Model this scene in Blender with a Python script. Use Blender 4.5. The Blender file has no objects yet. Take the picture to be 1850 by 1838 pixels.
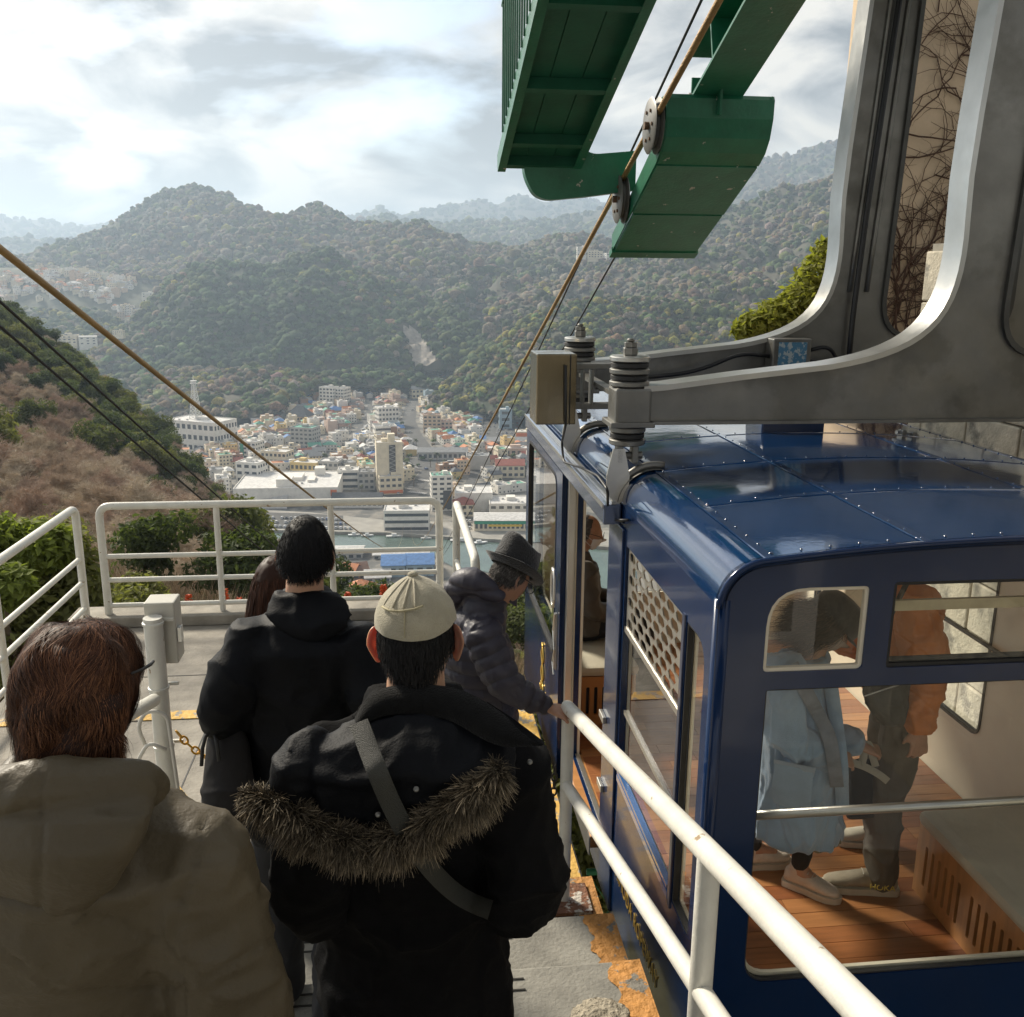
import bpy, bmesh, math, random
import numpy as np
from mathutils import Vector, Matrix
R = math.radians
random.seed(7)
RNG = np.random.default_rng(7)
SC = bpy.context.scene
COL = SC.collection

# ------------------------------------------------------------------ camera
CAM = np.array([0.0, 0.0, 2.84])          # boarding platform is z = 0
FPX, CX, CY = 1710.0, 925.0, 919.0        # photograph is 1850 x 1838
YAW, PITCH, ROLL = R(6.5), R(-14.0), R(0.5)
_f = np.array([math.sin(YAW)*math.cos(PITCH), math.cos(YAW)*math.cos(PITCH), math.sin(PITCH)])
_r = np.array([math.cos(YAW), -math.sin(YAW), 0.0])
_u = np.cross(_r, _f)
_r2 = _r*math.cos(ROLL) + _u*math.sin(ROLL)
_u2 = _u*math.cos(ROLL) - _r*math.sin(ROLL)
cd = bpy.data.cameras.new('camera')
cam = bpy.data.objects.new('camera', cd); COL.objects.link(cam)
cam.matrix_world = Matrix(((_r2[0], _u2[0], -_f[0], CAM[0]), (_r2[1], _u2[1], -_f[1], CAM[1]),
                           (_r2[2], _u2[2], -_f[2], CAM[2]), (0, 0, 0, 1)))
cd.sensor_width = 36.0
cd.lens = 36.0*FPX/1850.0
cd.clip_start = 0.05
cd.clip_end = 30000
SC.camera = cam

# ------------------------------------------------------------------ sky
SUN_AZ, SUN_EL = R(-38.0), R(33.0)        # azimuth measured from +Y towards +X
sun_dir = Vector((math.sin(SUN_AZ)*math.cos(SUN_EL), math.cos(SUN_AZ)*math.cos(SUN_EL), math.sin(SUN_EL)))
world = bpy.data.worlds.new('World'); SC.world = world
world.use_nodes = True
NT = world.node_tree; NT.nodes.clear()
def wn(t, **k):
    n = NT.nodes.new(t)
    for a, b in k.items(): setattr(n, a, b)
    return n
def wl(a, b): NT.links.new(a, b)
def wmath(op, a, b=None, clamp=False):
    n = wn('ShaderNodeMath', operation=op, use_clamp=clamp)
    for i, v in enumerate((a, b)):
        if v is None: continue
        if isinstance(v, (int, float)): n.inputs[i].default_value = v
        else: wl(v, n.inputs[i])
    return n.outputs[0]
wout = wn('ShaderNodeOutputWorld'); wbg = wn('ShaderNodeBackground')
wl(wbg.outputs[0], wout.inputs[0])
sky = wn('ShaderNodeTexSky', sky_type='NISHITA', sun_disc=False, sun_elevation=SUN_EL,
         sun_rotation=SUN_AZ, altitude=200.0, air_density=1.0, dust_density=1.6, ozone_density=1.0)
tc = wn('ShaderNodeTexCoord')
sep = wn('ShaderNodeSeparateXYZ'); wl(tc.outputs['Generated'], sep.inputs[0])
zc = wmath('MAXIMUM', sep.outputs[2], 0.0)
zz = wmath('ADD', zc, 0.30)
cx = wmath('DIVIDE', sep.outputs[0], zz); cy = wmath('DIVIDE', sep.outputs[1], zz)
comb = wn('ShaderNodeCombineXYZ'); wl(cx, comb.inputs[0]); wl(cy, comb.inputs[1])
comb.inputs[2].default_value = 3.7
def cnoise(scale, detail, rough, dist=0.0, off=(0, 0, 0)):
    mp = wn('ShaderNodeMapping'); wl(comb.outputs[0], mp.inputs[0]); mp.inputs[1].default_value = off
    n = wn('ShaderNodeTexNoise'); wl(mp.outputs[0], n.inputs['Vector'])
    n.inputs['Scale'].default_value = scale; n.inputs['Detail'].default_value = detail
    n.inputs['Roughness'].default_value = rough; n.inputs['Distortion'].default_value = dist
    return n.outputs[0]
def wramp(v, stops):
    n = wn('ShaderNodeValToRGB'); wl(v, n.inputs[0])
    e = n.color_ramp.elements
    while len(e) < len(stops): e.new(0.5)
    for i, (p, c) in enumerate(stops):
        e[i].position = p; e[i].color = (c, c, c, 1) if isinstance(c, (int, float)) else (*c, 1)
    return n.outputs[0]
cover = wramp(cnoise(1.7, 8, 0.56, 0.3, (2.1, 0.4, 0)), [(0.32, 0.0), (0.48, 1.0)])
body = wramp(cnoise(2.3, 10, 0.56, 0.5, (5.3, 1.7, 0.6)), [(0.43, 0.0), (0.59, 1.0)])
# forward scatter: cloud round the sun is brighter
vd = wn('ShaderNodeVectorMath', operation='DOT_PRODUCT'); wl(tc.outputs['Generated'], vd.inputs[0])
vd.inputs[1].default_value = sun_dir
dt = wmath('MAXIMUM', vd.outputs['Value'], 0.0)
glow = wmath('POWER', dt, 10.0)
lowl = wramp(zc, [(0.0, 1.0), (0.16, 0.0)])
base = wmath('ADD', wmath('MULTIPLY', body, 2.35), 0.85)
base = wmath('ADD', base, wmath('MULTIPLY', glow, 1.3))
base = wmath('ADD', base, wmath('MULTIPLY', lowl, 0.5))
tint = wn('ShaderNodeMixRGB'); wl(body, tint.inputs[0])
tint.inputs[1].default_value = (1.0, 0.99, 0.98, 1); tint.inputs[2].default_value = (1.08, 1.0, 0.87, 1)
warm = wn('ShaderNodeMixRGB', blend_type='MULTIPLY'); wl(wmath('MULTIPLY', lowl, .8), warm.inputs[0]); wl(tint.outputs[0], warm.inputs[1]); warm.inputs[2].default_value = (1.06, 1.0, .90, 1)
mulc = wn('ShaderNodeVectorMath', operation='SCALE'); wl(warm.outputs[0], mulc.inputs[0]); wl(base, mulc.inputs['Scale'])
mx = wn('ShaderNodeMixRGB'); wl(wmath('MULTIPLY', cover, 0.93), mx.inputs[0])
skyb = wn('ShaderNodeVectorMath', operation='SCALE'); wl(sky.outputs[0], skyb.inputs[0]); skyb.inputs['Scale'].default_value = 0.62
wl(skyb.outputs[0], mx.inputs[1]); wl(mulc.outputs[0], mx.inputs[2])
wl(mx.outputs[0], wbg.inputs[0])
wbg.inputs[1].default_value = 0.125

# ------------------------------------------------------------------ sun
ld = bpy.data.lights.new('sun', 'SUN'); ld.energy = 2.9; ld.angle = R(10.0); ld.color = (1.0, 0.91, 0.76)
sun = bpy.data.objects.new('sun', ld); COL.objects.link(sun)
sun.rotation_euler = sun_dir.to_track_quat('Z', 'Y').to_euler()
sun.location = (-10, 10, 30)

# ------------------------------------------------------------------ exposure / engine
SC.view_settings.view_transform = 'Standard'
SC.view_settings.look = 'None'
SC.view_settings.exposure = 1.34
SC.view_settings.gamma = 1.0
SC.view_settings.use_curve_mapping = False
SC.render.engine = 'CYCLES'
cy_ = SC.cycles
cy_.use_denoising = True
try: cy_.denoiser = 'OPENIMAGEDENOISE'
except Exception: pass
cy_.max_bounces = 7; cy_.diffuse_bounces = 4; cy_.glossy_bounces = 3; cy_.transmission_bounces = 4
cy_.transparent_max_bounces = 24; cy_.volume_bounces = 0
cy_.caustics_reflective = False; cy_.caustics_refractive = False
cy_.sample_clamp_indirect = 6.0
cy_.use_adaptive_sampling = True

# ------------------------------------------------------------------ geometry helpers
def ray(px, py):
    return _f + (px-CX)/FPX*_r2 - (py-CY)/FPX*_u2
def P(px, py, X=None, Y=None, Z=None, c=None):
    """photo pixel -> world point on the given plane, or at the given depth"""
    d = ray(px, py)
    if X is not None: c = (X-CAM[0])/d[0]
    elif Y is not None: c = (Y-CAM[1])/d[1]
    elif Z is not None: c = (Z-CAM[2])/d[2]
    return CAM + c*d

def proj(p):
    d = np.array(p)-CAM; c = d@_f; return CX+FPX*(d@_r2)/c, CY-FPX*(d@_u2)/c, c
def inside(pt, poly):
    x, y = pt; c = False; n = len(poly)
    for i in range(n):
        (x1, y1), (x2, y2) = poly[i], poly[i-1]
        if (y1 > y) != (y2 > y) and x < (x2-x1)*(y-y1)/(y2-y1)+x1: c = not c
    return c
def _hash(ix, iy, iz, seed):
    h = (ix.astype(np.int64)*374761393 + iy.astype(np.int64)*668265263 + iz.astype(np.int64)*2147483647 + seed*1274126177) & 0xffffffff
    h = ((h ^ (h >> 13))*1274126177) & 0xffffffff
    h = (h ^ (h >> 16)) & 0xffffffff
    return h.astype(np.float64)/0xffffffff
def vnoise(p, seed=0):
    """value noise in -1..1 for an (n,3) array"""
    p = np.asarray(p, float)
    i = np.floor(p); f = p-i; f = f*f*f*(f*(f*6-15)+10); i = i.astype(np.int64)
    out = 0
    for dx in (0, 1):
        wx = f[:, 0] if dx else 1-f[:, 0]
        for dy in (0, 1):
            wy = f[:, 1] if dy else 1-f[:, 1]
            for dz in (0, 1):
                wz = f[:, 2] if dz else 1-f[:, 2]
                out = out + wx*wy*wz*_hash(i[:, 0]+dx, i[:, 1]+dy, i[:, 2]+dz, seed)
    return out*2-1
def fbm(p, seed=0, oct=4, gain=0.5):
    p = np.asarray(p, float); a, s, o = 1.0, 0.0, 0.0
    for k in range(oct):
        o = o + a*vnoise(p*(2.0**k)+k*17.3, seed+k); s += a; a *= gain
    return o/s
def ridged(p, seed=0, oct=3):
    p = np.asarray(p, float); a, s, o = 1.0, 0.0, 0.0
    for k in range(oct):
        o = o + a*(1-2*np.abs(vnoise(p*(2.0**k)+k*11.1, seed+k))); s += a; a *= 0.5
    return o/s

ORG = {}
class MB:
    """collects geometry in world coordinates; build() makes ONE mesh object"""
    def __init__(s):
        s.v = []; s.f = []; s.m = []; s.c = []; s.col = None
    def add(s, verts, faces, mi=0, col=None):
        o = len(s.v)
        s.v.extend([tuple(map(float, q)) for q in verts])
        s.f.extend([tuple(i+o for i in q) for q in faces])
        s.m.extend([mi]*len(faces))
        if col is not None or s.col is not None:
            if s.col is None: s.col = [(1, 1, 1)]*o
            s.col.extend([col if col is not None else (1, 1, 1)]*len(verts))
        return s
    def box(s, x0, x1, y0, y1, z0, z1, mi=0, bev=0.0, col=None):
        if bev <= 0:
            v = [(x0,y0,z0),(x1,y0,z0),(x1,y1,z0),(x0,y1,z0),(x0,y0,z1),(x1,y0,z1),(x1,y1,z1),(x0,y1,z1)]
            f = [(0,3,2,1),(4,5,6,7),(0,1,5,4),(1,2,6,5),(2,3,7,6),(3,0,4,7)]
            return s.add(v, f, mi, col)
        b = min(bev, (x1-x0)*.49, (y1-y0)*.49, (z1-z0)*.49)
        bm = bmesh.new(); bmesh.ops.create_cube(bm, size=1.0)
        for q in bm.verts:
            q.co = Vector(((x0+x1)/2+q.co.x*(x1-x0), (y0+y1)/2+q.co.y*(y1-y0), (z0+z1)/2+q.co.z*(z1-z0)))
        bmesh.ops.bevel(bm, geom=bm.edges[:], offset=b, segments=2, profile=0.5, affect='EDGES')
        return s.bm(bm, mi, col)
    def bm(s, bm, mi=0, col=None):
        bm.verts.index_update()
        s.add([q.co[:] for q in bm.verts], [[q.index for q in f.verts] for f in bm.faces], mi, col)
        bm.free(); return s
    def obox(s, c, ax, ay, az, hx, hy, hz, mi=0, col=None):
        """oriented box: centre, three unit axes, half sizes"""
        c = np.array(c, float); ax, ay, az = [np.array(q, float) for q in (ax, ay, az)]
        v = []
        for k in (-1, 1):
            for j in (-1, 1):
                for i in (-1, 1): v.append(c+ax*hx*i+ay*hy*j+az*hz*k)
        f = [(0,2,3,1),(4,5,7,6),(0,1,5,4),(1,3,7,5),(3,2,6,7),(2,0,4,6)]
        return s.add(v, f, mi, col)
    def bar(s, a, b, w, h=None, mi=0, up=(0, 0, 1), col=None):
        a, b = np.array(a, float), np.array(b, float); d = b-a; L = np.linalg.norm(d); d /= L
        up = np.array(up, float)
        if abs(d@up) > .98: up = np.array((0, 1.0, 0))
        x = np.cross(d, up); x /= np.linalg.norm(x); z = np.cross(x, d)
        return s.obox((a+b)/2, x, d, z, w/2, L/2, (h or w)/2, mi, col)
    def tube(s, pts, r, n=10, mi=0, cap=True, col=None):
        pts = [np.array(q, float) for q in pts]; m = len(pts)
        rs = r if hasattr(r, '__len__') else [r]*m
        T = []
        for i in range(m):
            t = pts[min(i+1, m-1)]-pts[max(i-1, 0)]; T.append(t/(np.linalg.norm(t)+1e-12))
        up = np.array((0, 0, 1.0))
        if abs(T[0]@up) > .95: up = np.array((0, 1.0, 0))
        x = np.cross(T[0], up); x /= np.linalg.norm(x)
        v = []
        for i in range(m):
            x = x-T[i]*(x@T[i]); x /= np.linalg.norm(x)+1e-12; y = np.cross(T[i], x)
            for k in range(n):
                a = 2*math.pi*k/n
                v.append(pts[i]+rs[i]*(math.cos(a)*x+math.sin(a)*y))
        f = []
        for i in range(m-1):
            for k in range(n):
                f.append((i*n+k, i*n+(k+1) % n, (i+1)*n+(k+1) % n, (i+1)*n+k))
        if cap:
            f.append(tuple(range(n-1, -1, -1))); f.append(tuple((m-1)*n+k for k in range(n)))
        return s.add(v, f, mi, col)
    def lathe(s, base, prof, n=24, axis=(0, 0, 1), mi=0, cap=True, col=None):
        """prof: list of (radius, height along axis)"""
        base = np.array(base, float); ax = np.array(axis, float); ax /= np.linalg.norm(ax)
        t = np.array((1.0, 0, 0)) if abs(ax[0]) < .9 else np.array((0, 1.0, 0))
        x = np.cross(ax, t); x /= np.linalg.norm(x); y = np.cross(ax, x)
        v = []
        for (r, h) in prof:
            for k in range(n):
                a = 2*math.pi*k/n
                v.append(base+ax*h+r*(math.cos(a)*x+math.sin(a)*y))
        f = []
        for i in range(len(prof)-1):
            for k in range(n):
                f.append((i*n+k, i*n+(k+1) % n, (i+1)*n+(k+1) % n, (i+1)*n+k))
        if cap:
            f.append(tuple(range(n-1, -1, -1))); f.append(tuple((len(prof)-1)*n+k for k in range(n)))
        return s.add(v, f, mi, col)
    def prism(s, poly, ext, mi=0, col=None):
        """poly: 3D points of a flat outline, ext: extrusion vector"""
        poly = [np.array(q, float) for q in poly]; e = np.array(ext, float); n = len(poly)
        v = poly+[q+e for q in poly]
        f = [tuple(range(n-1, -1, -1)), tuple(range(n, 2*n))]
        f += [(i, (i+1) % n, n+(i+1) % n, n+i) for i in range(n)]
        return s.add(v, f, mi, col)
    def holed(s, outer, holes, ext, mi=0):
        """plate with openings: outlines are 3D points on one plane, extruded by ext"""
        bm = bmesh.new(); e = Vector(ext)
        loops = []
        for lp in [outer]+list(holes):
            vs = [bm.verts.new(Vector(q)) for q in lp]
            loops.append([bm.edges.new((vs[i], vs[(i+1) % len(vs)])) for i in range(len(vs))])
        bmesh.ops.triangle_fill(bm, edges=[q for l in loops for q in l], use_beauty=True, use_dissolve=False)
        r = bmesh.ops.extrude_face_region(bm, geom=bm.faces[:])
        bmesh.ops.translate(bm, verts=[q for q in r['geom'] if isinstance(q, bmesh.types.BMVert)], vec=e)
        bmesh.ops.recalc_face_normals(bm, faces=bm.faces[:])
        return s.bm(bm, mi)
    def grid(s, G, mi=0, close=False, col=None):
        """G: array rows x cols x 3"""
        G = np.asarray(G, float); a, b = G.shape[:2]
        f = []
        for i in range(a-1):
            for j in range(b-1 if not close else b):
                j2 = (j+1) % b
                f.append((i*b+j, i*b+j2, (i+1)*b+j2, (i+1)*b+j))
        return s.add(G.reshape(-1, 3), f, mi, col)
    def build(s, name, mats, parent=None, origin=None, smooth=False, angle=None, data_only=False):
        v = np.array(s.v, float) if len(s.v) else np.zeros((0, 3))
        if parent is not None: org = np.array(ORG[parent.name])
        elif origin is not None: org = np.array(origin, float)
        else:
            lo, hi = v.min(0), v.max(0); org = np.array([(lo[0]+hi[0])/2, (lo[1]+hi[1])/2, lo[2]])
        me = bpy.data.meshes.new(name)
        me.from_pydata((v-org).tolist(), [], s.f)
        if not isinstance(mats, (list, tuple)): mats = [mats]
        for q in mats: me.materials.append(q)
        if len(mats) > 1: me.polygons.foreach_set('material_index', s.m)
        if s.col is not None:
            at = me.color_attributes.new('Col', 'FLOAT_COLOR', 'POINT')
            c = np.ones((len(v), 4)); c[:, :3] = np.array(s.col)
            at.data.foreach_set('color', c.ravel())
        if smooth:
            me.polygons.foreach_set('use_smooth', [True]*len(me.polygons))
            if angle is not None:
                try: me.set_sharp_from_angle(angle=R(angle))
                except Exception: pass
        me.update()
        if data_only: return me
        o = bpy.data.objects.new(name, me); COL.objects.link(o)
        if parent is not None: o.parent = parent
        else: o.location = org
        ORG[o.name] = tuple(org)
        return o

def tag(o, label, cat, group=None):
    o['label'] = label; o['category'] = cat
    if group: o['group'] = group
    return o
def struct(o): o['kind'] = 'structure'; return o
def stuff(o): o['kind'] = 'stuff'; return o
def thing(name, label, cat, loc=(0, 0, 0), group=None):
    o = bpy.data.objects.new(name, None); COL.objects.link(o)
    o.location = tuple(map(float, loc)); o.empty_display_size = 0.2
    ORG[o.name] = tuple(map(float, loc))
    return tag(o, label, cat, group)
def copy_tree(o, parent=None):
    c = o.copy(); COL.objects.link(c)
    if parent is not None: c.parent = parent
    for ch in list(o.children): copy_tree(ch, c)
    return c
def rounded(pts, r, n=6):
    """round the corners of a closed 2D/3D outline; r single or per corner"""
    pts = [np.array(q, float) for q in pts]; m = len(pts); out = []
    rs = r if hasattr(r, '__len__') else [r]*m
    for i in range(m):
        p, a, b = pts[i], pts[i-1], pts[(i+1) % m]
        da, db = a-p, b-p; la, lb = np.linalg.norm(da), np.linalg.norm(db)
        if rs[i] <= 0: out.append(p); continue
        q = min(rs[i], la*.49, lb*.49)
        A, B = p+da/la*q, p+db/lb*q
        for k in range(n+1):
            t = k/n; out.append((1-t)**2*A+2*t*(1-t)*p+t*t*B)
    return out
def filleted(pts, r, n=6):
    """round the inner corners of an open path"""
    pts = [np.array(q, float) for q in pts]; out = [pts[0]]
    for i in range(1, len(pts)-1):
        p, a, b = pts[i], pts[i-1], pts[i+1]
        da, db = a-p, b-p; la, lb = np.linalg.norm(da), np.linalg.norm(db); q = min(r, la*.49, lb*.49)
        A, B = p+da/la*q, p+db/lb*q
        for k in range(n+1):
            t = k/n; out.append((1-t)**2*A+2*t*(1-t)*p+t*t*B)
    out.append(pts[-1]); return out

# ------------------------------------------------------------------ materials
MATS = {}
def mat(name, col, rough=0.6, metal=0.0, var=0.0, vscale=3.0, bump=0.0, bscale=20.0, spec=0.5,
        coat=0.0, attr=False, sss=0.0, sheen=0.0, detail=4.0, col2=None, c2scale=2.0, c2lo=0.5, c2hi=0.6,
        rvar=0.0, emit=None, stretch=None, trans=0.0):
    if name in MATS: return MATS[name]
    m = bpy.data.materials.new(name); m.use_nodes = True
    nt = m.node_tree; b = nt.nodes['Principled BSDF']; L = nt.links.new
    b.inputs['Base Color'].default_value = (*col, 1); b.inputs['Roughness'].default_value = rough
    b.inputs['Metallic'].default_value = metal
    b.inputs['Specular IOR Level'].default_value = spec
    b.inputs['Coat Weight'].default_value = coat; b.inputs['Coat Roughness'].default_value = 0.06
    if sss: b.inputs['Subsurface Weight'].default_value = sss; b.inputs['Subsurface Radius'].default_value = (0.012, 0.004, 0.002); b.inputs['Subsurface Scale'].default_value = 1.0
    if sheen: b.inputs['Sheen Weight'].default_value = sheen; b.inputs['Sheen Roughness'].default_value = 0.5
    tcn = nt.nodes.new('ShaderNodeTexCoord'); src = tcn.outputs['Object']
    if stretch:
        mp = nt.nodes.new('ShaderNodeMapping'); L(src, mp.inputs[0]); mp.inputs[3].default_value = stretch; src = mp.outputs[0]
    cur = None
    if attr:
        a = nt.nodes.new('ShaderNodeAttribute'); a.attribute_name = 'Col'; cur = a.outputs['Color']
    def noise(sc, det, rgh=0.55):
        n = nt.nodes.new('ShaderNodeTexNoise'); L(src, n.inputs['Vector'])
        n.inputs['Scale'].default_value = sc; n.inputs['Detail'].default_value = det; n.inputs['Roughness'].default_value = rgh
        return n.outputs[0]
    def mixn(f, a, c, kind='MIX'):
        n = nt.nodes.new('ShaderNodeMixRGB'); n.blend_type = kind
        if isinstance(f, (int, float)): n.inputs[0].default_value = f
        else: L(f, n.inputs[0])
        for i, v in ((1, a), (2, c)):
            if isinstance(v, tuple): n.inputs[i].default_value = (*v, 1)
            else: L(v, n.inputs[i])
        return n.outputs[0]
    def ramp(f, lo, hi, a=0.0, c=1.0):
        n = nt.nodes.new('ShaderNodeMapRange'); L(f, n.inputs[0]); n.clamp = True
        n.inputs[1].default_value = lo; n.inputs[2].default_value = hi; n.inputs[3].default_value = a; n.inputs[4].default_value = c
        return n.outputs[0]
    if col2 is not None:
        cur = mixn(ramp(noise(c2scale, 6, 0.6), c2lo, c2hi), cur if cur is not None else tuple(col), tuple(col2))
    if var:
        f = ramp(noise(vscale, detail), 0.3, 0.7, 1-var, 1+var)
        n = nt.nodes.new('ShaderNodeVectorMath'); n.operation = 'SCALE'
        if cur is None: n.inputs[0].default_value = col
        else: L(cur, n.inputs[0])
        L(f, n.inputs['Scale']); cur = n.outputs[0]
    if cur is not None: L(cur, b.inputs['Base Color'])
    if rvar:
        L(ramp(noise(vscale*1.7, 4), 0.3, 0.7, max(rough-rvar, 0.02), min(rough+rvar, 1)), b.inputs['Roughness'])
    if bump:
        n = nt.nodes.new('ShaderNodeBump'); n.inputs['Strength'].default_value = bump; n.inputs['Distance'].default_value = 0.02
        L(noise(bscale, 5), n.inputs['Height']); L(n.outputs[0], b.inputs['Normal'])
        if coat: L(n.outputs[0], b.inputs['Coat Normal'])
    if emit: b.inputs['Emission Color'].default_value = (*emit[0], 1); b.inputs['Emission Strength'].default_value = emit[1]
    if trans: b.inputs['Transmission Weight'].default_value = trans
    MATS[name] = m
    return m
def glass_mat(name, tint=(0.9, 0.95, 0.95), refl=0.85, rough=0.01, ior=1.5):
    m = bpy.data.materials.new(name); m.use_nodes = True; nt = m.node_tree; nt.nodes.clear()
    o = nt.nodes.new('ShaderNodeOutputMaterial'); t = nt.nodes.new('ShaderNodeBsdfTransparent'); t.inputs[0].default_value = (*tint, 1)
    g = nt.nodes.new('ShaderNodeBsdfGlossy'); g.inputs['Roughness'].default_value = rough; g.inputs[0].default_value = (refl, refl, refl, 1)
    lw = nt.nodes.new('ShaderNodeLayerWeight'); lw.inputs[0].default_value = .5
    pw_ = nt.nodes.new('ShaderNodeMath'); pw_.operation = 'POWER'; nt.links.new(lw.outputs['Facing'], pw_.inputs[0]); pw_.inputs[1].default_value = 5.0
    fr = nt.nodes.new('ShaderNodeMath'); fr.operation = 'MULTIPLY_ADD'; nt.links.new(pw_.outputs[0], fr.inputs[0]); fr.inputs[1].default_value = .93; fr.inputs[2].default_value = .045
    mx = nt.nodes.new('ShaderNodeMixShader')
    nt.links.new(fr.outputs[0], mx.inputs[0]); nt.links.new(t.outputs[0], mx.inputs[1]); nt.links.new(g.outputs[0], mx.inputs[2]); nt.links.new(mx.outputs[0], o.inputs[0])
    return m
# ================================================================== valley, hills, harbour
TZ = CAM[2]-170.0                         # valley floor
def G(px, py, dz=0.0): return P(px, py, Z=TZ+dz)

# ---- valley floor, one sheet out to the horizon
gm = mat('ground_earth', (0.22, 0.205, 0.18), 0.95, var=0.25, vscale=0.02, col2=(0.13, 0.13, 0.12), c2scale=0.012, c2lo=.45, c2hi=.62)
b = MB(); S = 12000
b.grid([[(-S+2*S*i/8, -300+j*(S+300)/8, TZ) for j in range(9)] for i in range(9)][::-1])
struct(b.build('ground', gm, origin=(0, 0, TZ)))

def interp_row(row, xs):
    row = sorted(row); a = np.array(row, float)
    return np.interp(xs, a[:, 0], a[:, 1]), np.interp(xs, a[:, 0], a[:, 2])
def hill_patch(rows, px0, px1, n, m, amp, nscale, seed, back=None):
    """rows from the crest down to the foot, each a list of (px, py, depth)"""
    xs = np.linspace(px0, px1, n)
    R0 = []
    for rw in rows:
        py, c = interp_row(rw, xs)
        R0.append(np.array([P(x, y, c=d) for x, y, d in zip(xs, py, c)]))
    R0 = np.array(R0)
    out = []
    k = len(R0)-1
    for j in range(m):
        t = j/(m-1)*k; i = min(int(t), k-1); q = t-i
        p0, p1, p2, p3 = R0[max(i-1, 0)], R0[i], R0[i+1], R0[min(i+2, k)]
        out.append(0.5*((2*p1)+(-p0+p2)*q+(2*p0-5*p1+4*p2-p3)*q*q+(-p0+3*p1-3*p2+p3)*q**3))
    out = np.array(out)
    # far side of the crest falls away
    cr = out[0]; cc = np.linalg.norm(cr[:, :2], axis=1)
    bk = []
    for s, dz in ((0.045, 0.022), (0.10, 0.075)):
        q = cr.copy(); q[:, :2] *= 1+s; q[:, 2] -= dz*cc; bk.insert(0, q)
    out = np.concatenate([np.array(bk), out], 0)
    w = np.ones(len(out)); w[-1] = 0.2
    nz = ridged(out.reshape(-1, 3)*np.array([1, 1, 0.3])*nscale, seed, 4).reshape(out.shape[:2])
    nz += 0.5*fbm(out.reshape(-1, 3)*nscale*4, seed+5, 3).reshape(out.shape[:2])
    for i_, k_ in ((1, .05), (2, .06), (3, .2), (4, .45), (5, .7)):
        if i_ < len(nz): nz[i_] *= k_
    out[:, :, 2] += nz*amp*w[:, None]
    return out

# crown prototypes (upper half of a lumpy ball)
def crown_proto(sub, seed):
    bm = bmesh.new(); bmesh.ops.create_icosphere(bm, subdivisions=sub, radius=1.0)
    bmesh.ops.delete(bm, geom=[v for v in bm.verts if v.co.z < -0.5], context='VERTS')
    bm.verts.index_update()
    v = np.array([q.co[:] for q in bm.verts]); f = np.array([[q.index for q in fc.verts] for fc in bm.faces])
    bm.free()
    rr = np.random.default_rng(seed)
    v = v*(1+rr.uniform(-.24, .24, (len(v), 1)))
    v[:, 2] = v[:, 2]*0.85+0.25
    return v, f
PROTO2 = [crown_proto(2, i) for i in range(5)]
PROTO1 = [crown_proto(1, 10+i) for i in range(5)]
def scatter(Gd, count, rad, protos, palette, seed, cols_scale=0.004, jitter=0.35, clear=None, tall=1.0):
    """tree crowns over a patch; returns vertex, face, colour arrays"""
    rr = np.random.default_rng(seed)
    A = Gd[:-1, :-1]; B = Gd[1:, :-1]; C = Gd[:-1, 1:]; D = Gd[1:, 1:]
    area = np.linalg.norm(np.cross((B-A).reshape(-1, 3), (C-A).reshape(-1, 3)), axis=1)
    dist = np.linalg.norm(A.reshape(-1, 3)-CAM, axis=1)
    wgt = area/dist**1.1; wgt[:A.shape[1]] *= 0.1; wgt /= wgt.sum()
    idx = rr.choice(len(wgt), count, p=wgt)
    u, w = rr.random((count, 1)), rr.random((count, 1))
    a, bb, cc, dd = [q.reshape(-1, 3)[idx] for q in (A, B, C, D)]
    pos = (1-u)*(1-w)*a+u*(1-w)*bb+(1-u)*w*cc+u*w*dd
    if clear is not None:
        keep = ~clear(pos); pos = pos[keep]; count = len(pos)
    r = rad*np.exp(rr.normal(-.22, .34, count)).clip(.4, 1.8)
    # palette: list of (weight, rgb); clumped choice by noise
    n1 = fbm(pos*cols_scale*np.array([1, 1, 2.0]), seed+3, 3)*0.9+rr.normal(0, 0.28, count)
    n1 = (np.argsort(np.argsort(n1))+0.5)/count
    cum = np.cumsum([q[0] for q in palette]); cum = cum/cum[-1]
    sel = np.searchsorted(cum, n1)
    base = np.array([q[1] for q in palette])[np.clip(sel, 0, len(palette)-1)]
    base = base*(1+rr.normal(0, jitter*.85, (count, 1)).clip(-.55, .9))*(1+rr.normal(0, .06, (count, 3)))
    V, F, K = [], [], []; o = 0
    which = rr.integers(0, len(protos), count); ang = rr.uniform(0, 6.283, count); zs = rr.uniform(0.8, 1.25, count)*tall
    for k, (pv, pf) in enumerate(protos):
        s = np.where(which == k)[0]
        if not len(s): continue
        ca, sa = np.cos(ang[s]), np.sin(ang[s])
        x = pv[None, :, 0]*ca[:, None]-pv[None, :, 1]*sa[:, None]; y = pv[None, :, 0]*sa[:, None]+pv[None, :, 1]*ca[:, None]
        z = np.broadcast_to(pv[None, :, 2], x.shape)*zs[s][:, None]
        vv = np.stack([x, y, z], -1)*r[s][:, None, None]+pos[s][:, None, :]
        V.append(vv.reshape(-1, 3)); F.append((pf[None]+(np.arange(len(s))*len(pv))[:, None, None]+o).reshape(-1, 3))
        K.append(np.repeat(base[s], len(pv), 0)); o += len(s)*len(pv)
    return np.concatenate(V), np.concatenate(F), np.clip(np.concatenate(K), 0.004, 0.6)
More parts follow.
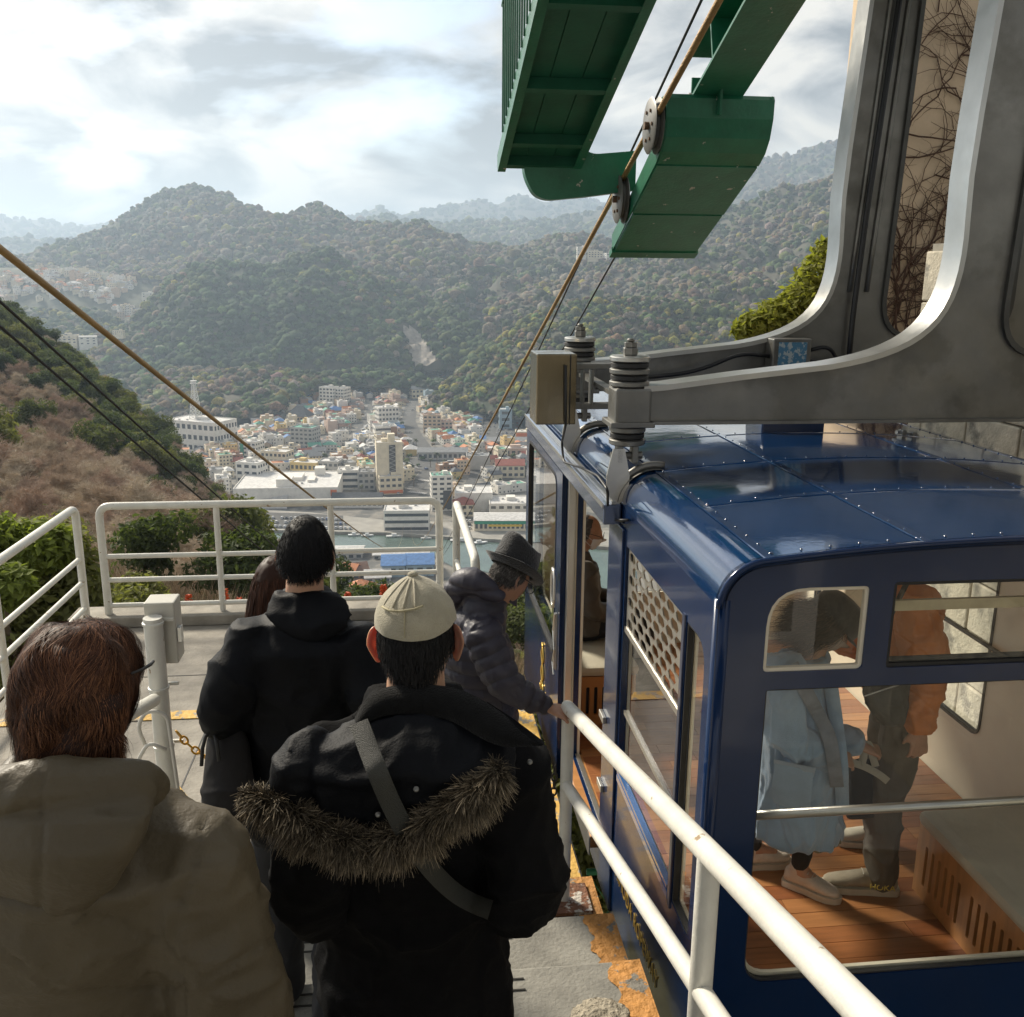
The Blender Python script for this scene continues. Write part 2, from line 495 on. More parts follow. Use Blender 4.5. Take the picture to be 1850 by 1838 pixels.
def fast_mesh(name, V, F, K, material, origin=(0, 0, 0), smooth=True):
    me = bpy.data.meshes.new(name); org = np.array(origin, float)
    me.vertices.add(len(V)); me.vertices.foreach_set('co', (V-org).astype(np.float32).ravel())
    k = F.shape[1]
    me.loops.add(F.size); me.loops.foreach_set('vertex_index', F.astype(np.int32).ravel())
    me.polygons.add(len(F)); me.polygons.foreach_set('loop_start', np.arange(0, F.size, k, dtype=np.int32))
    me.polygons.foreach_set('use_smooth', np.full(len(F), smooth))
    me.materials.append(material)
    if K is not None:
        at = me.color_attributes.new('Col', 'FLOAT_COLOR', 'POINT')
        c = np.ones((len(V), 4), np.float32); c[:, :3] = K; at.data.foreach_set('color', c.ravel())
    me.update(calc_edges=True); me.validate()
    return me
def link_mesh(name, me, origin=(0, 0, 0), parent=None):
    o = bpy.data.objects.new(name, me); COL.objects.link(o)
    if parent is not None: o.parent = parent
    else: o.location = origin
    ORG[o.name] = tuple(origin)
    return o
soil = mat('forest_soil', (0.075, 0.068, 0.045), 1.0, var=0.4, vscale=0.05, col2=(0.05, 0.06, 0.03), c2scale=0.03)
canopy = mat('forest_canopy', (0.05, 0.06, 0.03), 0.95, attr=True, var=0.55, vscale=0.55, detail=6, spec=0.15, bump=1.0, bscale=0.9)
canopy.node_tree.nodes['Bump'].inputs['Distance'].default_value = 1.2
DG, OL, YG, BR, GB, MG = (0.046, 0.068, 0.028), (0.090, 0.108, 0.034), (0.19, 0.175, 0.035), (0.150, 0.108, 0.068), (0.160, 0.140, 0.108), (0.064, 0.094, 0.034)
def hill(name, rows, px0, px1, n, m, amp, ns, seed, count, rad, protos, pal, clear=None, cscale=0.004):
    Gd = hill_patch(rows, px0, px1, n, m, amp, ns, seed)
    bb = MB(); bb.grid(Gd)
    o = bb.build(name, soil, smooth=True, origin=(*Gd.reshape(-1, 3)[:, :2].mean(0), TZ)); struct(o)
    V, F, K = scatter(Gd, count, rad, protos, pal, seed, cscale, clear=clear)
    me = fast_mesh('forest', V, F, K, canopy)
    t = stuff(link_mesh('forest', me))
    return Gd, o, t

# far ridges
hill('far_ridge', [[(-200, 396, 7500), (0, 394, 7500), (60, 398, 7500), (90, 396, 7500), (115, 409, 7500), (150, 408, 7500), (200, 402, 7500), (330, 420, 7500)],
                   [(-200, 440, 6600), (330, 450, 6600)], [(-200, 500, 5600), (330, 510, 5600)]],
     -200, 330, 90, 12, 22, 0.004, 31, 1500, 24, PROTO1, [(3, DG), (2, OL), (1, GB)])
hill('far_ridge', [[(-200, 440, 4600), (0, 432, 4600), (40, 428, 4600), (90, 436, 4600), (150, 428, 4600), (210, 420, 4600), (330, 430, 4600)],
                   [(-200, 470, 4200), (330, 480, 4200)], [(-200, 520, 3600), (330, 520, 3600)]],
     -200, 330, 90, 12, 16, 0.005, 32, 2000, 15, PROTO1, [(3, DG), (2, OL), (2, GB)])
hill('far_ridge', [[(560, 400, 6800), (640, 392, 6800), (680, 376, 6800), (700, 380, 6800), (720, 390, 6800), (760, 380, 6800), (810, 372, 6800), (870, 360, 6800), (895, 372, 6800), (940, 352, 6800), (985, 366, 6800), (1040, 356, 6800), (1120, 372, 6800), (1300, 360, 6800)],
                   [(560, 425, 6000), (1300, 410, 6000)], [(560, 470, 5000), (1300, 470, 5000)]],
     560, 1300, 120, 12, 20, 0.004, 33, 2500, 21, PROTO1, [(3, DG), (2, OL), (1, GB)])
hill('far_ridge', [[(620, 408, 4400), (690, 388, 4400), (740, 400, 4400), (800, 404, 4400), (860, 398, 4400), (930, 402, 4400), (1000, 396, 4400), (1100, 376, 4400), (1200, 380, 4400)],
                   [(620, 440, 3900), (1200, 420, 3900)], [(620, 480, 3300), (1200, 480, 3300)]],
     620, 1200, 100, 12, 14, 0.005, 34, 2500, 14, PROTO1, [(3, DG), (3, OL), (2, GB)])
# tall pale mountain on the right, beyond the nearer one
hill('mountain', [[(1000, 440, 4300), (1120, 420, 4300), (1250, 380, 4300), (1310, 330, 4300), (1370, 284, 4300), (1425, 286, 4300), (1455, 268, 4300), (1500, 257, 4300), (1545, 266, 4300), (1640, 300, 4300), (1760, 330, 4300), (1900, 345, 4300), (2150, 350, 4300)],
                  [(1000, 470, 3700), (1310, 400, 3700), (1500, 345, 3700), (2150, 420, 3700)], [(1000, 520, 3000), (2150, 500, 3000)]],
     1000, 2150, 150, 22, 40, 0.0035, 41, 5500, 14, PROTO1, [(2, DG), (3, OL), (5, GB), (2, BR)])
# twin-topped hill; paler crown palette puts haze into its colour
tw = [(-220, 500, 2700), (-60, 470, 2700), (60, 462, 2700), (150, 432, 2650), (205, 402, 2600), (250, 372, 2600), (290, 350, 2600), (325, 342, 2600), (350, 334, 2600), (372, 341, 2600), (405, 354, 2600), (440, 370, 2600), (470, 390, 2560), (496, 408, 2500), (518, 398, 2450),
      (542, 380, 2450), (572, 368, 2450), (602, 380, 2450), (640, 408, 2450), (690, 424, 2450), (740, 416, 2400), (800, 428, 2400), (850, 440, 2350), (930, 452, 2300), (1050, 470, 2300)]
hill('mountain', [tw, [(-220, 530, 2350), (100, 500, 2350), (345, 400, 2380), (500, 430, 2250), (575, 420, 2250), (700, 455, 2150), (1050, 500, 2000)],
                  [(-220, 545, 2100), (150, 505, 2150), (345, 470, 2150), (560, 480, 2000), (1050, 540, 1800)], [(-220, 600, 1900), (345, 560, 1850), (1050, 600, 1600)]],
     -220, 1050, 200, 34, 42, 0.0055, 51, 13500, 7.6, PROTO1, [(2, DG), (3, OL), (5, GB), (2.5, BR), (0.7, YG)])
# right mountain, nearer flank
hill('mountain', [[(880, 470, 2300), (960, 440, 2300), (1040, 420, 2300), (1130, 440, 2250), (1220, 420, 2200), (1310, 388, 2200), (1400, 352, 2150), (1470, 332, 2100), (1540, 314, 2100), (1620, 296, 2100), (1800, 280, 2100), (2150, 300, 2100)],
                  [(880, 520, 1950), (1100, 490, 1900), (1300, 450, 1850), (1540, 400, 1800), (2150, 400, 1800)],
                  [(880, 560, 1650), (1100, 550, 1550), (1300, 530, 1450), (1540, 500, 1400), (2150, 500, 1400)],
                  [(880, 640, 1350), (1100, 640, 1200), (1500, 660, 1100), (2150, 660, 1100)]],
     880, 2150, 190, 34, 36, 0.0065, 61, 12500, 6.4, PROTO1, [(3, DG), (3, OL), (5, GB), (3, BR), (0.8, YG)])
# green hill behind the town; darker palette paints in less haze than beyond
mid = [(60, 660, 1650), (150, 640, 1650), (210, 606, 1650), (250, 580, 1650), (300, 520, 1700), (345, 492, 1700), (400, 484, 1700), (450, 486, 1720), (505, 482, 1740), (540, 466, 1750), (575, 456, 1750), (610, 464, 1740), (640, 486, 1720), (700, 500, 1700), (740, 520, 1680), (780, 548, 1650), (820, 575, 1600), (870, 600, 1560), (950, 640, 1500)]
SCAR = [(722, 588), (748, 586), (772, 618), (800, 664), (748, 668), (736, 630)]
def on_scar(q): return np.array([inside(proj(p)[:2], SCAR) for p in q])
MG_, _, _ = hill('hill', [mid, [(60, 670, 1550), (260, 610, 1560), (345, 540, 1580), (575, 510, 1620), (740, 570, 1560), (950, 650, 1450)],
              [(60, 685, 1480), (260, 650, 1480), (345, 610, 1480), (575, 580, 1500), (740, 630, 1480), (950, 670, 1420)],
              [(60, 700, 1440), (345, 690, 1400), (575, 676, 1420), (740, 672, 1440), (950, 680, 1400)]],
     60, 950, 170, 44, 26, 0.0085, 71, 6600, 6.0, PROTO2, [(5, DG), (5, MG), (3, OL), (.7, BR), (.5, GB), (0.6, YG)], clear=on_scar)
b = MB()
for i_ in range(3, MG_.shape[0]-1):
    for j_ in range(MG_.shape[1]-1):
        q4 = [MG_[i_, j_], MG_[i_, j_+1], MG_[i_+1, j_+1], MG_[i_+1, j_]]
        if all(inside(proj(p)[:2], SCAR) for p in q4): b.add([p+np.array((0, 0, 1.5)) for p in q4], [(0, 1, 2, 3)])
if b.f: struct(b.build('rock_scar', mat('scar_rock', (.30, .265, .225), .95, var=.35, vscale=.08, bump=1.0, bscale=.3), origin=(0, 1600, TZ)))
# wooded knoll and temple grove on the left of the town
hill('hill', [[(-150, 566, 1840), (0, 566, 1830), (60, 556, 1800), (110, 566, 1790), (160, 556, 1760), (205, 574, 1740), (260, 610, 1710), (330, 644, 1690)],
              [(-150, 600, 1720), (120, 596, 1660), (330, 652, 1600)], [(-150, 640, 1600), (120, 640, 1540), (330, 668, 1520)]],
     -150, 330, 80, 16, 7, 0.01, 72, 1500, 6, PROTO1, [(4, DG), (3, OL), (2, YG), (1, GB)])
hill('hill', [[(180, 690, 1330), (260, 672, 1330), (330, 668, 1330), (400, 676, 1300), (450, 664, 1300), (520, 672, 1300), (600, 676, 1320), (680, 668, 1350), (760, 684, 1350), (800, 690, 1350)],
              [(180, 720, 1210), (300, 712, 1190), (420, 712, 1150), (520, 700, 1200), (640, 690, 1300), (800, 700, 1320)],
              [(180, 750, 1130), (300, 752, 1090), (420, 762, 1060), (500, 748, 1090), (560, 712, 1250), (640, 700, 1300), (800, 704, 1310)]],
     180, 800, 100, 14, 5, 0.02, 73, 1600, 5.2, PROTO2, [(3, DG), (4, MG), (2, OL), (2.5, BR), (2, GB), (0.8, YG)])
# steep wooded spur on the right of the town
hill('hill', [[(770, 742, 1200), (790, 716, 1220), (812, 690, 1240), (850, 655, 1260), (890, 622, 1260), (930, 596, 1250), (970, 566, 1240), (1040, 545, 1240), (1150, 540, 1240), (1400, 560, 1240)],
              [(770, 745, 1190), (850, 690, 1190), (930, 650, 1160), (1040, 610, 1150), (1400, 620, 1150)],
              [(770, 747, 1180), (850, 725, 1140), (930, 710, 1100), (1040, 680, 1080), (1400, 690, 1080)],
              [(770, 749, 1160), (850, 748, 1130), (930, 752, 1060), (1040, 760, 1020), (1400, 760, 1000)]],
     770, 1400, 120, 26, 10, 0.014, 81, 3300, 4.8, PROTO2, [(3, DG), (4, OL), (2.5, YG), (2, BR), (2, GB), (3, MG)], cscale=0.01)
# ================================================================== station platform, stairs, railings
conc = mat('concrete_floor', (0.30, 0.275, 0.235), 0.9, var=0.28, vscale=5.0, bump=0.35, bscale=55, col2=(0.20, 0.185, 0.16), c2scale=1.1, c2lo=.48, c2hi=.66, detail=8)
conc2 = mat('concrete_step', (0.255, 0.245, 0.215), 0.9, var=0.22, vscale=6.0, bump=0.3, bscale=60, col2=(0.17, 0.165, 0.145), c2scale=1.6, c2lo=.5, c2hi=.68, detail=8)
yel = mat('worn_yellow_paint', (0.66, 0.40, 0.085), 0.7, var=0.15, vscale=8, bump=0.5, bscale=40, col2=(0.30, 0.27, 0.22), c2scale=9, c2lo=.53, c2hi=.57)
orng = mat('peeling_orange_paint', (0.50, 0.235, 0.06), 0.75, var=0.2, vscale=10, bump=0.8, bscale=30, col2=(0.21, 0.195, 0.165), c2scale=11, c2lo=.575, c2hi=.595)
white_pipe = mat('cream_painted_pipe', (0.70, 0.685, 0.62), 0.38, var=0.09, vscale=9, bump=0.12, bscale=60, col2=(0.33, 0.24, 0.15), c2scale=16, c2lo=.665, c2hi=.685)
rust = mat('rusty_steel', (0.19, 0.085, 0.045), 0.85, var=0.4, vscale=30, bump=0.6, bscale=60, col2=(0.5, 0.46, 0.4), c2scale=22, c2lo=.55, c2hi=.6)
dark = mat('black_rubber', (0.018, 0.018, 0.018), 0.6, var=0.2, vscale=20)
STEP_Y = [3.77-0.437*k for k in range(10)]
STEP_Z = [0.134*(k+1) for k in range(10)]
SX0, SX1 = -2.35, 0.81
# platform slab
b = MB(); top = [(-2.75, 3.77), (0.81, 3.77), (0.81, 5.80), (0.47, 5.80), (0.47, 7.85), (-2.75, 7.85)]
b.prism([(x, y, -0.35) for x, y in top], (0, 0, 0.35))
plat = struct(b.build('platform', conc))
b = MB(); b.box(-2.75, 0.47, 7.55, 7.85, 0.002, 0.09, bev=0.01); struct(b.build('platform_kerb', conc))
# painted lines
for y_ in (4.62, 6.55): 
    b = MB(); b.box(-2.74, 0.46, y_-.004, y_+.004, .0005, .0025); struct(b.build('floor_joint', dark))
b = MB(); b.box(-1.304, -1.296, 3.80, 7.5, .0005, .0024); struct(b.build('floor_joint', dark))
def sheet(name, pts, z, m, parent=None):
    bb = MB(); bb.prism([(p[0], p[1], z) for p in pts], (0, 0, 0.004)); return bb.build(name, m, parent)
ly = P(180, 1299, Z=0)[1]
q = sheet('painted_line', [(-2.7, ly-.06), (0.70, ly-.06), (0.70, ly+.06), (-2.7, ly+.06)], 0.003, yel); struct(q)
q = sheet('painted_line', [(0.69, 3.80), (0.80, 3.80), (0.80, ly+.06), (0.69, ly+.06)], 0.007, yel); struct(q)
tri = [P(x, y, Z=0)[:2] for x, y in ((300, 1392), (345, 1448), (362, 1476), (345, 1520), (300, 1520))]
q = sheet('painted_line', tri[::-1], 0.003, yel); struct(q)
# steps
groove = mat('groove_strip', (0.03, 0.028, 0.025), 0.9)
st = thing('concrete_stairs', 'wide grey concrete stairs with peeling orange side edge going down to the platform', 'stairs', (-0.7, 2.0, 0))
for k in range(10):
    y1 = STEP_Y[k]; y0 = STEP_Y[k+1] if k < 9 else -9.0
    b = MB(); b.box(SX0, SX1, y0, y1, STEP_Z[k]-0.134-(0.3 if k else 0.2), STEP_Z[k], bev=0.012)
    # shift lower body so that faces never coincide
    s_ = b.build('step', conc2, st)
    if k < 6:
        bb = MB(); z = STEP_Z[k]
        bb.box(-0.98, 0.38, y1-0.115, y1-0.108, z+.001, z+.004); bb.box(-0.98, 0.38, y1-0.062, y1-0.055, z+.001, z+.004)
        bb.build('groove_strip', groove, s_)
        bb = MB(); n = 26; pts = []
        rr = random.Random(k)
        yy = [y0+.004+(y1-y0-.012)*i/n for i in range(n+1)]
        inner = [(0.695+0.012*math.sin(i*.7+k)+rr.uniform(-.008, .008), y) for i, y in enumerate(yy)]
        outer = [(0.806, y) for y in yy]
        G2 = [[(inner[i][0], yy[i], z+.004) for i in range(n+1)], [(outer[i][0], yy[i], z+.005) for i in range(n+1)]]
        bb.grid(np.array(G2)[::-1]); bb.build('edge_paint', orng, s_)
        bb = MB(); bb.box(0.806, 0.814, y0+.004, y1-.004, z-.13, z+.004); bb.build('edge_paint', orng, s_)
# lump of rough mortar on a lower step
bm = bmesh.new(); bmesh.ops.create_icosphere(bm, subdivisions=4, radius=1.0)
bmesh.ops.delete(bm, geom=[v for v in bm.verts if v.co.z < -0.2], context='VERTS')
c0 = P(1085, 1832, Z=STEP_Z[2])
V = np.array([v.co[:] for v in bm.verts]); nn = fbm(V*5, 3, 4); 
for v, n in zip(bm.verts, nn): v.co = Vector((c0[0]+v.co.x*.10*(1+.25*n), c0[1]-.02+v.co.y*.085*(1+.25*n), STEP_Z[2]+.002+v.co.z*.013*(1+.9*n)))
b = MB(); b.bm(bm); tag(b.build('mortar_lump', mat('rough_mortar', (0.34, 0.30, 0.23), 0.95, var=0.3, vscale=30, bump=1.0, bscale=60), smooth=True), 'lump of rough pale mortar left on the concrete step beside the orange edge', 'mortar lump')

RT, RL = 0.031, 0.021
def pipe(path, r, name='rail', parent=None, n=12):
    bb = MB(); bb.tube(path, r, n); return bb.build(name, white_pipe, parent, smooth=True, angle=50)
def fence_straight(name, label, p0, p1, zb, h=1.0, lows=(0.58, 0.38, 0.16), posts=(), bend=0.10, taper=True):
    p0, p1 = np.array(p0, float), np.array(p1, float)
    t = thing(name, label, 'railing', (*((p0+p1)/2)[:2], zb))
    a0, a1 = np.array((*p0, zb)), np.array((*p1, zb)); U = np.array((0, 0, 1.0))
    path = filleted([a0, a0+U*h, a1+U*h, a1], bend, 8)
    pipe(path, RT, 'top_rail', t, 14)
    d = a1-a0
    for q in lows: pipe([a0+U*q, a1+U*q], RL, 'rail', t)
    for f in posts:
        pipe([a0+d*f, a0+d*f+U*(h-.02)], RL+.004, 'post', t)
    return t
fl = P(200, 1138, Z=0.0); fr = P(797, 1138, Z=0.0)
FY = 7.66
fX = lambda px, py, Y: P(px, py, Y=Y)[0]
fence_straight('platform_railing', 'long cream pipe railing across the far end of the platform above the valley',
               (fX(186, 1000, FY), FY), (fX(794, 990, FY), FY), 0.0, posts=(0.336, 0.672))
fence_straight('platform_railing', 'cream pipe railing along the left platform edge beside a green shrub',
               (-2.62, 7.62), (-2.66, 4.3), 0.0, posts=(0.46,))
fence_straight('platform_railing', 'short cream pipe railing behind the man in the black hat, by the cabin',
               (0.40, 7.58), (0.44, 5.95), 0.0, posts=(), lows=(0.5, 0.16))
# stair handrails
def stair_rail(name, label, X, Y0, z0, Y1, slope, posts, base_z, second=-0.36, r=0.0285):
    t = thing(name, label, 'handrail', (X, Y0, base_z))
    A = np.array((X, Y0, z0)); B = np.array((X, Y1, z0+slope*(Y0-Y1)))
    d = (B-A)/np.linalg.norm(B-A)
    bb = MB(); bb.tube([A-d*.02, A, B], [r*.55, r, r], 16); bb.build('top_rail', white_pipe, t, smooth=True, angle=50)
    pipe([A+np.array((0, 0, second)), B+np.array((0, 0, second))], r*.86, 'rail', t, 14)
    for py, pz in posts:
        zt = z0+slope*(Y0-py)
        pipe([(X, py, pz), (X, py, zt-.006)], r*.95, 'post', t, 14)
        bb = MB(); bb.box(X-.115, X+.115, py-.10, py+.10, pz-.008, pz+.012, bev=.003); bb.build('base_plate', rust, t)
    return t
tr = P(1020, 1297, Y=3.60)
RX = 0.655
stair_rail('stair_handrail', 'cream two-pipe handrail sloping beside the blue cabin, gripped by the hat man', RX, 3.62, 1.065, -1.2, 0.287,
           [(3.60, 0.142), (1.80, 0.678), (0.1, 1.214)], 0.14)
stair_rail('stair_handrail', 'cream two-pipe handrail on the far side of the woman in the khaki coat', -1.02, 3.62, 1.17, 0.4, 0.30, [(2.0, 0.544)], 0.14, r=0.026)
# tall post with a switch box
t = thing('control_post', 'cream pipe post with a steel switch box strapped near its top', 'post', (-1.02, 3.68, 0.142))
pipe([(-1.02, 3.70, 0.142), (-1.02, 3.70, 1.49)], 0.037, 'post', t, 20)
bb = MB(); bb.box(-1.065, -0.945, 3.745, 3.86, 1.27, 1.535, bev=.006); bb.build('switch_box', mat('box_cream', (0.55, 0.53, 0.46), 0.45, var=.08, vscale=8), t)
bb = MB(); bb.box(-0.944, -0.93, 3.76, 3.80, 1.36, 1.42); bb.build('box_latch', mat('box_steel', (0.62, 0.62, 0.6), 0.35, 0.8), t)
for z in (1.18, 1.46, 0.92, 0.60):
    bb = MB(); bb.lathe((-1.02, 3.70, z), [(.0375, 0), (.042, .002), (.042, .012), (.0375, .014)], 20, cap=False); bb.box(-1.0, -0.95, 3.735, 3.748, z, z+.012); bb.build('strap', white_pipe, t)
wire = mat('white_cable', (0.62, 0.6, 0.55), 0.5)
bb = MB(); bb.tube(filleted([(-1.08, 3.66, 0.95), (-1.10, 3.64, 1.05), (-1.06, 3.64, 1.12), (-0.98, 3.64, 1.10), (-0.96, 3.66, 0.6), (-0.97, 3.66, 0.2)], .04, 4), .008, 8); bb.build('cable', wire, t, smooth=True)
bb = MB(); bb.tube(filleted([(-1.10, 3.66, 0.6), (-1.11, 3.62, 0.9), (-1.05, 3.6, 1.0), (-0.99, 3.62, 0.95)], .04, 4), .008, 8); bb.build('cable', wire, t, smooth=True)

# chains
def chain(name, label, pts, m, lw=0.011, ll=0.042, r=0.0035, cat='chain'):
    pts = np.array(pts, float); seg = np.linalg.norm(np.diff(pts, axis=0), axis=1); L = np.concatenate([[0], np.cumsum(seg)])
    n = int(L[-1]/(ll*.74)); bb = MB()
    for i in range(n):
        s0 = (i+.5)/n*L[-1]; c = np.array([np.interp(s0, L, pts[:, k]) for k in range(3)]); c2 = np.array([np.interp(min(s0+.01, L[-1]), L, pts[:, k]) for k in range(3)]); c1 = np.array([np.interp(max(s0-.01, 0), L, pts[:, k]) for k in range(3)])
        d = c2-c1; d /= np.linalg.norm(d); up = np.array((0, 0, 1.0)) if abs(d[2]) < .9 else np.array((1.0, 0, 0))
        x = np.cross(d, up); x /= np.linalg.norm(x); y = np.cross(d, x)
        if i % 2: x, y = y, x
        ring = []
        for k in range(12):
            a = 2*math.pi*k/12; ring.append(c+d*(ll/2-lw*.2)*math.cos(a)*(1.0)+x*lw*math.sin(a))
        bb.tube(ring+[ring[0]], r, 6, cap=False)
    return tag(bb.build(name, m, smooth=True), label, cat)
ych = mat('yellow_chain_plastic', (0.72, 0.38, 0.03), 0.45)
s0, s1 = np.array((-0.97, 3.72, 0.98)), P(440, 1340, Y=3.9)
cat_ = [s0+(s1-s0)*t-np.array((0, 0, .10*4*t*(1-t))) for t in np.linspace(0, 1, 20)]
chain('yellow_chain', 'yellow plastic chain slung from the cream switch post behind the black jacket', cat_, ych, lw=.013, ll=.05, r=.0045)
pt = np.array((RX-.05, 3.60, 0.80))
chain('hanging_chain', 'dark steel chain hanging down beside the rusty-footed handrail post', [pt, pt+(-.01, 0.01, -.3), pt+(-.015, 0.015, -.62)], mat('dark_chain', (0.05, 0.045, 0.04), 0.5, 0.7), lw=.012, ll=.045, r=.004)

# ---- roof over the stairs, on posts; out of view, put in for shading
rm = mat('roof_steel', (0.16, 0.17, 0.16), 0.7, var=.15, vscale=1)
t = thing('station_roof', 'dark steel station roof high above the stairs', 'roof', (0.6, -0.5, 1.3))
b = MB(); b.box(-4.4, 6.4, -4.2, -0.4, 5.55, 5.75); b.build('roof_slab', rm, t)
for x in (-4.2, 6.2):
    for y in (-4.0, -0.6):
        b = MB(); b.box(x-.1, x+.1, y-.1, y+.1, -3, 5.55); b.build('post', rm, t)
b = MB(); b.box(-4.4, 6.4, -9.2, -9.0, -3, 3.0); b.build('unseen_back_wall', mat('back_wall_paint', (0.34, 0.32, 0.28), 0.9, var=.1, vscale=1), t)  # wall out of view; height and tone set for light from behind

# ---- retaining wall of concrete blocks beside the cabin
blockm = [mat('block_%s' % n, c, 0.95, var=.22, vscale=7, bump=.5, bscale=40, col2=(0.20, 0.19, 0.165), c2scale=3.0, c2lo=.56+.03*i, c2hi=.70, detail=8)
          for i, (n, c) in enumerate((('cream', (0.52, 0.47, 0.37)), ('pale', (0.56, 0.51, 0.41)), ('stained', (0.45, 0.41, 0.33))))]
WX = 4.0
t = thing('retaining_wall', 'cream concrete block retaining wall beyond the blue cabin', 'wall', (WX+.2, 2.5, -1.2))
b = MB(); b.box(WX+.03, WX+.4, -3.0, 7.1, -1.2, 3.08); b.build('wall_core', mat('mortar_joint', (0.25, 0.235, 0.2), 0.95, var=.2, vscale=5), t)
protos = {}
rr = random.Random(3)
BH, BL = 0.38, 0.60
for r in range(11):
    z0 = -1.15+r*BH
    y = -3.0-(0.3 if r % 2 else 0)
    while y < 7.1:
        y0, y1 = max(y, -3.0), min(y+BL, 7.1); y += BL
        if y1-y0 < .1: continue
        key = (round(y1-y0, 2), rr.randrange(3))
        if key not in protos:
            bb = MB(); L_ = key[0]; bb.box(-.06, 0, .006, L_-.006, .006, BH-.006, bev=.012); protos[key] = bb.build('block', blockm[key[1]], origin=(0, 0, 0), data_only=True)
        o = bpy.data.objects.new('block', protos[key]); COL.objects.link(o); o.parent = t
        o.location = np.array((WX+.04-rr.uniform(0, .006), y0, z0))-np.array(ORG[t.name])
# ---- plastered pillar with bare vines
plm = mat('pink_beige_plaster', (0.60, 0.46, 0.32), 0.92, var=.12, vscale=2.5, bump=.25, bscale=30, col2=(0.50, 0.39, 0.28), c2scale=3, c2lo=.55, c2hi=.75)
PY = 7.6
xl = P(1588, 450, Y=PY)[0]
t = thing('vine_pillar', 'tall beige plastered pillar overgrown with bare creeper stems', 'pillar', (xl+.8, PY+.4, -1.2))
b = MB()
x0, x1 = xl, xl+1.02
b.box(x0, x1, PY, PY+.9, -1.2, 7.0, bev=.02); b.build('pillar_shaft', plm, t)
b = MB()
arc = [(x1+.012+.75*(1-math.cos(a)), 3.86-.75*(1-math.sin(a))) for a in np.linspace(0, math.pi/2, 10)]
b.prism([(x, PY+.03, z) for x, z in arc+[(x1+3.0, 3.86), (x1+3.0, 7.0), (x1+.012, 7.0)]], (0, .8, 0)); b.build('pillar_beam', plm, t)
vm = mat('bare_vine', (0.085, 0.045, 0.028), 0.9, var=.3, vscale=15)
rr = random.Random(11); b = MB()
def vine(p, ang, L, r, depth):
    n = max(4, int(L/.09)); pts = [np.array((p[0], PY-.012-rr.uniform(0, .02), p[1]))]; a = ang
    q = np.array(p, float)
    for i in range(n):
        a += rr.gauss(0, .30); a = a*.96+ang*.04
        q = q+np.array((math.sin(a), math.cos(a)))*L/n
        if q[0] < x0-.02 or q[0] > x1+.9: break
        pts.append(np.array((q[0], PY-.010-rr.uniform(0, .022), q[1])))
        if depth < 4 and rr.random() < .36:
            vine(tuple(q), a+rr.choice((-1, 1))*rr.uniform(.4, 1.35), L*rr.uniform(.25, .55), r*.58, depth+1)
    if len(pts) > 2: b.tube(pts, list(np.linspace(r, r*.35, len(pts))), 4, cap=False)
for i in range(9): vine((x0+rr.uniform(.05, 1.0), rr.uniform(.2, 2.2)), rr.uniform(-.3, .3), rr.uniform(2.5, 4.2), .012, 0)
for i in range(26): vine((x0+rr.uniform(.0, 1.0), rr.uniform(.8, 5)), rr.uniform(-1.9, 1.9), rr.uniform(.5, 1.3), .006, 2)
stuff(b.build('creeper_stems', vm, t))
# ================================================================== cable car cabin
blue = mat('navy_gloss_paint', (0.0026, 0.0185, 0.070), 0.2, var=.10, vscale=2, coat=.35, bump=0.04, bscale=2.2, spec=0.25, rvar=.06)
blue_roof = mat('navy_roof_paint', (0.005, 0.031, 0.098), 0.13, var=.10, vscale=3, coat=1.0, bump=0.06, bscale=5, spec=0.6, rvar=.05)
cream = mat('cream_interior', (0.76, 0.69, 0.55), 0.5, var=.05, vscale=3)
alum = mat('aluminium', (0.62, 0.60, 0.55), 0.34, 0.9, var=.08, vscale=6, bump=.05, bscale=60)
steel = mat('cast_grey_metal', (0.22, 0.216, 0.20), 0.42, 0.75, var=.16, vscale=4, bump=.10, bscale=14, col2=(0.17, 0.166, 0.15), c2scale=3, rvar=.1)
steel_pale = mat('polished_edge_metal', (0.50, 0.50, 0.48), 0.33, 0.85, var=.06, vscale=9, rvar=.04)
woodm = mat('orange_plywood', (0.47, 0.215, 0.07), 0.45, var=.18, vscale=3, stretch=(1, 8, 1), detail=6)
seatm = mat('seat_vinyl', (0.58, 0.53, 0.42), 0.5, var=.06, vscale=6, bump=.1, bscale=30)
pane = glass_mat('cabin_glass', (0.93, 0.95, 0.94), 1.0)
gold = mat('gold_leaf', (0.75, 0.5, 0.12), 0.35, 0.7)
X0, X1, Y0, Y1 = 0.95, 3.08, 2.68, 6.80
ZB, ZE, ZR, RE = -0.20, 1.84, 1.985, 0.15      # bottom, start of eave curve, roof edge, eave radius
XM = (X0+X1)/2
car = thing('cable_car', 'glossy navy blue cable car cabin with people inside at the platform edge', 'cable car', (XM, (Y0+Y1)/2, ZB))
def roof_profile(n=9, m=16, off=0.0):
    pts = []
    for k in range(n+1):
        a = math.pi*(1-.5*k/n)
        pts.append((X0+RE+(RE+off)*math.cos(a), ZE+(RE+off)*math.sin(a)))
    for k in range(1, m):
        t = k/m; x = X0+RE+(X1-X0-2*RE)*t; pts.append((x, ZE+RE+off+.052*4*t*(1-t)))
    for k in range(n+1):
        a = math.pi*.5*(1-k/n)
        pts.append((X1-RE+(RE+off)*math.cos(a), ZE+(RE+off)*math.sin(a)))
    return pts
prof = roof_profile()
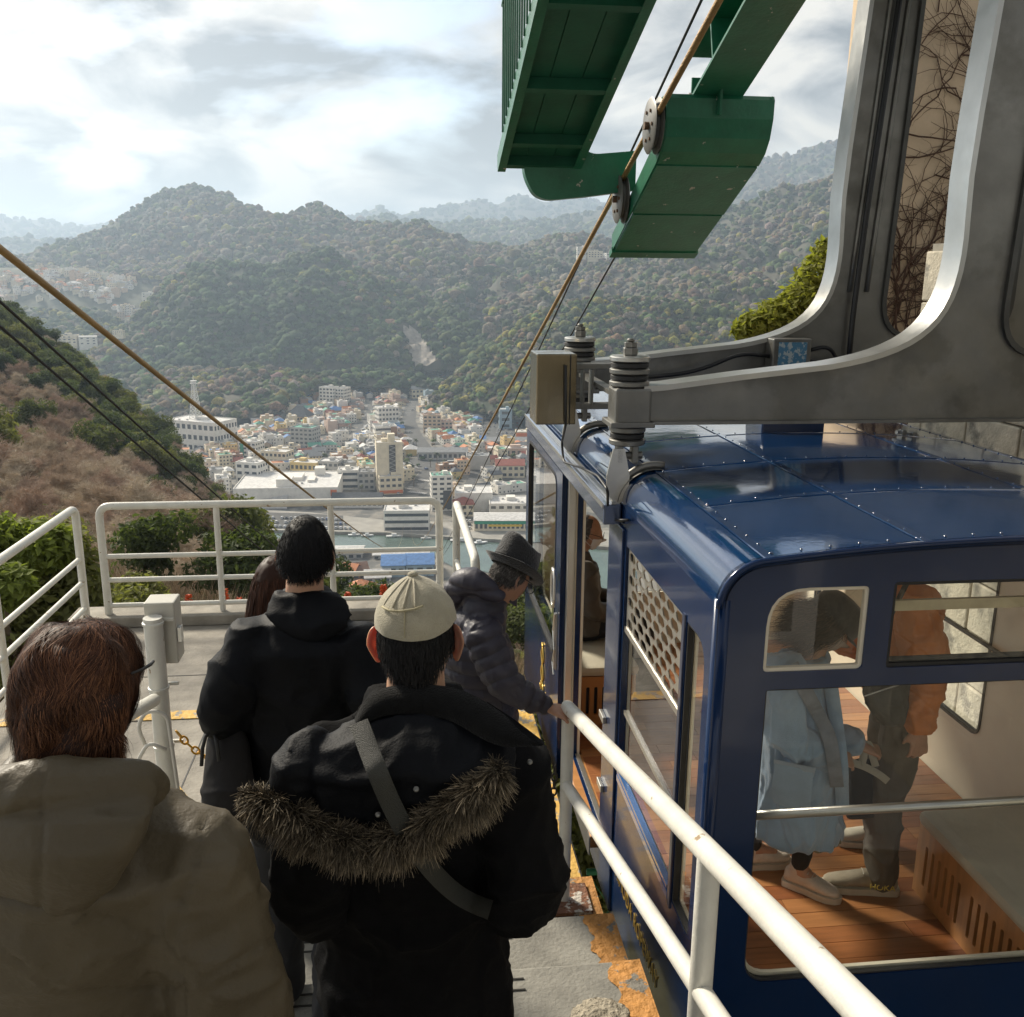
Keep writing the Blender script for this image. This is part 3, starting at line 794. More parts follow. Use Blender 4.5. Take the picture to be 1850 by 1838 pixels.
# roof skin
b = MB(); b.grid(np.array([[(x, y, z) for x, z in prof] for y in np.linspace(Y0-.012, Y1+.012, 26)]))
b.grid(np.array([[(x, y, z) for x, z in roof_profile(off=-.02)] for y in np.linspace(Y0-.012, Y1+.012, 26)])[::-1])
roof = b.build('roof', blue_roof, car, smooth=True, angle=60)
# seams, rivets
b = MB()
def roof_z(x):
    t = np.clip((x-X0-RE)/(X1-X0-2*RE), 0, 1); return ZE+RE+.052*4*t*(1-t)
seams_y = [2.72, 3.37, 4.02, 4.70, 5.40, 6.1, 6.76]
for y in seams_y[1:-1]:
    b.grid(np.array([[(x, y+dy, roof_z(x)+dz) for x in np.linspace(X0+.17, X1-.17, 20)] for dy, dz in ((-.022, 0.0005), (-.018, .003), (.018, .003), (.022, .0005))])[::-1])
for x in (X0+.16, 1.62, 2.42, X1-.16):
    b.grid(np.array([[(x+dx, y, roof_z(x)+dz) for y in np.linspace(Y0, Y1, 12)] for dx, dz in ((-.02, .0005), (-.016, .003), (.016, .003), (.02, .0005))]))
b.build('roof_seam', blue_roof, roof)
b = MB()
def rivet(x, y):
    z = roof_z(x)+.002; n = 6; r = .0052
    v = [(x+r*math.cos(2*math.pi*k/n), y+r*math.sin(2*math.pi*k/n), z) for k in range(n)]+[(x+r*.6*math.cos(2*math.pi*k/n), y+r*.6*math.sin(2*math.pi*k/n), z+.004) for k in range(n)]
    b.add(v, [(k, (k+1) % n, n+(k+1) % n, n+k) for k in range(n)]+[tuple(range(n, 2*n))])
for y in seams_y:
    for x in np.arange(X0+.18, X1-.15, .095): rivet(x, y+.010)
for x in (X0+.175, 1.62, 2.42, X1-.175):
    for y in np.arange(Y0+.05, Y1, .105): rivet(x, y)
stuff(b.build('rivets', blue_roof, roof, smooth=True))
# front and rear faces
def rect(x0, x1, z0, z1, r, n=6): return rounded([(x0, z0), (x1, z0), (x1, z1), (x0, z1)], r, n)
face_out = [(X0, ZB+.04), (X0+.04, ZB), (X1-.04, ZB), (X1, ZB+.04)]
face_poly = face_out+[(x, z) for x, z in prof[::-1]]
sm = lambda x: 2*XM-x
holes = [rect(1.11, 1.44, 1.615, 1.895, [.02, .02, .02, .13]), rect(1.52, sm(1.52), 1.615, 1.905, .015),
         [(sm(x), z) for x, z in rect(1.11, 1.44, 1.615, 1.895, [.02, .02, .02, .13])][::-1], rect(1.125, sm(1.125), .45, 1.555, [.10, .10, .012, .012])]
for nm, y, e in (('front_panel', Y0, .03), ('rear_panel', Y1-.03, .03)):
    b = MB(); b.holed([(x, y, z) for x, z in face_poly], [[(x, y, z) for x, z in h] for h in holes], (0, e, 0)); b.build(nm, blue, car)
inn = [(X0+.03, ZB+.05), (X1-.03, ZB+.05)]+[(min(max(x, X0+.03), X1-.03), z-.025) for x, z in prof[::-1]]
ih = [[(XM+(x-XM)*.985, (z-1.2)*.985+1.2) for x, z in h] for h in holes]
for nm, y in (('front_lining', Y0+.033), ('rear_lining', Y1-.048)):
    b = MB(); b.holed([(x, y, z) for x, z in inn], [[(x, y, z) for x, z in h] for h in ih], (0, .015, 0)); b.build(nm, cream, car)
def frame(name, pl, d, w, m, parent, axis='Y', depth=.02):
    """thin frame following a window outline"""
    pts = np.array(pl); c = pts.mean(0)
    nxt = np.roll(pts, -1, 0)-np.roll(pts, 1, 0); nrm = np.stack([nxt[:, 1], -nxt[:, 0]], 1); nrm /= np.linalg.norm(nrm, axis=1)[:, None]+1e-9
    if ((pts-c)*nrm).sum() > 0: nrm = -nrm
    inner = pts+nrm*w
    mk = (lambda q, k: (q[0], d+k, q[1])) if axis == 'Y' else (lambda q, k: (d+k, q[0], q[1]))
    ring = np.array([[mk(q, k) for q in s] for s, k in ((pts, 0), (inner, 0), (inner, depth), (pts, depth), (pts, 0))])
    bb = MB(); bb.grid(ring, close=True); return bb.build(name, m, parent)
for i, h in enumerate(holes):
    for y in (Y0+.014, Y1-.016):
        bb = MB(); bb.add([(x, y, z) for x, z in h], [tuple(range(len(h)))]); w_ = bb.build('window', pane, car)
        frame('window_frame', h, y-.008 if y < 4 else y, .012 if i != 3 else .006, cream if i in (0, 2) else dark, w_, 'Y', .018)
b = MB(); b.tube([(1.10, Y0+.05, 1.075), (sm(1.10), Y0+.05, 1.075)], .016, 12); b.build('grab_bar', alum, car, smooth=True)
b = MB(); b.box(1.52, sm(1.52), Y0+.035, Y0+.05, 1.795, 1.83); b.build('vent_bar', mat('worn_brass', (.42, .36, .24), .45, .6, var=.2, vscale=9), car)
b = MB(); b.tube([(1.55, Y0+.03, 1.63), (sm(1.55), Y0+.03, 1.63)], .012, 8); b.build('vent_seal', dark, car, smooth=True)
# left side (platform side)
def side_rect(y0, y1, z0, z1, r): return rounded([(y0, z0), (y1, z0), (y1, z1), (y0, z1)], r, 6)
DY0, DY1, DZ0, DZ1 = 4.22, 5.07, 0.045, 1.745
W1 = side_rect(2.775, 2.985, .57, 1.68, [.04, .012, .012, .14]); W2 = side_rect(3.03, 3.905, .555, 1.685, .02)
W3 = side_rect(5.38, 6.60, .55, 1.70, .10)
outer = [(Y0+.02, ZB), (Y1-.02, ZB), (Y1-.02, ZE), (Y0+.02, ZE)]
door = [(DY0, DZ0), (DY1, DZ0), (DY1, DZ1), (DY0, DZ1)]
b = MB(); b.holed([(X0, y, z) for y, z in outer], [[(X0, y, z) for y, z in h] for h in (W1, W2, W3, door)], (.03, 0, 0)); side_l = b.build('side_panel', blue, car)
b = MB(); b.holed([(X0+.033, y, z) for y, z in [(Y0+.04, ZB+.05), (Y1-.04, ZB+.05), (Y1-.04, ZE+.05), (Y0+.04, ZE+.05)]], [[(X0+.033, y, z) for y, z in h] for h in (W1, W2, W3, door)], (.014, 0, 0)); b.build('side_lining', cream, car)
# corner roll at the near left edge
for x in (X0+.022, X1-.022):
    b = MB(); b.tube([(x, Y0+.022, ZB+.03), (x, Y0+.022, ZE+.02)], .028, 14); b.build('corner_trim', blue, car, smooth=True)
# roof rim trim on the near face
rim = [(x, Y0-.012, z) for x, z in prof]
b = MB(); b.tube(rim, .011, 8); b.build('rim_trim', blue, roof, smooth=True)
# grille window
bb = MB(); gh = []
rows, cols = 7, 7; gy0, gy1, gz0, gz1 = 3.045, 3.89, 1.315, 1.67
pw, ph = (gy1-gy0)/cols, (gz1-gz0)/rows
for r_ in range(rows):
    for c_ in range(cols):
        cy0 = gy0+(c_+.5+(.5 if r_ % 2 else 0))*pw; cz0 = gz0+(r_+.5)*ph
        if cy0+pw*.42 > gy1-.005: continue
        a, h_ = pw*.45, ph*.40
        gh.append([(X0+.012, cy0+dy, cz0+dz) for dy, dz in ((-a, 0), (-a*.55, -h_), (a*.55, -h_), (a, 0), (a*.55, h_), (-a*.55, h_))])
bb.holed([(X0+.012, y, z) for y, z in ((3.035, 1.30), (3.90, 1.30), (3.90, 1.682), (3.035, 1.682))], gh, (.006, 0, 0)); bb.build('window_grille', alum, car)
bb = MB(); bb.add([(X0+.024, y, z) for y, z in ((3.035, .56), (3.90, .56), (3.90, 1.30), (3.035, 1.30))], [(0, 1, 2, 3)]); w_ = bb.build('window', pane, car)
bb = MB(); bb.box(X0+.006, X0+.03, 3.032, 3.902, 1.285, 1.31); bb.bar((X0+.02, 3.88, .90), (X0+.02, 3.05, .90), .014, .02); bb.build('window_frame', alum, w_)
bb = MB(); bb.box(X0-.004, X0+.022, 3.032, 3.902, .545, .575); bb.box(X0-.004, X0+.022, 3.04, 3.90, .585, .60); bb.build('window_sill', mat('blue_sill', (.05, .14, .36), .2, coat=1), w_)
bb = MB(); bb.add([(X0+.018, y, z) for y, z in W1], [tuple(range(len(W1)))]); w_ = bb.build('window', pane, car); frame('window_frame', W1, X0+.004, .010, dark, w_, 'X', .02)
bb = MB(); bb.box(X0-.006, X0+.02, 2.992, 3.024, .53, 1.70, bev=.004); bb.build('mullion', mat('navy_mullion', (.01, .02, .06), .3, coat=.5), car)
# door post with hinges, jamb and sill
bb = MB(); bb.box(X0-.012, X0+.028, 3.93, 4.21, ZB+.01, 1.75, bev=.008); bb.build('door_post', blue, car)
for z in (.35, .72):
    bb = MB(); bb.box(X0-.03, X0-.012, 4.12, 4.215, z, z+.035, bev=.003); bb.build('door_latch', alum, car)
bb = MB(); bb.box(X0-.004, X0+.035, 5.072, 5.16, -.02, 1.74); bb.build('door_jamb', mat('beige_jamb', (.50, .42, .30), .45, .25, var=.08, vscale=4), car)
bb = MB(); bb.box(X0-.045, X0-.005, 5.10, 5.16, -.02, 1.74); bb.build('door_jamb', alum, car)
bb = MB(); bb.box(X0-.05, X0+.16, 4.225, 5.07, -.03, .04, bev=.006); bb.build('door_sill', woodm, car)
bb = MB(); bb.box(X0-.056, X0-.05, 4.225, 5.07, -.07, .035); bb.box(X0+.02, X0+.04, 4.235, 5.06, .041, .052); bb.build('sill_strip', alum, car)
# sliding door leaf, open
LX = X0-.075
LW = side_rect(5.36, 6.62, .55, 1.69, .11)
bb = MB(); bb.holed([(LX, y, z) for y, z in ((5.17, -.17), (6.76, -.17), (6.76, 1.74), (5.17, 1.74))], [[(LX, y, z) for y, z in LW]], (.035, 0, 0)); leaf = bb.build('sliding_door', blue, car)
bb = MB(); bb.add([(LX+.015, y, z) for y, z in LW], [tuple(range(len(LW)))]); w_ = bb.build('window', pane, leaf)
frame('window_frame', LW, LX-.003, .018, dark, leaf, 'X', .02)
hx = [(5.19, .98), (5.19, 1.10), (5.215, 1.15), (5.265, 1.15), (5.29, 1.10), (5.29, .98), (5.265, .93), (5.215, .93)]
bb = MB(); bb.tube([(LX-.03, y, z) for y, z in hx+hx[:1]], .010, 8, cap=False); bb.build('door_handle', alum, leaf, smooth=True)
bb = MB(); bb.bar((LX-.012, 5.24, .52), (LX-.012, 5.24, .88), .016); bb.tube([(LX-.02, 5.21, .50), (LX-.02, 5.27, .56), (LX-.02, 5.21, .66), (LX-.02, 5.27, .76), (LX-.02, 5.22, .88)], .006, 6); bb.build('door_lock', alum, leaf)
bb = MB()
for s in (-1, 1):
    bb.tube([(LX-.004, 5.78+s*.05*math.sin(i*.9), .08+i*.035) for i in range(12)], .007, 6)
    bb.tube([(LX-.004, 5.78+s*(.03+.05*i/5), .16+.03*math.sin(i*1.2)) for i in range(6)], .006, 6)
bb.build('gold_crest', gold, leaf, smooth=True)
# door track / gutter along the eave
bb = MB(); bb.box(X0-.085, X0-.005, 4.0, Y1-.02, 1.752, 1.845, bev=.008); bb.build('door_track', mat('blue_grey_track', (.16, .20, .30), .22, .6, coat=.6), car)  # pale blue-grey puts the gutter's sky reflection into the colour
bb = MB(); bb.box(X0-.092, X0-.086, 4.0, Y1-.02, 1.83, 1.848); bb.box(X0-.05, X0-.03, 4.0, Y1-.05, 1.846, 1.86); bb.build('track_trim', steel_pale, car)
# right side
R1 = side_rect(4.33, 6.45, .43, 1.70, .08); R2 = side_rect(2.80, 3.88, .43, 1.70, .08)
b = MB(); b.holed([(X1-.03, y, z) for y, z in outer], [[(X1-.03, y, z) for y, z in h] for h in (R1, R2)], (.03, 0, 0)); b.build('side_panel', blue, car)
b = MB(); b.holed([(X1-.048, y, z) for y, z in [(Y0+.04, ZB+.05), (Y1-.04, ZB+.05), (Y1-.04, ZE+.05), (Y0+.04, ZE+.05)]], [[(X1-.048, y, z) for y, z in h] for h in (R1, R2)], (.014, 0, 0)); b.build('side_lining', cream, car)
for h in (R1, R2):
    bb = MB(); bb.add([(X1-.02, y, z) for y, z in h], [tuple(range(len(h)))]); w_ = bb.build('window', pane, car); frame('window_frame', h, X1-.056, .014, dark, w_, 'X', .012)
bb = MB(); bb.tube([(X1-.10, 2.75, 1.72), (X1-.10, 6.7, 1.72)], .014, 10); bb.tube([(X1-.10, 2.75, .98), (X1-.10, 6.7, .98)], .012, 10)
for y in (2.9, 4.1, 5.3, 6.5): bb.tube([(X1-.04, y, 1.72), (X1-.10, y, 1.72)], .01, 8)
bb.build('hand_bar', mat('dark_bar', (.06, .06, .06), .35, .6), car, smooth=True)
bb = MB()
for k in range(4): bb.tube([(X1-.22-.06*k, 2.8, 1.86), (X1-.22-.06*k, 6.6, 1.86)], .008, 8)
for y in (2.9, 4.0, 5.2, 6.4): bb.bar((X1-.05, y, 1.85), (X1-.44, y, 1.85), .012)
bb.build('luggage_rack', alum, car)
# ceiling
b = MB(); b.grid(np.array([[(x, y, z-.035) for x, z in prof[6:-6]] for y in (Y0+.05, Y1-.05)])[::-1]); b.build('ceiling', cream, car)
# floor boards
flo = [mat('floor_%s' % n, c, .38, var=.2, vscale=4, stretch=(1, 9, 1), detail=6, coat=.25) for n, c in (('board_brown', (.30, .115, .042)), ('board_tan', (.38, .165, .062)), ('board_red', (.26, .09, .034)))]
b = MB(); b.box(X0+.05, X1-.05, Y0+.05, Y1-.05, -.03, .028); fl_ = b.build('floor', mat('floor_base', (.08, .035, .015), .6), car)
rr = random.Random(5); pc = {}
y = Y0+.06
while y < Y1-.10:
    x = X0+.06-(rr.uniform(0, .5))
    xe = 2.38 if y < 3.62 else X1-.06
    while x < xe:
        L_ = .82; xa, xb = max(x, X0+.06), min(x+L_, xe); x += L_
        if xb-xa < .05: continue
        bb = MB(); bb.box(xa+.0015, xb-.0015, y+.0015, y+.0985, .028, .040+rr.uniform(0, .0012)); bb.build('floor_board', rr.choice(flo), fl_)
    y += .10
# right bench with slotted front, and the bench at the far left
def bench(nm, x0, x1, y0, y1, zt, face, slots):
    bb = MB()
    if face == 'X':
        hs = []
        for (a, n) in slots:
            for k in range(n):
                yy = a+k*.052; hs.append([(x0, y, z) for y, z in rounded([(yy, .11), (yy+.022, .11), (yy+.022, .31), (yy, .31)], .0105, 3)])
        bb.holed([(x0, y, z) for y, z in ((y0, .041), (y1, .041), (y1, zt-.07), (y0, zt-.07))], hs, (.018, 0, 0))
        pnl = bb.build('bench_front', woodm, car)
        bb = MB(); bb.box(x0+.03, x0+.04, y0+.01, y1-.01, .05, zt-.08); bb.build('bench_shadow_board', dark, car)  # black board put in for the shade behind the slots
        bb = MB(); bb.box(x0+.02, x1, y1-.02, y1, .041, zt-.07); bb.build('bench_end', woodm, car)
    else:
        hs = []
        for (a, n) in slots:
            for k in range(n):
                xx = a+k*.052; hs.append([(x, y0, z) for x, z in rounded([(xx, .11), (xx+.022, .11), (xx+.022, .30), (xx, .30)], .0105, 3)])
        bb.holed([(x, y0, z) for x, z in ((x0, .041), (x1, .041), (x1, zt-.07), (x0, zt-.07))], hs, (0, .018, 0)); bb.build('bench_front', woodm, car)
        bb = MB(); bb.box(x0+.01, x1-.01, y0+.03, y0+.04, .05, zt-.08); bb.build('bench_shadow_board', dark, car)  # black board again stands for shade inside the bench
        bb = MB(); bb.box(x1-.02, x1, y0+.02, y1, .041, zt-.07); bb.build('bench_end', woodm, car)
    bb = MB(); bb.box(x0-.02 if face == 'X' else x0, x1 if face == 'X' else x1+.02, y0-.015, y1, zt-.068, zt, bev=.028); bb.build('bench_seat', seatm, car, smooth=True, angle=40)
bench('r', 2.33, X1-.06, Y0+.08, 3.66, .46, 'X', ((2.80, 9), (3.31, 6)))
bench('l', X0+.06, 1.42, 5.44, 6.72, .44, 'Y', ((X0+.10, 6),))
bb = MB(); bb.box(X1-.09, X1-.06, 2.8, 3.52, .47, .66, bev=.012); bb.build('bench_back', woodm, car)
# lettering along the lower side
cu = bpy.data.curves.new('lettering', 'FONT'); cu.body = 'SHIMODA ROPEWAY'; cu.size = .098; cu.extrude = .0015; cu.space_character = 1.06
tmp = bpy.data.objects.new('lettering', cu); COL.objects.link(tmp)
bpy.context.view_layer.update()
me = bpy.data.meshes.new_from_object(tmp.evaluated_get(bpy.context.evaluated_depsgraph_get()))
bpy.data.objects.remove(tmp); me.name = 'lettering'; me.materials.append(gold)
lo = bpy.data.objects.new('lettering', me); COL.objects.link(lo); lo.parent = side_l
wid = max(v.co.x for v in me.vertices)
sx = .80/wid
lo.matrix_local = Matrix.Translation(Vector((X0-.0035, 3.895, .075))-Vector(ORG[car.name])) @ Matrix(((0, 0, -1, 0), (-1, 0, 0, 0), (0, 1, 0, 0), (0, 0, 0, 1))) @ Matrix.Diagonal((sx, 1, 1, 1))
# roof pedestal box under the hanger
bb = MB(); bb.box(1.84, 2.18, 4.70, 4.95, 2.03, 2.125, bev=.01); bb.build('roof_box', blue, roof)

# ------------------------------------------------------------------ hanger
hang = thing('cable_car_hanger', 'big grey cast metal hanger frame bolted across the cabin roof', 'hanger', (2.2, 4.6, 2.0))
HY = (4.05, 5.25)
def hanger_frame(y, th=.15):
    zb = 2.217
    out = [(1.02, zb), (3.72, zb), (3.72, 5.6), (2.56, 5.6)]
    top = [(2.50, 5.0), (2.45, 4.2), (2.405, 3.5), (2.395, 3.25)]
    q0, q1, q2, q3 = [np.array(q) for q in ((2.40, 3.08), (2.425, 2.66), (2.30, 2.525), (1.85, 2.452))]
    fil = [tuple((1-s)**3*q0+3*s*(1-s)**2*q1+3*s*s*(1-s)*q2+s**3*q3) for s in np.linspace(0, 1, 16)]
    arm = [(1.45, 2.408), (1.12, 2.366), (1.02, 2.358)]
    outl = out+top+fil+arm
    hx_ = 2.63 if y == HY[0] else 2.685
    hole = rounded([(hx_, 2.50), (3.46, 2.50), (3.46, 5.3), (hx_+.09, 5.3)], [.22, .22, .15, .15], 8)
    bb = MB(); bb.holed([(x, y-th*.30, z) for x, z in outl], [[(x, y-th*.30, z) for x, z in hole]], (0, th*.60, 0)); web = bb.build('frame_web', steel, hang)
    # flanges round outline and opening; edge highlight and inner shade are in their colours
    def flange(poly, w, closed):
        pts = np.array(poly); n = len(pts)
        t = np.zeros_like(pts)
        for i in range(n):
            a = pts[max(i-1, 0)] if not closed else pts[i-1]; c = pts[min(i+1, n-1)] if not closed else pts[(i+1) % n]
            t[i] = (c-a)/np.linalg.norm(c-a)
        nr = np.stack([t[:, 1], -t[:, 0]], 1)
        f = .012
        G_ = np.array([[(p[0]+k*q[0], y+s, p[1]+k*q[1]) for p, q in zip(pts, nr)] for k, s in ((f, -w/2), (f, w/2), (-f, w/2), (-f, -w/2), (f, -w/2))])
        b2 = MB(); b2.grid(G_, close=closed); return b2
    flange(top[::1]+fil+arm, th, False).build('frame_flange', steel_pale, hang, smooth=True, angle=40)
    flange(hole, th*.9, True).build('frame_flange', mat('dark_edge_metal', (.10, .10, .095), .45, .7, var=.2, vscale=5), hang, smooth=True, angle=40)
    bb = MB(); bb.box(1.03, 3.70, y-th/2, y+th/2, zb-.014, zb); bb.build('frame_flange', steel, hang)
    if y == HY[0]: return
    bb = MB()
    for xx in (2.50, 2.60): bb.tube([(xx+.12*(z-3.0)/2.2, y-th*.34, z) for z in np.linspace(2.75, 5.3, 10)], .014, 8)
    bb.build('frame_rib', steel, hang, smooth=True)
for y in HY: hanger_frame(y)
for z in (4.45, 5.4):
    bb = MB(); bb.box(2.50, 2.80, HY[0]+.06, HY[1]-.06, z, z+.16, bev=.01); bb.build('cross_tie', steel, hang)
bb = MB(); bb.box(1.5, 3.8, 3.7, 5.6, 5.61, 5.95, bev=.03); bb.build('carriage_beam', mat('dark_green_steel', (.012, .075, .042), .38, var=.15, vscale=4), hang)
# conduit and label box on the far frame
bb = MB(); bb.box(2.02, 2.24, HY[1]-.17, HY[1]-.05, 2.30, 2.50, bev=.008); jb = bb.build('junction_box', steel, hang)
bb = MB(); bb.box(2.05, 2.21, HY[1]-.178, HY[1]-.171, 2.32, 2.48); bb.build('name_plate', mat('faded_blue_plate', (.08, .22, .34), .45, col2=(.45, .5, .5), c2scale=40, c2lo=.5, c2hi=.56), jb)
cab = mat('black_cable', (.012, .012, .013), .45)
bb = MB(); bb.tube(filleted([(2.02, HY[1]-.12, 2.40), (1.85, HY[1]-.14, 2.42), (1.6, HY[1]-.12, 2.31), (1.3, HY[1]-.10, 2.28)], .15, 6), .011, 8)
bb.tube(filleted([(2.24, HY[1]-.12, 2.43), (2.36, HY[1]-.13, 2.46), (2.45, HY[1]-.10, 2.34), (2.50, HY[1]-.08, 2.30)], .08, 6), .011, 8)
bb.tube(filleted([(2.24, HY[1]-.12, 2.37), (2.40, HY[1]-.13, 2.36), (2.48, HY[1]-.10, 2.34)], .08, 6), .011, 8)
bb.tube(filleted([(2.50, HY[1]-.09, 2.30), (2.50, HY[1]-.09, 2.62), (2.53, HY[1]-.08, 3.2), (2.66, HY[1]-.08, 5.2)], .1, 6), .016, 8)
bb.build('cable', cab, hang, smooth=True)
# dampers
def damper(x, y, low=True):
    d = thing('roof_damper', 'stacked steel and rubber damper at the left end of the nearer hanger arm' if (y < 4.5 and x < 2) else ('stacked steel and rubber damper behind the steel box on the farther hanger arm' if x < 2 else 'stacked steel damper seen through the opening of the farther hanger frame'), 'damper', (x, y, 1.9))
    mz = 2.205
    r = .087
    def disc(z0, z1, rr_, m, nm, n=28):
        b_ = MB(); b_.lathe((x, y, 0), [(rr_-.006, z0), (rr_, z0+.005), (rr_, z1-.005), (rr_-.006, z1)], n); return b_.build(nm, m, d, smooth=True, angle=40)
    b_ = MB(); b_.box(x-.075, x+.085, y-.08, y+.08, mz+.0, mz+.158, bev=.012); b_.box(x-.095, x+.10, y-.095, y+.095, mz-.012, mz+.012, bev=.004); b_.build('damper_block', steel, d)
    z = mz+.160
    for k in range(3):
        disc(z, z+.025, r, steel_pale if k == 2 else steel, 'washer'); z += .026
        if k < 2: disc(z, z+.026, r*.94, dark, 'rubber_ring'); z += .027
    b_ = MB(); b_.lathe((x, y, 0), [(.030, z), (.033, z+.006), (.033, z+.030), (.030, z+.033)], 6); b_.build('nut', steel, d)
    b_ = MB(); b_.lathe((x, y, 0), [(.026, z+.034), (.029, z+.037), (.029, z+.054), (.026, z+.056)], 6); b_.build('nut', steel, d)
    disc(z+.056, z+.072, .017, steel, 'bolt', 16)
    z = mz-.014
    disc(z-.027, z, r*.92, steel, 'washer'); disc(z-.055, z-.028, r*.86, dark, 'rubber_ring'); disc(z-.083, z-.056, r*.92, steel, 'washer')
    b_ = MB(); b_.box(x-.048, x-.020, y-.03, y+.03, z-.165, z-.084, bev=.004); b_.box(x+.020, x+.048, y-.03, y+.03, z-.165, z-.084, bev=.004); b_.lathe((x-.07, y, z-.135), [(.018, 0), (.018, .14)], 8, axis=(1, 0, 0)); b_.build('clevis', steel, d)
    return z
for y in HY:
    z = damper(X0+.02, y)
    # bracket plate from clevis down to the cabin side
    zt = z-.10
    bb = MB(); yy = y
    bb.prism([(X0-.02+dy*1.15, yy-.03, zz_) for dy, zz_ in ((-.022, zt), (.022, zt), (.045, zt-.12), (.042, zt-.20), (0, zt-.26), (-.042, zt-.20), (-.045, zt-.12))], (0, .014, 0)); bb.build('bracket_plate', alum, car)
    arcp = [(X0+RE-(RE+.022)*math.cos(a), ZE+(RE+.022)*math.sin(a)) for a in np.linspace(.15, math.pi/2+.25, 12)]
    bb = MB(); bb.tube([(x, yy, zz_) for x, zz_ in arcp], .018, 8); bb.grid(np.array([[(x, yy-.045, zz_-.012), (x, yy+.045, zz_-.012)] for x, zz_ in arcp])); bb.build('bracket_arm', steel, car, smooth=True)
damper(X1-.12, HY[1])
# steel box on the end of the arms, with its bracket and lead
t = thing('steel_box', 'plain brass-tinted stainless steel box on a bracket above the cabin door', 'box', (X0-.05, 4.62, 2.1))
A = P(968, 768, Y=4.62); Bq = P(1043, 640, Y=4.62)
bb = MB(); bb.box(A[0], Bq[0], 4.62, 4.86, A[2], Bq[2], bev=.006); bb.build('box_body', mat('brown_mirror_steel', (.30, .25, .165), .2, .85, var=.25, vscale=5, rvar=.08, stretch=(1, 1, .35)), t)
bb = MB(); bb.box(A[0]+.165, A[0]+.17, 4.614, 4.62, A[2], Bq[2]); bb.build('box_seam', dark, t)
bb = MB(); zz_ = (A[2]+Bq[2])/2
for dz in (.09, -.11):
    bb.box(Bq[0]-.005, X0+.16, 4.70, 4.76, zz_+dz, zz_+dz+.03, bev=.004)
bb.box(Bq[0]+.09, Bq[0]+.10, 4.69, 4.77, zz_-.1, zz_+.09); bb.box(Bq[0]+.045, Bq[0]+.055, 4.69, 4.77, zz_-.1, zz_+.09); bb.bar((X0+.02, HY[0], zz_+.02), (X0+.02, HY[1], zz_+.02), .05, .02); bb.build('box_bracket', steel, t)
q = [P(1022, 660, Y=4.60), P(1022, 770, Y=4.60), P(1015, 800, X=X0-.10), P(1018, 835, X=X0-.10), P(1050, 845, X=X0-.10), P(1080, 860, X=X0-.10), P(1098, 885, X=X0-.10), P(1098, 925, X=X0-.05), P(1110, 940, X=X0-.03), P(1135, 940, X=X0-.01)]
bb = MB(); bb.tube(filleted(q, .05, 5), .0065, 8); bb.build('cable', cab, t, smooth=True)
# ================================================================== green rope guides, walkway, ropes
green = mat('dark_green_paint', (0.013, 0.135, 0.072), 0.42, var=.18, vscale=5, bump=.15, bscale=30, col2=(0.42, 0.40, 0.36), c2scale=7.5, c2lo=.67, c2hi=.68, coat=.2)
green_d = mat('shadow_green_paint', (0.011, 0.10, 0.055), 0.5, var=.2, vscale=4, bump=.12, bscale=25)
grey_disc = mat('grey_disc_metal', (0.15, 0.147, 0.138), .5, .4, var=.15, vscale=8)
SL = -0.36                                 # rope slope near the station
t = thing('rope_guide', 'green steel rope guide with curved underside and grey pulleys, hanging over the cable', 'rope guide', (2.5, 8.6, 3.0))
prof_g = [(7.66, 4.16), (7.665, 4.02), (7.71, 3.88), (7.79, 3.78), (7.92, 3.70)]
GX0, GX1 = 2.06, 2.91
def slab(pf, x0, x1, th, nm, m=green):
    bb = MB(); top = [(y+.02, z+th) for y, z in pf]
    out = [(x0, y, z) for y, z in pf]+[(x0, y, z) for y, z in top[::-1]]
    bb.prism(out, (x1-x0, 0, 0)); return bb.build(nm, m, t)
slab(prof_g, GX0, GX1, .03, 'curved_plate')
pa, pb, pc_ = (7.925, 3.694), (8.72, 3.365), (9.52, 3.035)
def lerp2(a, c, f): return (a[0]+(c[0]-a[0])*f, a[1]+(c[1]-a[1])*f)
slab([(7.925, 3.688), (8.71, 3.362)], GX0+.0, GX1-.01, .03, 'bottom_plate')
slab([(8.715, 3.352), (9.50, 3.028)], GX0+.01, GX1-.02, .03, 'bottom_plate')
slab([(9.44, 3.040), (9.56, 2.992)], GX0-.02, GX1-.0, .05, 'end_lip')
# side cheeks
for x in (GX0-.012, GX1-.03):
    bb = MB(); ln = [(7.66, 4.18)]+prof_g[1:]+[(9.5, 3.04), (9.5, 3.20), (8.0, 3.86), (7.9, 4.18)]
    bb.prism([(x, y, z+.008) for y, z in ln], (.012, 0, 0)); bb.build('side_cheek', green, t)
for (y, z) in ((7.86, 3.98), (8.95, 3.50)):
    bb = MB(); bb.lathe((GX0-.10, y, z), [(.20, 0), (.215, .01), (.16, .03), (.16, .05), (.215, .07), (.20, .08)], 32, axis=(1, 0, 0)); pl = bb.build('pulley', grey_disc, t, smooth=True, angle=35)
    bb = MB(); bb.lathe((GX0-.135, y, z), [(.03, 0), (.03, .036)], 8, axis=(1, 0, 0))
    for k in range(6):
        a = k*math.pi/3; bb.lathe((GX0-.112, y+.12*math.cos(a), z+.12*math.sin(a)), [(.014, 0), (.014, .014)], 6, axis=(1, 0, 0))
    bb.build('pulley_bolts', mat('rust_bolt', (.12, .07, .04), .8), pl)
for x in (2.32, 2.66):
    bb = MB(); bb.lathe((x-.07, 7.84, 4.13), [(.03, 0), (.10, .02), (.05, .12), (.03, .14)], 20, axis=(1, 0, 0)); bb.build('pulley', grey_disc, t, smooth=True)
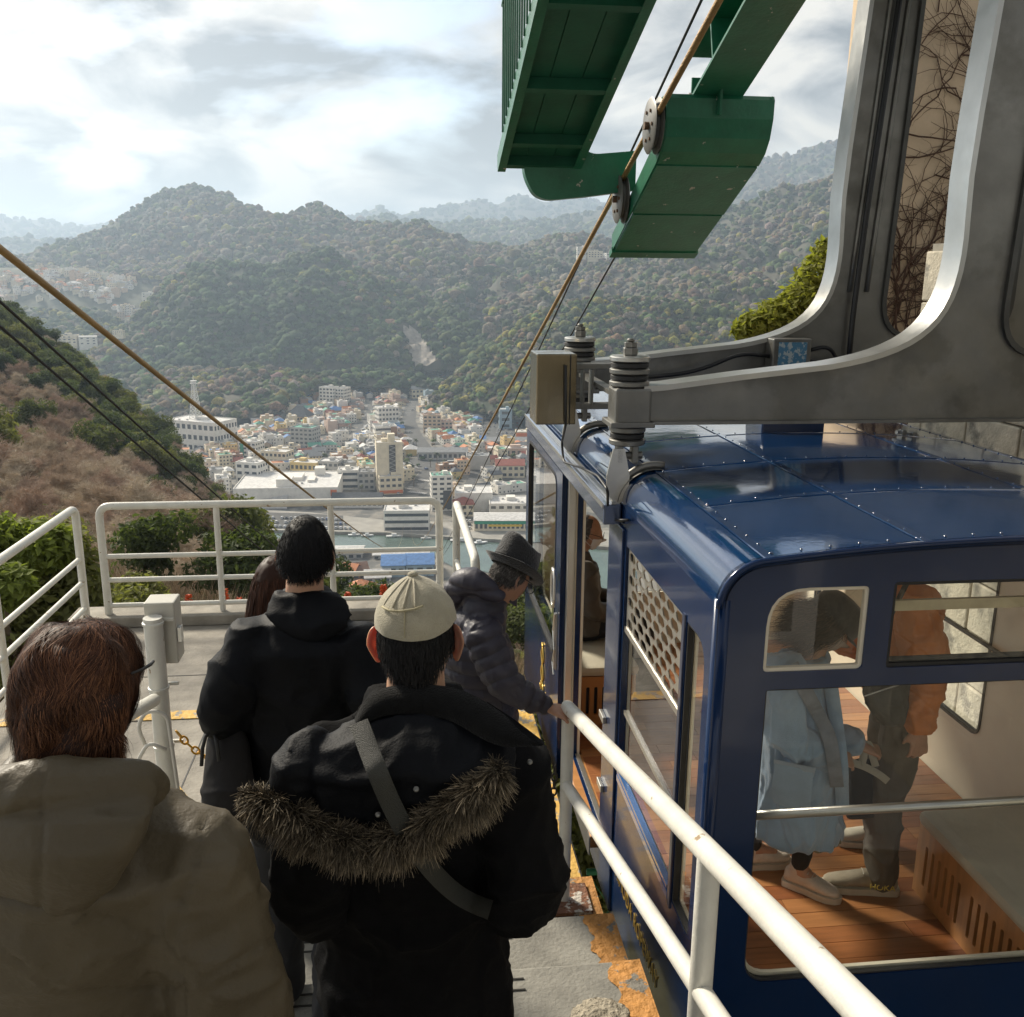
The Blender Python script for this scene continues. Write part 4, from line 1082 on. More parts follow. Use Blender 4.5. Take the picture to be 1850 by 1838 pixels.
# I-beam rising along the rope, with a short stub
dB = np.array((0, -1.0, .36)); dB /= np.linalg.norm(dB); S0 = np.array((2.46, 7.80, 4.34)); S1 = S0+dB*4.8
up = np.cross((1.0, 0, 0), dB); up = up if up[2] > 0 else -up
for off, w, h in ((0, .02, .34), (.17, .40, .022), (-.17, .40, .022)):
    bb = MB(); bb.obox((S0+S1)/2+up*off, (1, 0, 0), dB, up, w/2, 2.4, h/2); bb.build('beam_web' if off == 0 else 'beam_flange', green, t)
bb = MB(); bb.box(2.32, 2.60, 7.72, 7.74, 4.06, 4.30); bb.box(2.45, 2.47, 7.60, 7.95, 4.04, 4.32); bb.box(2.32, 2.60, 7.94, 7.96, 4.0, 4.36); bb.build('beam_stub', green, t)
for k in range(5):
    c = S0+dB*(.5+k*.95); bb = MB(); bb.obox(c-np.array((.10, 0, 0)), (1, 0, 0), dB, up, .09, .01, .158); bb.obox(c+np.array((.10, 0, 0)), (1, 0, 0), dB, up, .09, .01, .158); bb.build('stiffener', green, t)

# walkway
w = thing('green_walkway', 'dark green steel walkway with thin side bars, seen from below', 'walkway', (1.27, 7, 3.6))
dW = np.array((0, -1.0, .30)); dW /= np.linalg.norm(dW); upW = np.cross((1.0, 0, 0), dW); upW = upW if upW[2] > 0 else -upW
E0 = P(900, 312, Y=9.0); E1 = P(1045, 306, Y=9.0); EW = E1[0]-E0[0]
b0 = np.array((E0[0], 9.0, (E0[2]+E1[2])/2)); LW_ = 5.6
def wpt(x, s, h): return b0+np.array((x, 0, 0))+dW*s+upW*h
for k in range(3):
    bb = MB(); xa, xb = EW*k/3+.004, EW*(k+1)/3-.004
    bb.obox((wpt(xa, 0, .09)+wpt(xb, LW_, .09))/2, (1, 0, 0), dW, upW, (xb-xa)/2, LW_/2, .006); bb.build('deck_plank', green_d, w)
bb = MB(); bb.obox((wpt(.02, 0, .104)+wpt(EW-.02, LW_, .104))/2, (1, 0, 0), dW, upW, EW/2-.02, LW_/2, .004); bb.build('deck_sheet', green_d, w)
for x in (0, EW):
    bb = MB(); s = 1 if x == 0 else -1
    bb.obox(wpt(x, LW_/2, .06), (1, 0, 0), dW, upW, .006, LW_/2, .075); bb.obox(wpt(x+s*.03, LW_/2, -.01), (1, 0, 0), dW, upW, .035, LW_/2, .006); bb.build('side_channel', green, w)
for sdist in (.10, .55, 1.5, 2.6, 3.7, 4.8):
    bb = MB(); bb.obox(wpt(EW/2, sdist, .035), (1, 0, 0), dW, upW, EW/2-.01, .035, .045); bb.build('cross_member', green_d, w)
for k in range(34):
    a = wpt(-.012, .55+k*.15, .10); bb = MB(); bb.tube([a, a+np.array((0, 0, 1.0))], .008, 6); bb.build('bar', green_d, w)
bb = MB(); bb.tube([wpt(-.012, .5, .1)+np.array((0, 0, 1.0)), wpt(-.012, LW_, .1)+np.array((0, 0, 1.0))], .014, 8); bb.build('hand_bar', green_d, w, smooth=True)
# curved bracket between walkway and guide
bb = MB()
bx0, bz0, bx1 = b0[0]+.22, b0[2]-.02, GX0+.06
ol = [(bx1, bz0+.20), (b0[0]+EW+.10, bz0+.16), (b0[0]+EW-.02, bz0+.24), (b0[0]+EW-.10, bz0+.34), (bx0, bz0+.34), (bx0, bz0-.02), (bx0+.10, bz0-.20), (bx0+.22, bz0-.24), (bx0+.6, bz0-.20), (bx1, bz0-.14)]
ol = rounded(ol, [.0, .08, .1, .0, .0, .12, .12, .1, .0, .0], 5)
bb.prism([(x, 8.90, z) for x, z in ol], (0, .16, 0)); bb.build('curved_bracket', green, w)
# portal beam that carries both
pb_ = thing('portal_beam', 'green steel portal beam high above the docking bay', 'beam', (1, 4.0, 5.0))
bb = MB(); bb.box(-5.0, 6.6, 3.3, 3.6, 5.02, 5.42, bev=.01); bb.build('beam', green, pb_)
for x in (-4.9, 6.4):
    bb = MB(); bb.box(x-.12, x+.12, 3.33, 3.57, -4.0, 5.02); bb.build('post', green, pb_)

# ---- ropes down to the valley station
rope_gold = mat('brown_track_rope', (0.33, 0.21, 0.085), .5, .35, var=.25, vscale=3, bump=.6, bscale=70, stretch=(1, .25, 1))
rope_dark = mat('dark_haul_rope', (0.022, 0.022, 0.024), .55, .3, bump=.5, bscale=90)
YE, ZE_ = 612.0, TZ+6.0
def rope(name, label, X, pa_, pb__, r, m, ystart, Xend=None):
    A, Bp = P(*pa_, X=X), P(*pb__, X=X)
    s = (Bp[2]-A[2])/(Bp[1]-A[1]); Yl = YE-A[1]
    # parabola through A and B that ends at the valley station
    a1 = np.array([[Bp[1]-A[1], (Bp[1]-A[1])**2], [Yl, Yl**2]]); rhs = np.array([Bp[2]-A[2], ZE_-A[2]])
    p, k = np.linalg.solve(a1, rhs)
    ys = np.concatenate([np.linspace(ystart, 30, 30), np.geomspace(32, YE, 60)])
    pts = [(X+((Xend-X)*(y/YE) if Xend is not None else 0), y, A[2]+p*(y-A[1])+k*(y-A[1])**2) for y in ys]
    bb = MB(); bb.tube(pts, r, 10); return tag(bb.build(name, m, smooth=True, angle=60), label, 'cable', 'ropeway cables')
rope('track_cable', 'thick brown track cable running past the green rope guide down to town', 2.0, (1100, 370), (905, 730), .024, rope_gold, 3.5)
rope('track_cable', 'thick brown track cable crossing above the left platform railing', -2.95, (0, 450), (590, 918), .031, rope_gold, 3.5)
rope('haul_cable', 'thin black haul cable beside the brown cable at the left railing, upper of two', -2.85, (0, 545), (490, 982), .012, rope_dark, 3.5)
rope('haul_cable', 'thin black haul cable beside the brown cable at the left railing, lower of two', -2.95, (0, 590), (480, 1000), .012, rope_dark, 3.5)
rope('haul_cable', 'thin dark haul cable close against the brown cable by the green guide', 2.16, (1037, 496), (930, 725), .011, rope_dark, 6.0)
rope('haul_cable', 'thin dark haul cable dropping behind the steel box on the cabin', 2.45, (1091, 500), (930, 785), .011, rope_dark, 6.0)
# ================================================================== town in the valley
asphalt = mat('asphalt', (0.085, 0.083, 0.080), 0.95, var=.2, vscale=.15)
paving = mat('pale_paving', (0.30, 0.285, 0.255), 0.95, var=.2, vscale=.1)
linew = mat('road_white', (0.72, 0.70, 0.66), 0.9)
tg = mat('town_ground', (0.20, 0.185, 0.16), 0.95, var=.3, vscale=.08, col2=(0.10, 0.10, 0.095), c2scale=.05, c2lo=.48, c2hi=.56)
def flat(name, pix, dz, m):
    bb = MB(); bb.add([G(x, y, dz) for x, y in pix], [tuple(range(len(pix)))][:1]); o = bb.build(name, m)
    if o.data.polygons[0].normal.z < 0: o.data.flip_normals()
    return struct(o)
flat('town_ground', [(250, 815), (330, 760), (480, 740), (600, 690), (830, 670), (860, 700), (800, 745), (1100, 742), (1100, 980), (600, 968), (430, 955)], .12, tg)
def road(pts, w, dz=.24, m=asphalt, name='road'):
    p = np.array([G(*q, dz) for q in pts]); L, Rr = [], []
    for i in range(len(p)):
        t = p[min(i+1, len(p)-1)]-p[max(i-1, 0)]; n = np.array((-t[1], t[0], 0)); n /= np.linalg.norm(n)
        L.append(p[i]+n*w/2); Rr.append(p[i]-n*w/2)
    bb = MB(); bb.grid(np.array([L, Rr])); o = bb.build(name, m)
    if o.data.polygons[0].normal.z < 0: o.data.flip_normals()
    struct(o); return p
RO = [([(520, 940), (600, 912), (700, 894), (760, 888), (840, 880), (960, 872)], 15), ([(735, 892), (768, 862), (790, 838), (770, 815), (748, 785), (738, 760), (745, 725), (760, 700)], 16),
      ([(380, 850), (470, 858), (560, 866), (650, 872), (700, 893)], 10), ([(440, 835), (520, 812), (600, 790), (690, 770), (745, 757)], 11), ([(560, 866), (600, 828), (640, 792), (665, 752), (672, 720)], 7),
      ([(770, 815), (850, 800), (960, 790)], 9), ([(420, 790), (520, 772), (620, 752), (720, 735)], 7), ([(840, 925), (845, 880), (860, 850), (960, 842)], 8)]
for k, (pts, w) in enumerate(RO): road(pts, w, .24+.03*k)
# station square with its planted island
pc = G(796, 838); 
def disc(name, c, r, dz, m, h=.0, n=40, sq=1.0):
    bb = MB(); bb.lathe((c[0], c[1], TZ+dz), [(r, 0), (r*.985, h+.01)], n); return bb.build(name, m)
struct(disc('road', pc, 34, .50, asphalt)); struct(disc('traffic_island', pc+np.array((9, -6, 0)), 12.5, .53, linew, .25)); 
struct(disc('traffic_island', pc+np.array((9, -6, 0)), 11, .80, mat('island_grass', (.09, .10, .04), .95, var=.3, vscale=.3), .1))
# lane lines and crossings
def stripes(a, c, n, w, L):
    A, B_ = G(*a, .62), G(*c, .62); d = (B_-A)/np.linalg.norm(B_-A); nrm = np.array((-d[1], d[0], 0))
    for k in range(n):
        q = A+(B_-A)*(k+.5)/n; bb = MB(); bb.obox(q, d, nrm, (0, 0, 1), w/2, L/2, .01); struct(bb.build('road_marking', linew))
stripes((757, 866), (782, 870), 9, .9, 5.0); stripes((738, 888), (770, 892), 10, .9, 5.0); stripes((752, 868), (738, 885), 5, .4, 4)
stripes((742, 750), (748, 724), 8, .3, 6); stripes((736, 752), (742, 724), 8, .3, 6)

# ---- harbour
wat = mat('harbour_water', (0.085, 0.125, 0.105), 0.22, var=.25, vscale=.03, bump=.35, bscale=.5, spec=.5)
wat.node_tree.nodes['Bump'].inputs['Distance'].default_value = .3
flat('water', [(440, 962), (600, 966), (700, 968), (800, 975), (960, 984), (1150, 998), (1150, 1110), (965, 1052), (862, 1030), (818, 1024), (784, 1006), (671, 997), (600, 992), (470, 990)], .45, wat)
qm = mat('quay_concrete', (0.30, 0.285, 0.25), .95, var=.25, vscale=.2)
def wall_px(pts, h, th, m, name='quay', dz=0.0):
    p = [G(*q) for q in pts]; bb = MB()
    for a, c in zip(p[:-1], p[1:]): bb.bar(a+np.array((0, 0, dz+h/2)), c+np.array((0, 0, dz+h/2)), th, h)
    return struct(bb.build(name, m))
wall_px([(440, 961), (600, 965), (700, 967), (800, 974), (960, 983), (1150, 997)], 2.2, 3.0, qm)
flat('quay_apron', [(430, 918), (560, 926), (700, 940), (830, 944), (960, 955), (1150, 960), (1150, 996), (960, 982), (800, 973), (700, 966), (600, 964), (440, 960)], .9, paving)
flat('parking_area', [(455, 925), (560, 928), (620, 932), (620, 958), (480, 955)], .98, asphalt)
flat('parking_area', [(872, 758), (962, 758), (962, 792), (850, 790)], .99, asphalt)
flat('quay_apron', [(590, 992), (671, 998), (784, 1007), (818, 1025), (862, 1031), (965, 1054), (965, 1160), (560, 1120), (520, 1030)], .9, tg)

# ---- building kit
WIN = mat('window_glass', (0.055, 0.065, 0.075), .15, spec=.6)
wallc = {'white': (.73, .70, .64), 'cream': (.68, .60, .45), 'tan': (.56, .43, .31), 'grey': (.42, .41, .39), 'pink': (.56, .42, .34), 'yellow': (.66, .50, .22), 'pale blue': (.30, .40, .46), 'brown': (.30, .17, .10)}
roofc = {'grey': (.22, .225, .23), 'dark grey': (.085, .09, .10), 'brown': (.20, .115, .08), 'orange': (.46, .17, .065), 'blue': (.07, .17, .38), 'green': (.10, .30, .22), 'pale': (.56, .55, .53), 'red brown': (.26, .075, .05)}
WM = {k: mat('wall_'+k.replace(' ', '_'), v, .9, var=.12, vscale=.25, col2=tuple(.72*q for q in v), c2scale=.35, c2lo=.58, c2hi=.75) for k, v in wallc.items()}
RM = {k: mat('rooftile_'+k.replace(' ', '_'), v, .8, var=.22, vscale=.5, bump=.5, bscale=2) for k, v in roofc.items()}
def house_meshes(kind, w, d, h, seed):
    """returns wall, roof, window meshes centred on the origin"""
    r_ = random.Random(seed); wl_, rf, wi = MB(), MB(), MB()
    x, y = w/2, d/2
    if kind == 'gable' or kind == 'hip':
        rh = .30*d; o = .55
        wl_.box(-x, x, -y, y, -6, h)
        if kind == 'gable':
            wl_.prism([(-x+.01, -y+.02, h), (-x+.01, y-.02, h), (-x+.01, 0, h+rh-.05)], (w-.02, 0, 0))
            for s in (-1, 1):
                A = [(-x-o, s*(y+o), h-.18), (x+o, s*(y+o), h-.18), (x+o, 0, h+rh), (-x-o, 0, h+rh)]
                rf.prism(A if s > 0 else A[::-1], (0, 0, .22))
        else:
            k = min(x, y)*.95
            B4 = [(-x-o, -y-o, h-.1), (x+o, -y-o, h-.1), (x+o, y+o, h-.1), (-x-o, y+o, h-.1)]; T2 = [(-x+k, 0, h+rh), (x-k, 0, h+rh)]
            rf.add(B4+T2, [(0, 1, 5, 4), (1, 2, 5), (2, 3, 4, 5), (3, 0, 4), (3, 2, 1, 0)])
        # lower wing
        if r_.random() < .6:
            a = x*.5; wl_.box(x-.05, x+a, -y*.9, y*.3, -6, h*.5)
            rf.prism([(x+.06, -y*.9-.4, h*.5+.9), (x+.06, y*.3+.4, h*.5+.9), (x+a+.5, y*.3+.4, h*.5), (x+a+.5, -y*.9-.4, h*.5)], (0, 0, .2))
    else:
        wl_.box(-x, x, -y, y, -6, h)
        rf.box(-x+.3, x-.3, -y+.3, y-.3, h, h+.08)
        for (a, b_, c, d_) in ((-x, x, -y, -y+.28), (-x, x, y-.28, y), (-x, -x+.28, -y+.29, y-.29), (x-.28, x, -y+.29, y-.29)): wl_.box(a, b_, c, d_, h+.002, h+.75)
        if r_.random() < .8:
            px_, py_ = r_.uniform(-x*.5, x*.2), r_.uniform(-y*.4, y*.3); wl_.box(px_, px_+w*.28, py_, py_+d*.3, h+.1, h+2.6)
        if r_.random() < .7:
            px_, py_ = r_.uniform(-x*.7, x*.5), r_.uniform(-y*.7, y*.5); rf.box(px_, px_+1.6, py_, py_+1.2, h+.1, h+1.3)
    fl_n = max(1, int(round(h/3.0)))
    for k in range(fl_n):
        z = .9+k*h/fl_n
        n = max(2, int(w/2.8))
        for i in range(n):
            xx = -x+(i+.5)*w/n
            if r_.random() < .88: wi.box(xx-.72, xx+.72, -y-.05, -y+.05, z, z+1.3)
            if r_.random() < .6: wi.box(xx-.6, xx+.6, y-.05, y+.05, z, z+1.2)
        n = max(2, int(d/3.2))
        for i in range(n):
            yy = -y+(i+.5)*d/n
            for s in (-1, 1):
                if r_.random() < .7: wi.box(s*x-.05, s*x+.05, yy-.55, yy+.55, z, z+1.2)
        if kind != 'flat' and k == 1 or (kind == 'flat' and r_.random() < .25):
            wl_.box(-x*.7, x*.7, -y-1.1, -y-.06, z-.55, z+.25)
    return wl_, rf, wi
PRO = []
for i in range(18):
    kind = ('gable', 'hip', 'flat')[i % 3]; r_ = random.Random(100+i)
    w = r_.uniform(9, 13) if kind != 'flat' else r_.uniform(10, 17); d = r_.uniform(7, 10) if kind != 'flat' else r_.uniform(9, 14)
    h = r_.choice((5.4, 5.8, 6.2)) if kind != 'flat' else r_.choice((6.2, 9.3, 9.3, 12.4))
    a, b_, c = house_meshes(kind, w, d, h, i)
    PRO.append((kind, w, d, h, a, b_, c, a.build('wall', WM['white'], origin=(0, 0, 0), data_only=True), b_.build('roof', RM['grey'], origin=(0, 0, 0), data_only=True), c.build('windows', WIN, origin=(0, 0, 0), data_only=True)))
ROOFW = ['grey']*6+['dark grey']*4+['brown']*3+['orange']*3+['blue']*2+['green']*2+['red brown']*2+['pale']
WALLW = ['white']*8+['cream']*9+['tan']*2+['grey']*2+['pink']*2+['yellow', 'pale blue', 'brown']
def place_house(pos, rz, pr, wc, rc, where, group):
    kind, w, d, h, _, _, _, mw, mr, mi_ = pr
    art = {'gable': 'gabled', 'hip': 'hip-roofed', 'flat': 'flat-roofed'}[kind]
    t = thing('house', f'{wc} walled {art} building with {rc} roof {where}', 'house', pos, group)
    t.rotation_euler = (0, 0, rz)
    for nm, me, m in (('wall', mw, WM[wc]), ('roof', mr, RM[rc]), ('windows', mi_, WIN)):
        o = bpy.data.objects.new(nm, me); COL.objects.link(o); o.parent = t
        if nm != 'windows': o.material_slots[0].link = 'OBJECT'; o.material_slots[0].material = m
        else: stuff(o)
    return t
far_w = {}
def merge_house(pos, rz, pr, wc, rc, sc=1.0):
    cz, sz = math.cos(rz), math.sin(rz)
    for mb, m in ((pr[4], WM[wc]), (pr[5], RM[rc]), (pr[6], WIN)):
        if m is WIN and rr.random() < .55: continue
        e = far_w.setdefault(m.name, (MB(), m))[0]
        e.add([(pos[0]+sc*(q[0]*cz-q[1]*sz), pos[1]+sc*(q[0]*sz+q[1]*cz), pos[2]+sc*q[2]) for q in mb.v], mb.f)
roadw = [(np.array([G(*q)[:2] for q in pts]), w) for pts, w in RO]
def road_dist(p):
    best = 1e9
    for pts, w in roadw:
        for a, c in zip(pts[:-1], pts[1:]):
            ab = c-a; t_ = np.clip(((p-a)@ab)/(ab@ab), 0, 1); best = min(best, np.linalg.norm(p-a-ab*t_)-w/2)
    return best
TOWN = [(255, 830), (330, 795), (420, 800), (460, 770), (500, 760), (500, 735), (545, 715), (580, 690), (690, 680), (820, 668), (838, 676), (815, 705), (772, 748), (790, 752), (870, 748), (1000, 742), (1000, 758), (870, 760), (860, 800), (965, 810), (965, 880), (860, 905), (700, 888), (612, 866), (420, 850), (400, 900), (340, 855)]
RESERVED = []            # (centre, radius) of larger buildings

def big(px0, px1, base, top, depth, rot, wc, rc, label, floors=3, cols=5, kind='flat', band=False, name='building', group=None, cat='building', signs=(), extra=None, wins=True, rh=None):
    c0 = G((px0+px1)/2, base); dist = proj(c0)[2]
    w = (px1-px0)*dist/FPX; h = (base-top)*dist/FPX*1.03; d = depth
    t = thing(name, label, cat, c0+np.array((0, 0, 0)), group); t.rotation_euler = (0, 0, rot-YAW+math.atan2(-(c0[0]), c0[1])*0.0)
    f = lambda bb, nm, m: (setattr(bb, 'v', [tuple(np.array(q)+c0) for q in bb.v]), bb.build(nm, m, t))[1]
    x = w/2
    W = MB(); W.box(-x, x, 0, d, -4, h)
    if kind == 'flat':
        for (a, b_, c, e) in ((-x, x, 0, .4), (-x, x, d-.4, d), (-x, -x+.4, .41, d-.41), (x-.4, x, .41, d-.41)): W.box(a, b_, c, e, h+.003, h+.9)
    f(W, 'wall', WM[wc])
    Rf = MB()
    if kind == 'flat': Rf.box(-x+.42, x-.42, .42, d-.42, h+.004, h+.12)
    elif kind == 'gable':
        rh = rh or .18*d
        for s in (0, 1):
            A = [(-x-.6, -.6, h-.1), (x+.6, -.6, h-.1), (x+.6, d/2, h+rh), (-x-.6, d/2, h+rh)] if s == 0 else [(-x-.6, d/2, h+rh), (x+.6, d/2, h+rh), (x+.6, d+.6, h-.1), (-x-.6, d+.6, h-.1)]
            Rf.prism(A, (0, 0, .3))
    else:
        rh = rh or .3*d; k = min(x, d/2)*.9
        Rf.add([(-x-1, -1, h-.1), (x+1, -1, h-.1), (x+1, d+1, h-.1), (-x-1, d+1, h-.1), (-x+k, d/2, h+rh), (x-k, d/2, h+rh)], [(0, 1, 5, 4), (1, 2, 5), (2, 3, 4, 5), (3, 0, 4), (3, 2, 1, 0)])
    ro = f(Rf, 'roof', RM[rc])
    if kind == 'flat':
        r_ = random.Random(int(px0*7+base)); E = MB(); q = r_.uniform(-x*.6, x*.2)
        E.box(q, q+w*.22, d*.45, d*.75, h+.13, h+2.8); f(E, 'penthouse', WM[wc])
        for k in range(3):
            E = MB(); q, yq = r_.uniform(-x*.8, x*.6), r_.uniform(d*.1, d*.85); E.box(q, q+1.8, yq, yq+1.2, h+.13, h+1.4); f(E, 'roof_unit', RM['pale'])
    if wins:
        Wi = MB(); fh = h/floors
        for k in range(floors):
            z = k*fh+fh*.32
            if band: Wi.box(-x+.8, x-.8, -.06, .06, z, z+fh*.42)
            else:
                for i in range(cols):
                    xx = -x+(i+.5)*w/cols; Wi.box(xx-w/cols*.30, xx+w/cols*.30, -.06, .06, z, z+fh*.45)
            n = max(2, int(d/4))
            for i in range(n):
                yy = (i+.5)*d/n
                for s in (-1, 1): Wi.box(s*x-.06, s*x+.06, yy-d/n*.28, yy+d/n*.28, z, z+fh*.42)
        stuff(f(Wi, 'windows', WIN))
    for (a, b_, z0, z1, m) in signs:
        S_ = MB(); S_.box(-x+w*a, -x+w*b_, -.35, -.065, h*z0, h*z1); f(S_, 'sign_board', m)
    if extra: extra(t, f, w, d, h)
    RESERVED.append((c0[:2]+np.array((math.sin(-rot+YAW)*0, d/2)), max(w, d)*.42+1))
    return t
def roof_mast(t, f, w, d, h):
    m_ = mat('mast_white', (.60, .60, .58), .6); n = 9; H = 34; bx, by = -w*.12, d*.55
    for i in range(4):
        sx, sy = ((1, 1), (1, -1), (-1, -1), (-1, 1))[i]
        E = MB(); E.bar((bx+sx*4.2, by+sy*4.2, h), (bx+sx*1.2, by+sy*1.2, h+H), .5); f(E, 'mast_leg', m_)
    for k in range(n):
        z0, z1 = h+H*k/n, h+H*(k+1)/n; r0, r1 = 4.2-3*k/n, 4.2-3*(k+1)/n; E = MB()
        cr = [(1, 1), (1, -1), (-1, -1), (-1, 1)]
        for i in range(4):
            a, c = cr[i], cr[(i+1) % 4]
            E.bar((bx+a[0]*r0, by+a[1]*r0, z0), (bx+c[0]*r1, by+c[1]*r1, z1), .24); E.bar((bx+c[0]*r0, by+c[1]*r0, z0), (bx+a[0]*r1, by+a[1]*r1, z1), .24); E.bar((bx+a[0]*r1, by+a[1]*r1, z1), (bx+c[0]*r1, by+c[1]*r1, z1), .24)
        stuff(f(E, 'mast_braces', m_))
    E = MB(); E.lathe((bx, by, h+H), [(3.4, 0), (3.4, .6), (2.6, .7), (2.6, 2.6), (3.2, 2.7), (3.2, 3.1)], 16); E.bar((bx, by, h+H), (bx, by, h+H+9), .35); f(E, 'mast_platform', m_)
sgo = mat('sign_orange', (.62, .16, .05), .6); sgw = mat('sign_white', (.75, .74, .72), .6); sgg = mat('sign_green', (.03, .28, .17), .6); sgy = mat('sign_yellow', (.70, .48, .05), .6); sgd = mat('sign_dark', (.06, .06, .065), .5)
big(290, 400, 818, 764, 34, R(-22), 'white', 'pale', 'big white block with a lattice radio mast on its roof', 3, 9, band=False, extra=roof_mast)
def store_extra(t, f, w, d, h):
    for (x0, x1, y0, y1, hh) in ((-w*.1, w*.05, d*.10, d*.32, 6), (w*.18, w*.25, d*.35, d*.6, 2), (w*.22, w*.32, d*.75, d*.92, 6)):
        E = MB(); E.box(x0, x1, y0, y1, h+.13, h+hh); f(E, 'penthouse', WM['white'])
    E = MB(); E.prism([(-w*.52, -1, 0), (-w*.40, -9, 0), (w*.02, -9, -0.5), (w*.02, -1, 8)], (0, 0, 1.2)); f(E, 'car_ramp', WM['grey'])
big(425, 610, 915, 884, 62, R(6), 'white', 'pale', 'very large white flat-roofed store near the harbour', 1, 3, wins=False, extra=store_extra, signs=((.93, .99, .55, .92, sgo),))
def tower_extra(t, f, w, d, h):
    E = MB(); E.box(-w*.02, w*.22, -.5, -.07, h*.06, h*.97); f(E, 'stair_core', sgd)
    for k in range(10):
        E = MB(); z = h*(.08+.088*k); E.bar((-w*.02, -.62, z), (w*.22, -.62, z+h*.04), .3); E.bar((w*.22, -.62, z+h*.04), (-w*.02, -.62, z+h*.088), .3); f(E, 'stair_flight', WM['grey'])
    E = MB(); E.box(-w*.05, w*.22, d*.2, d*.6, h+.2, h+7); f(E, 'lift_tower', WM['cream'])
big(682, 729, 890, 803, 15, R(12), 'cream', 'pale', 'tall cream tower block with dark zigzag outside stair', 9, 2, wins=False, extra=tower_extra)
big(686, 728, 894, 863, 14, R(14), 'cream', 'pale', 'cream corner block with an orange ground floor at the junction', 3, 4, signs=((.0, 1.0, .08, .26, sgo),))
big(524, 567, 812, 775, 18, R(-14), 'grey', 'green', 'pale grey five-storey block with tiny windows amid low houses', 5, 5)
big(524, 574, 868, 838, 18, R(-10), 'yellow', 'pale', 'bright yellow two-storey building with arched ground floor', 2, 6)
big(611, 648, 885, 852, 16, R(6), 'white', 'pale', 'white three-storey office with long window bands by the main road', 3, 3, band=True)
big(648, 677, 886, 855, 16, R(6), 'grey', 'grey', 'grey three-storey office squeezed between two pale offices', 3, 3)
big(575, 612, 868, 836, 16, R(-6), 'grey', 'pale', 'grey low office beside the yellow building', 3, 4)
big(684, 722, 770, 738, 16, R(24), 'white', 'pale', 'white four-storey block standing at the end of the avenue', 4, 6)
big(678, 718, 800, 772, 15, R(18), 'white', 'grey', 'white block with dark ribbon windows beside the avenue', 3, 3, band=True, signs=((.72, 1.0, .1, .98, WM['brown']),))
big(765, 797, 784, 752, 14, R(6), 'tan', 'brown', 'brown grey apartment block with rows of balconies', 5, 4)
big(797, 818, 783, 763, 12, R(6), 'pink', 'brown', 'low pinkish brick annex of the apartment block', 3, 3)
big(576, 604, 738, 702, 16, R(-18), 'white', 'grey', 'white stepped apartment block on the upper edge of town', 6, 4)
big(606, 622, 738, 704, 20, R(-18), 'white', 'grey', 'grey white slab next to the stepped apartment block', 6, 3)
big(755, 845, 832, 818, 18, R(4), 'grey', 'grey', 'long low station hall with grey roof', 1, 10, 'gable', rh=3)
big(826, 878, 806, 798, 22, R(4), 'white', 'blue', 'low hall with a big blue roof near the station', 1, 6, 'gable', rh=4)
big(870, 965, 806, 798, 18, R(3), 'grey', 'grey', 'long dark train shed roof behind the station', 1, 8, 'gable', rh=3)
big(880, 965, 826, 812, 16, R(3), 'pink', 'pale', 'long pinkish low shed beside the tracks', 1, 8)
big(843, 885, 850, 826, 18, R(4), 'grey', 'grey', 'dark grey box building by the station square', 2, 3, signs=((.02, .98, .1, .9, WM['grey']),))
big(896, 948, 864, 842, 18, R(4), 'cream', 'red brown', 'cream hall with a rusty brown roof', 2, 5, 'gable', rh=4)
big(780, 818, 924, 862, 14, R(10), 'white', 'green', 'tall white narrow hotel with light green roof', 7, 3, signs=((.55, .95, .08, .6, sgd),))
big(822, 890, 925, 893, 26, R(4), 'white', 'pale', 'white warehouse with a pale flat roof near the quay', 2, 4, wins=False)
big(884, 957, 934, 912, 26, R(3), 'white', 'pale', 'low white warehouse with a pale blue roof beside the market', 2, 5)
big(857, 972, 962, 941, 22, R(2), 'cream', 'pale', 'long quayside market with green fascia and yellow lettering band', 1, 14, kind='gable', rh=2.5, signs=((0, 1, .72, .98, sgg), (.22, .75, .5, .68, sgy)))
big(822, 856, 934, 912, 14, R(8), 'cream', 'red brown', 'small cream house with dark maroon roof beside the warehouse', 2, 3, 'hip')
big(694, 776, 962, 925, 20, R(4), 'white', 'pale', 'white stepped quayside building with broad window bands', 3, 6, band=True)
big(600, 690, 918, 905, 14, R(3), 'white', 'dark grey', 'long white terrace with dark blue grey roof and round dormers', 1, 10, 'gable', rh=4.5)
big(515, 556, 762, 753, 20, R(-12), 'tan', 'dark grey', 'temple hall with a broad dark pyramid roof', 1, 6, 'hip', rh=11, cat='temple')
big(716, 752, 712, 694, 22, R(-28), 'pale blue', 'red brown', 'hall with a large rust red roof at the foot of the hill', 2, 5, 'gable', rh=6)
big(744, 786, 720, 704, 14, R(24), 'cream', 'grey', 'pale long gabled building on the valley road', 2, 6, 'gable', rh=4)
big(902, 925, 776, 742, 14, R(4), 'pale blue', 'pale', 'pale blue grey tall box near the far car park', 3, 1)
big(932, 966, 800, 782, 16, R(3), 'cream', 'pale', 'low shop with bright orange fascia near the far car park', 1, 4, signs=((0, 1, .5, .95, sgo),))
big(730, 752, 824, 812, 12, R(4), 'yellow', 'pale', 'small yellow tent-like canopy at the end of the station hall', 1, 2, 'hip', wins=False)
big(426, 470, 886, 838, 16, R(-14), 'white', 'pale', 'white building with a slim tower and round roof drum by the wooded slope', 4, 3)
big(430, 465, 830, 800, 16, R(-16), 'white', 'pale', 'white four-storey shop house in the middle of the old town', 4, 4, signs=((.1, .3, .2, .9, sgg),))
big(470, 520, 850, 818, 15, R(-14), 'cream', 'pale', 'cream corner shop row with dark upstairs windows', 3, 6)
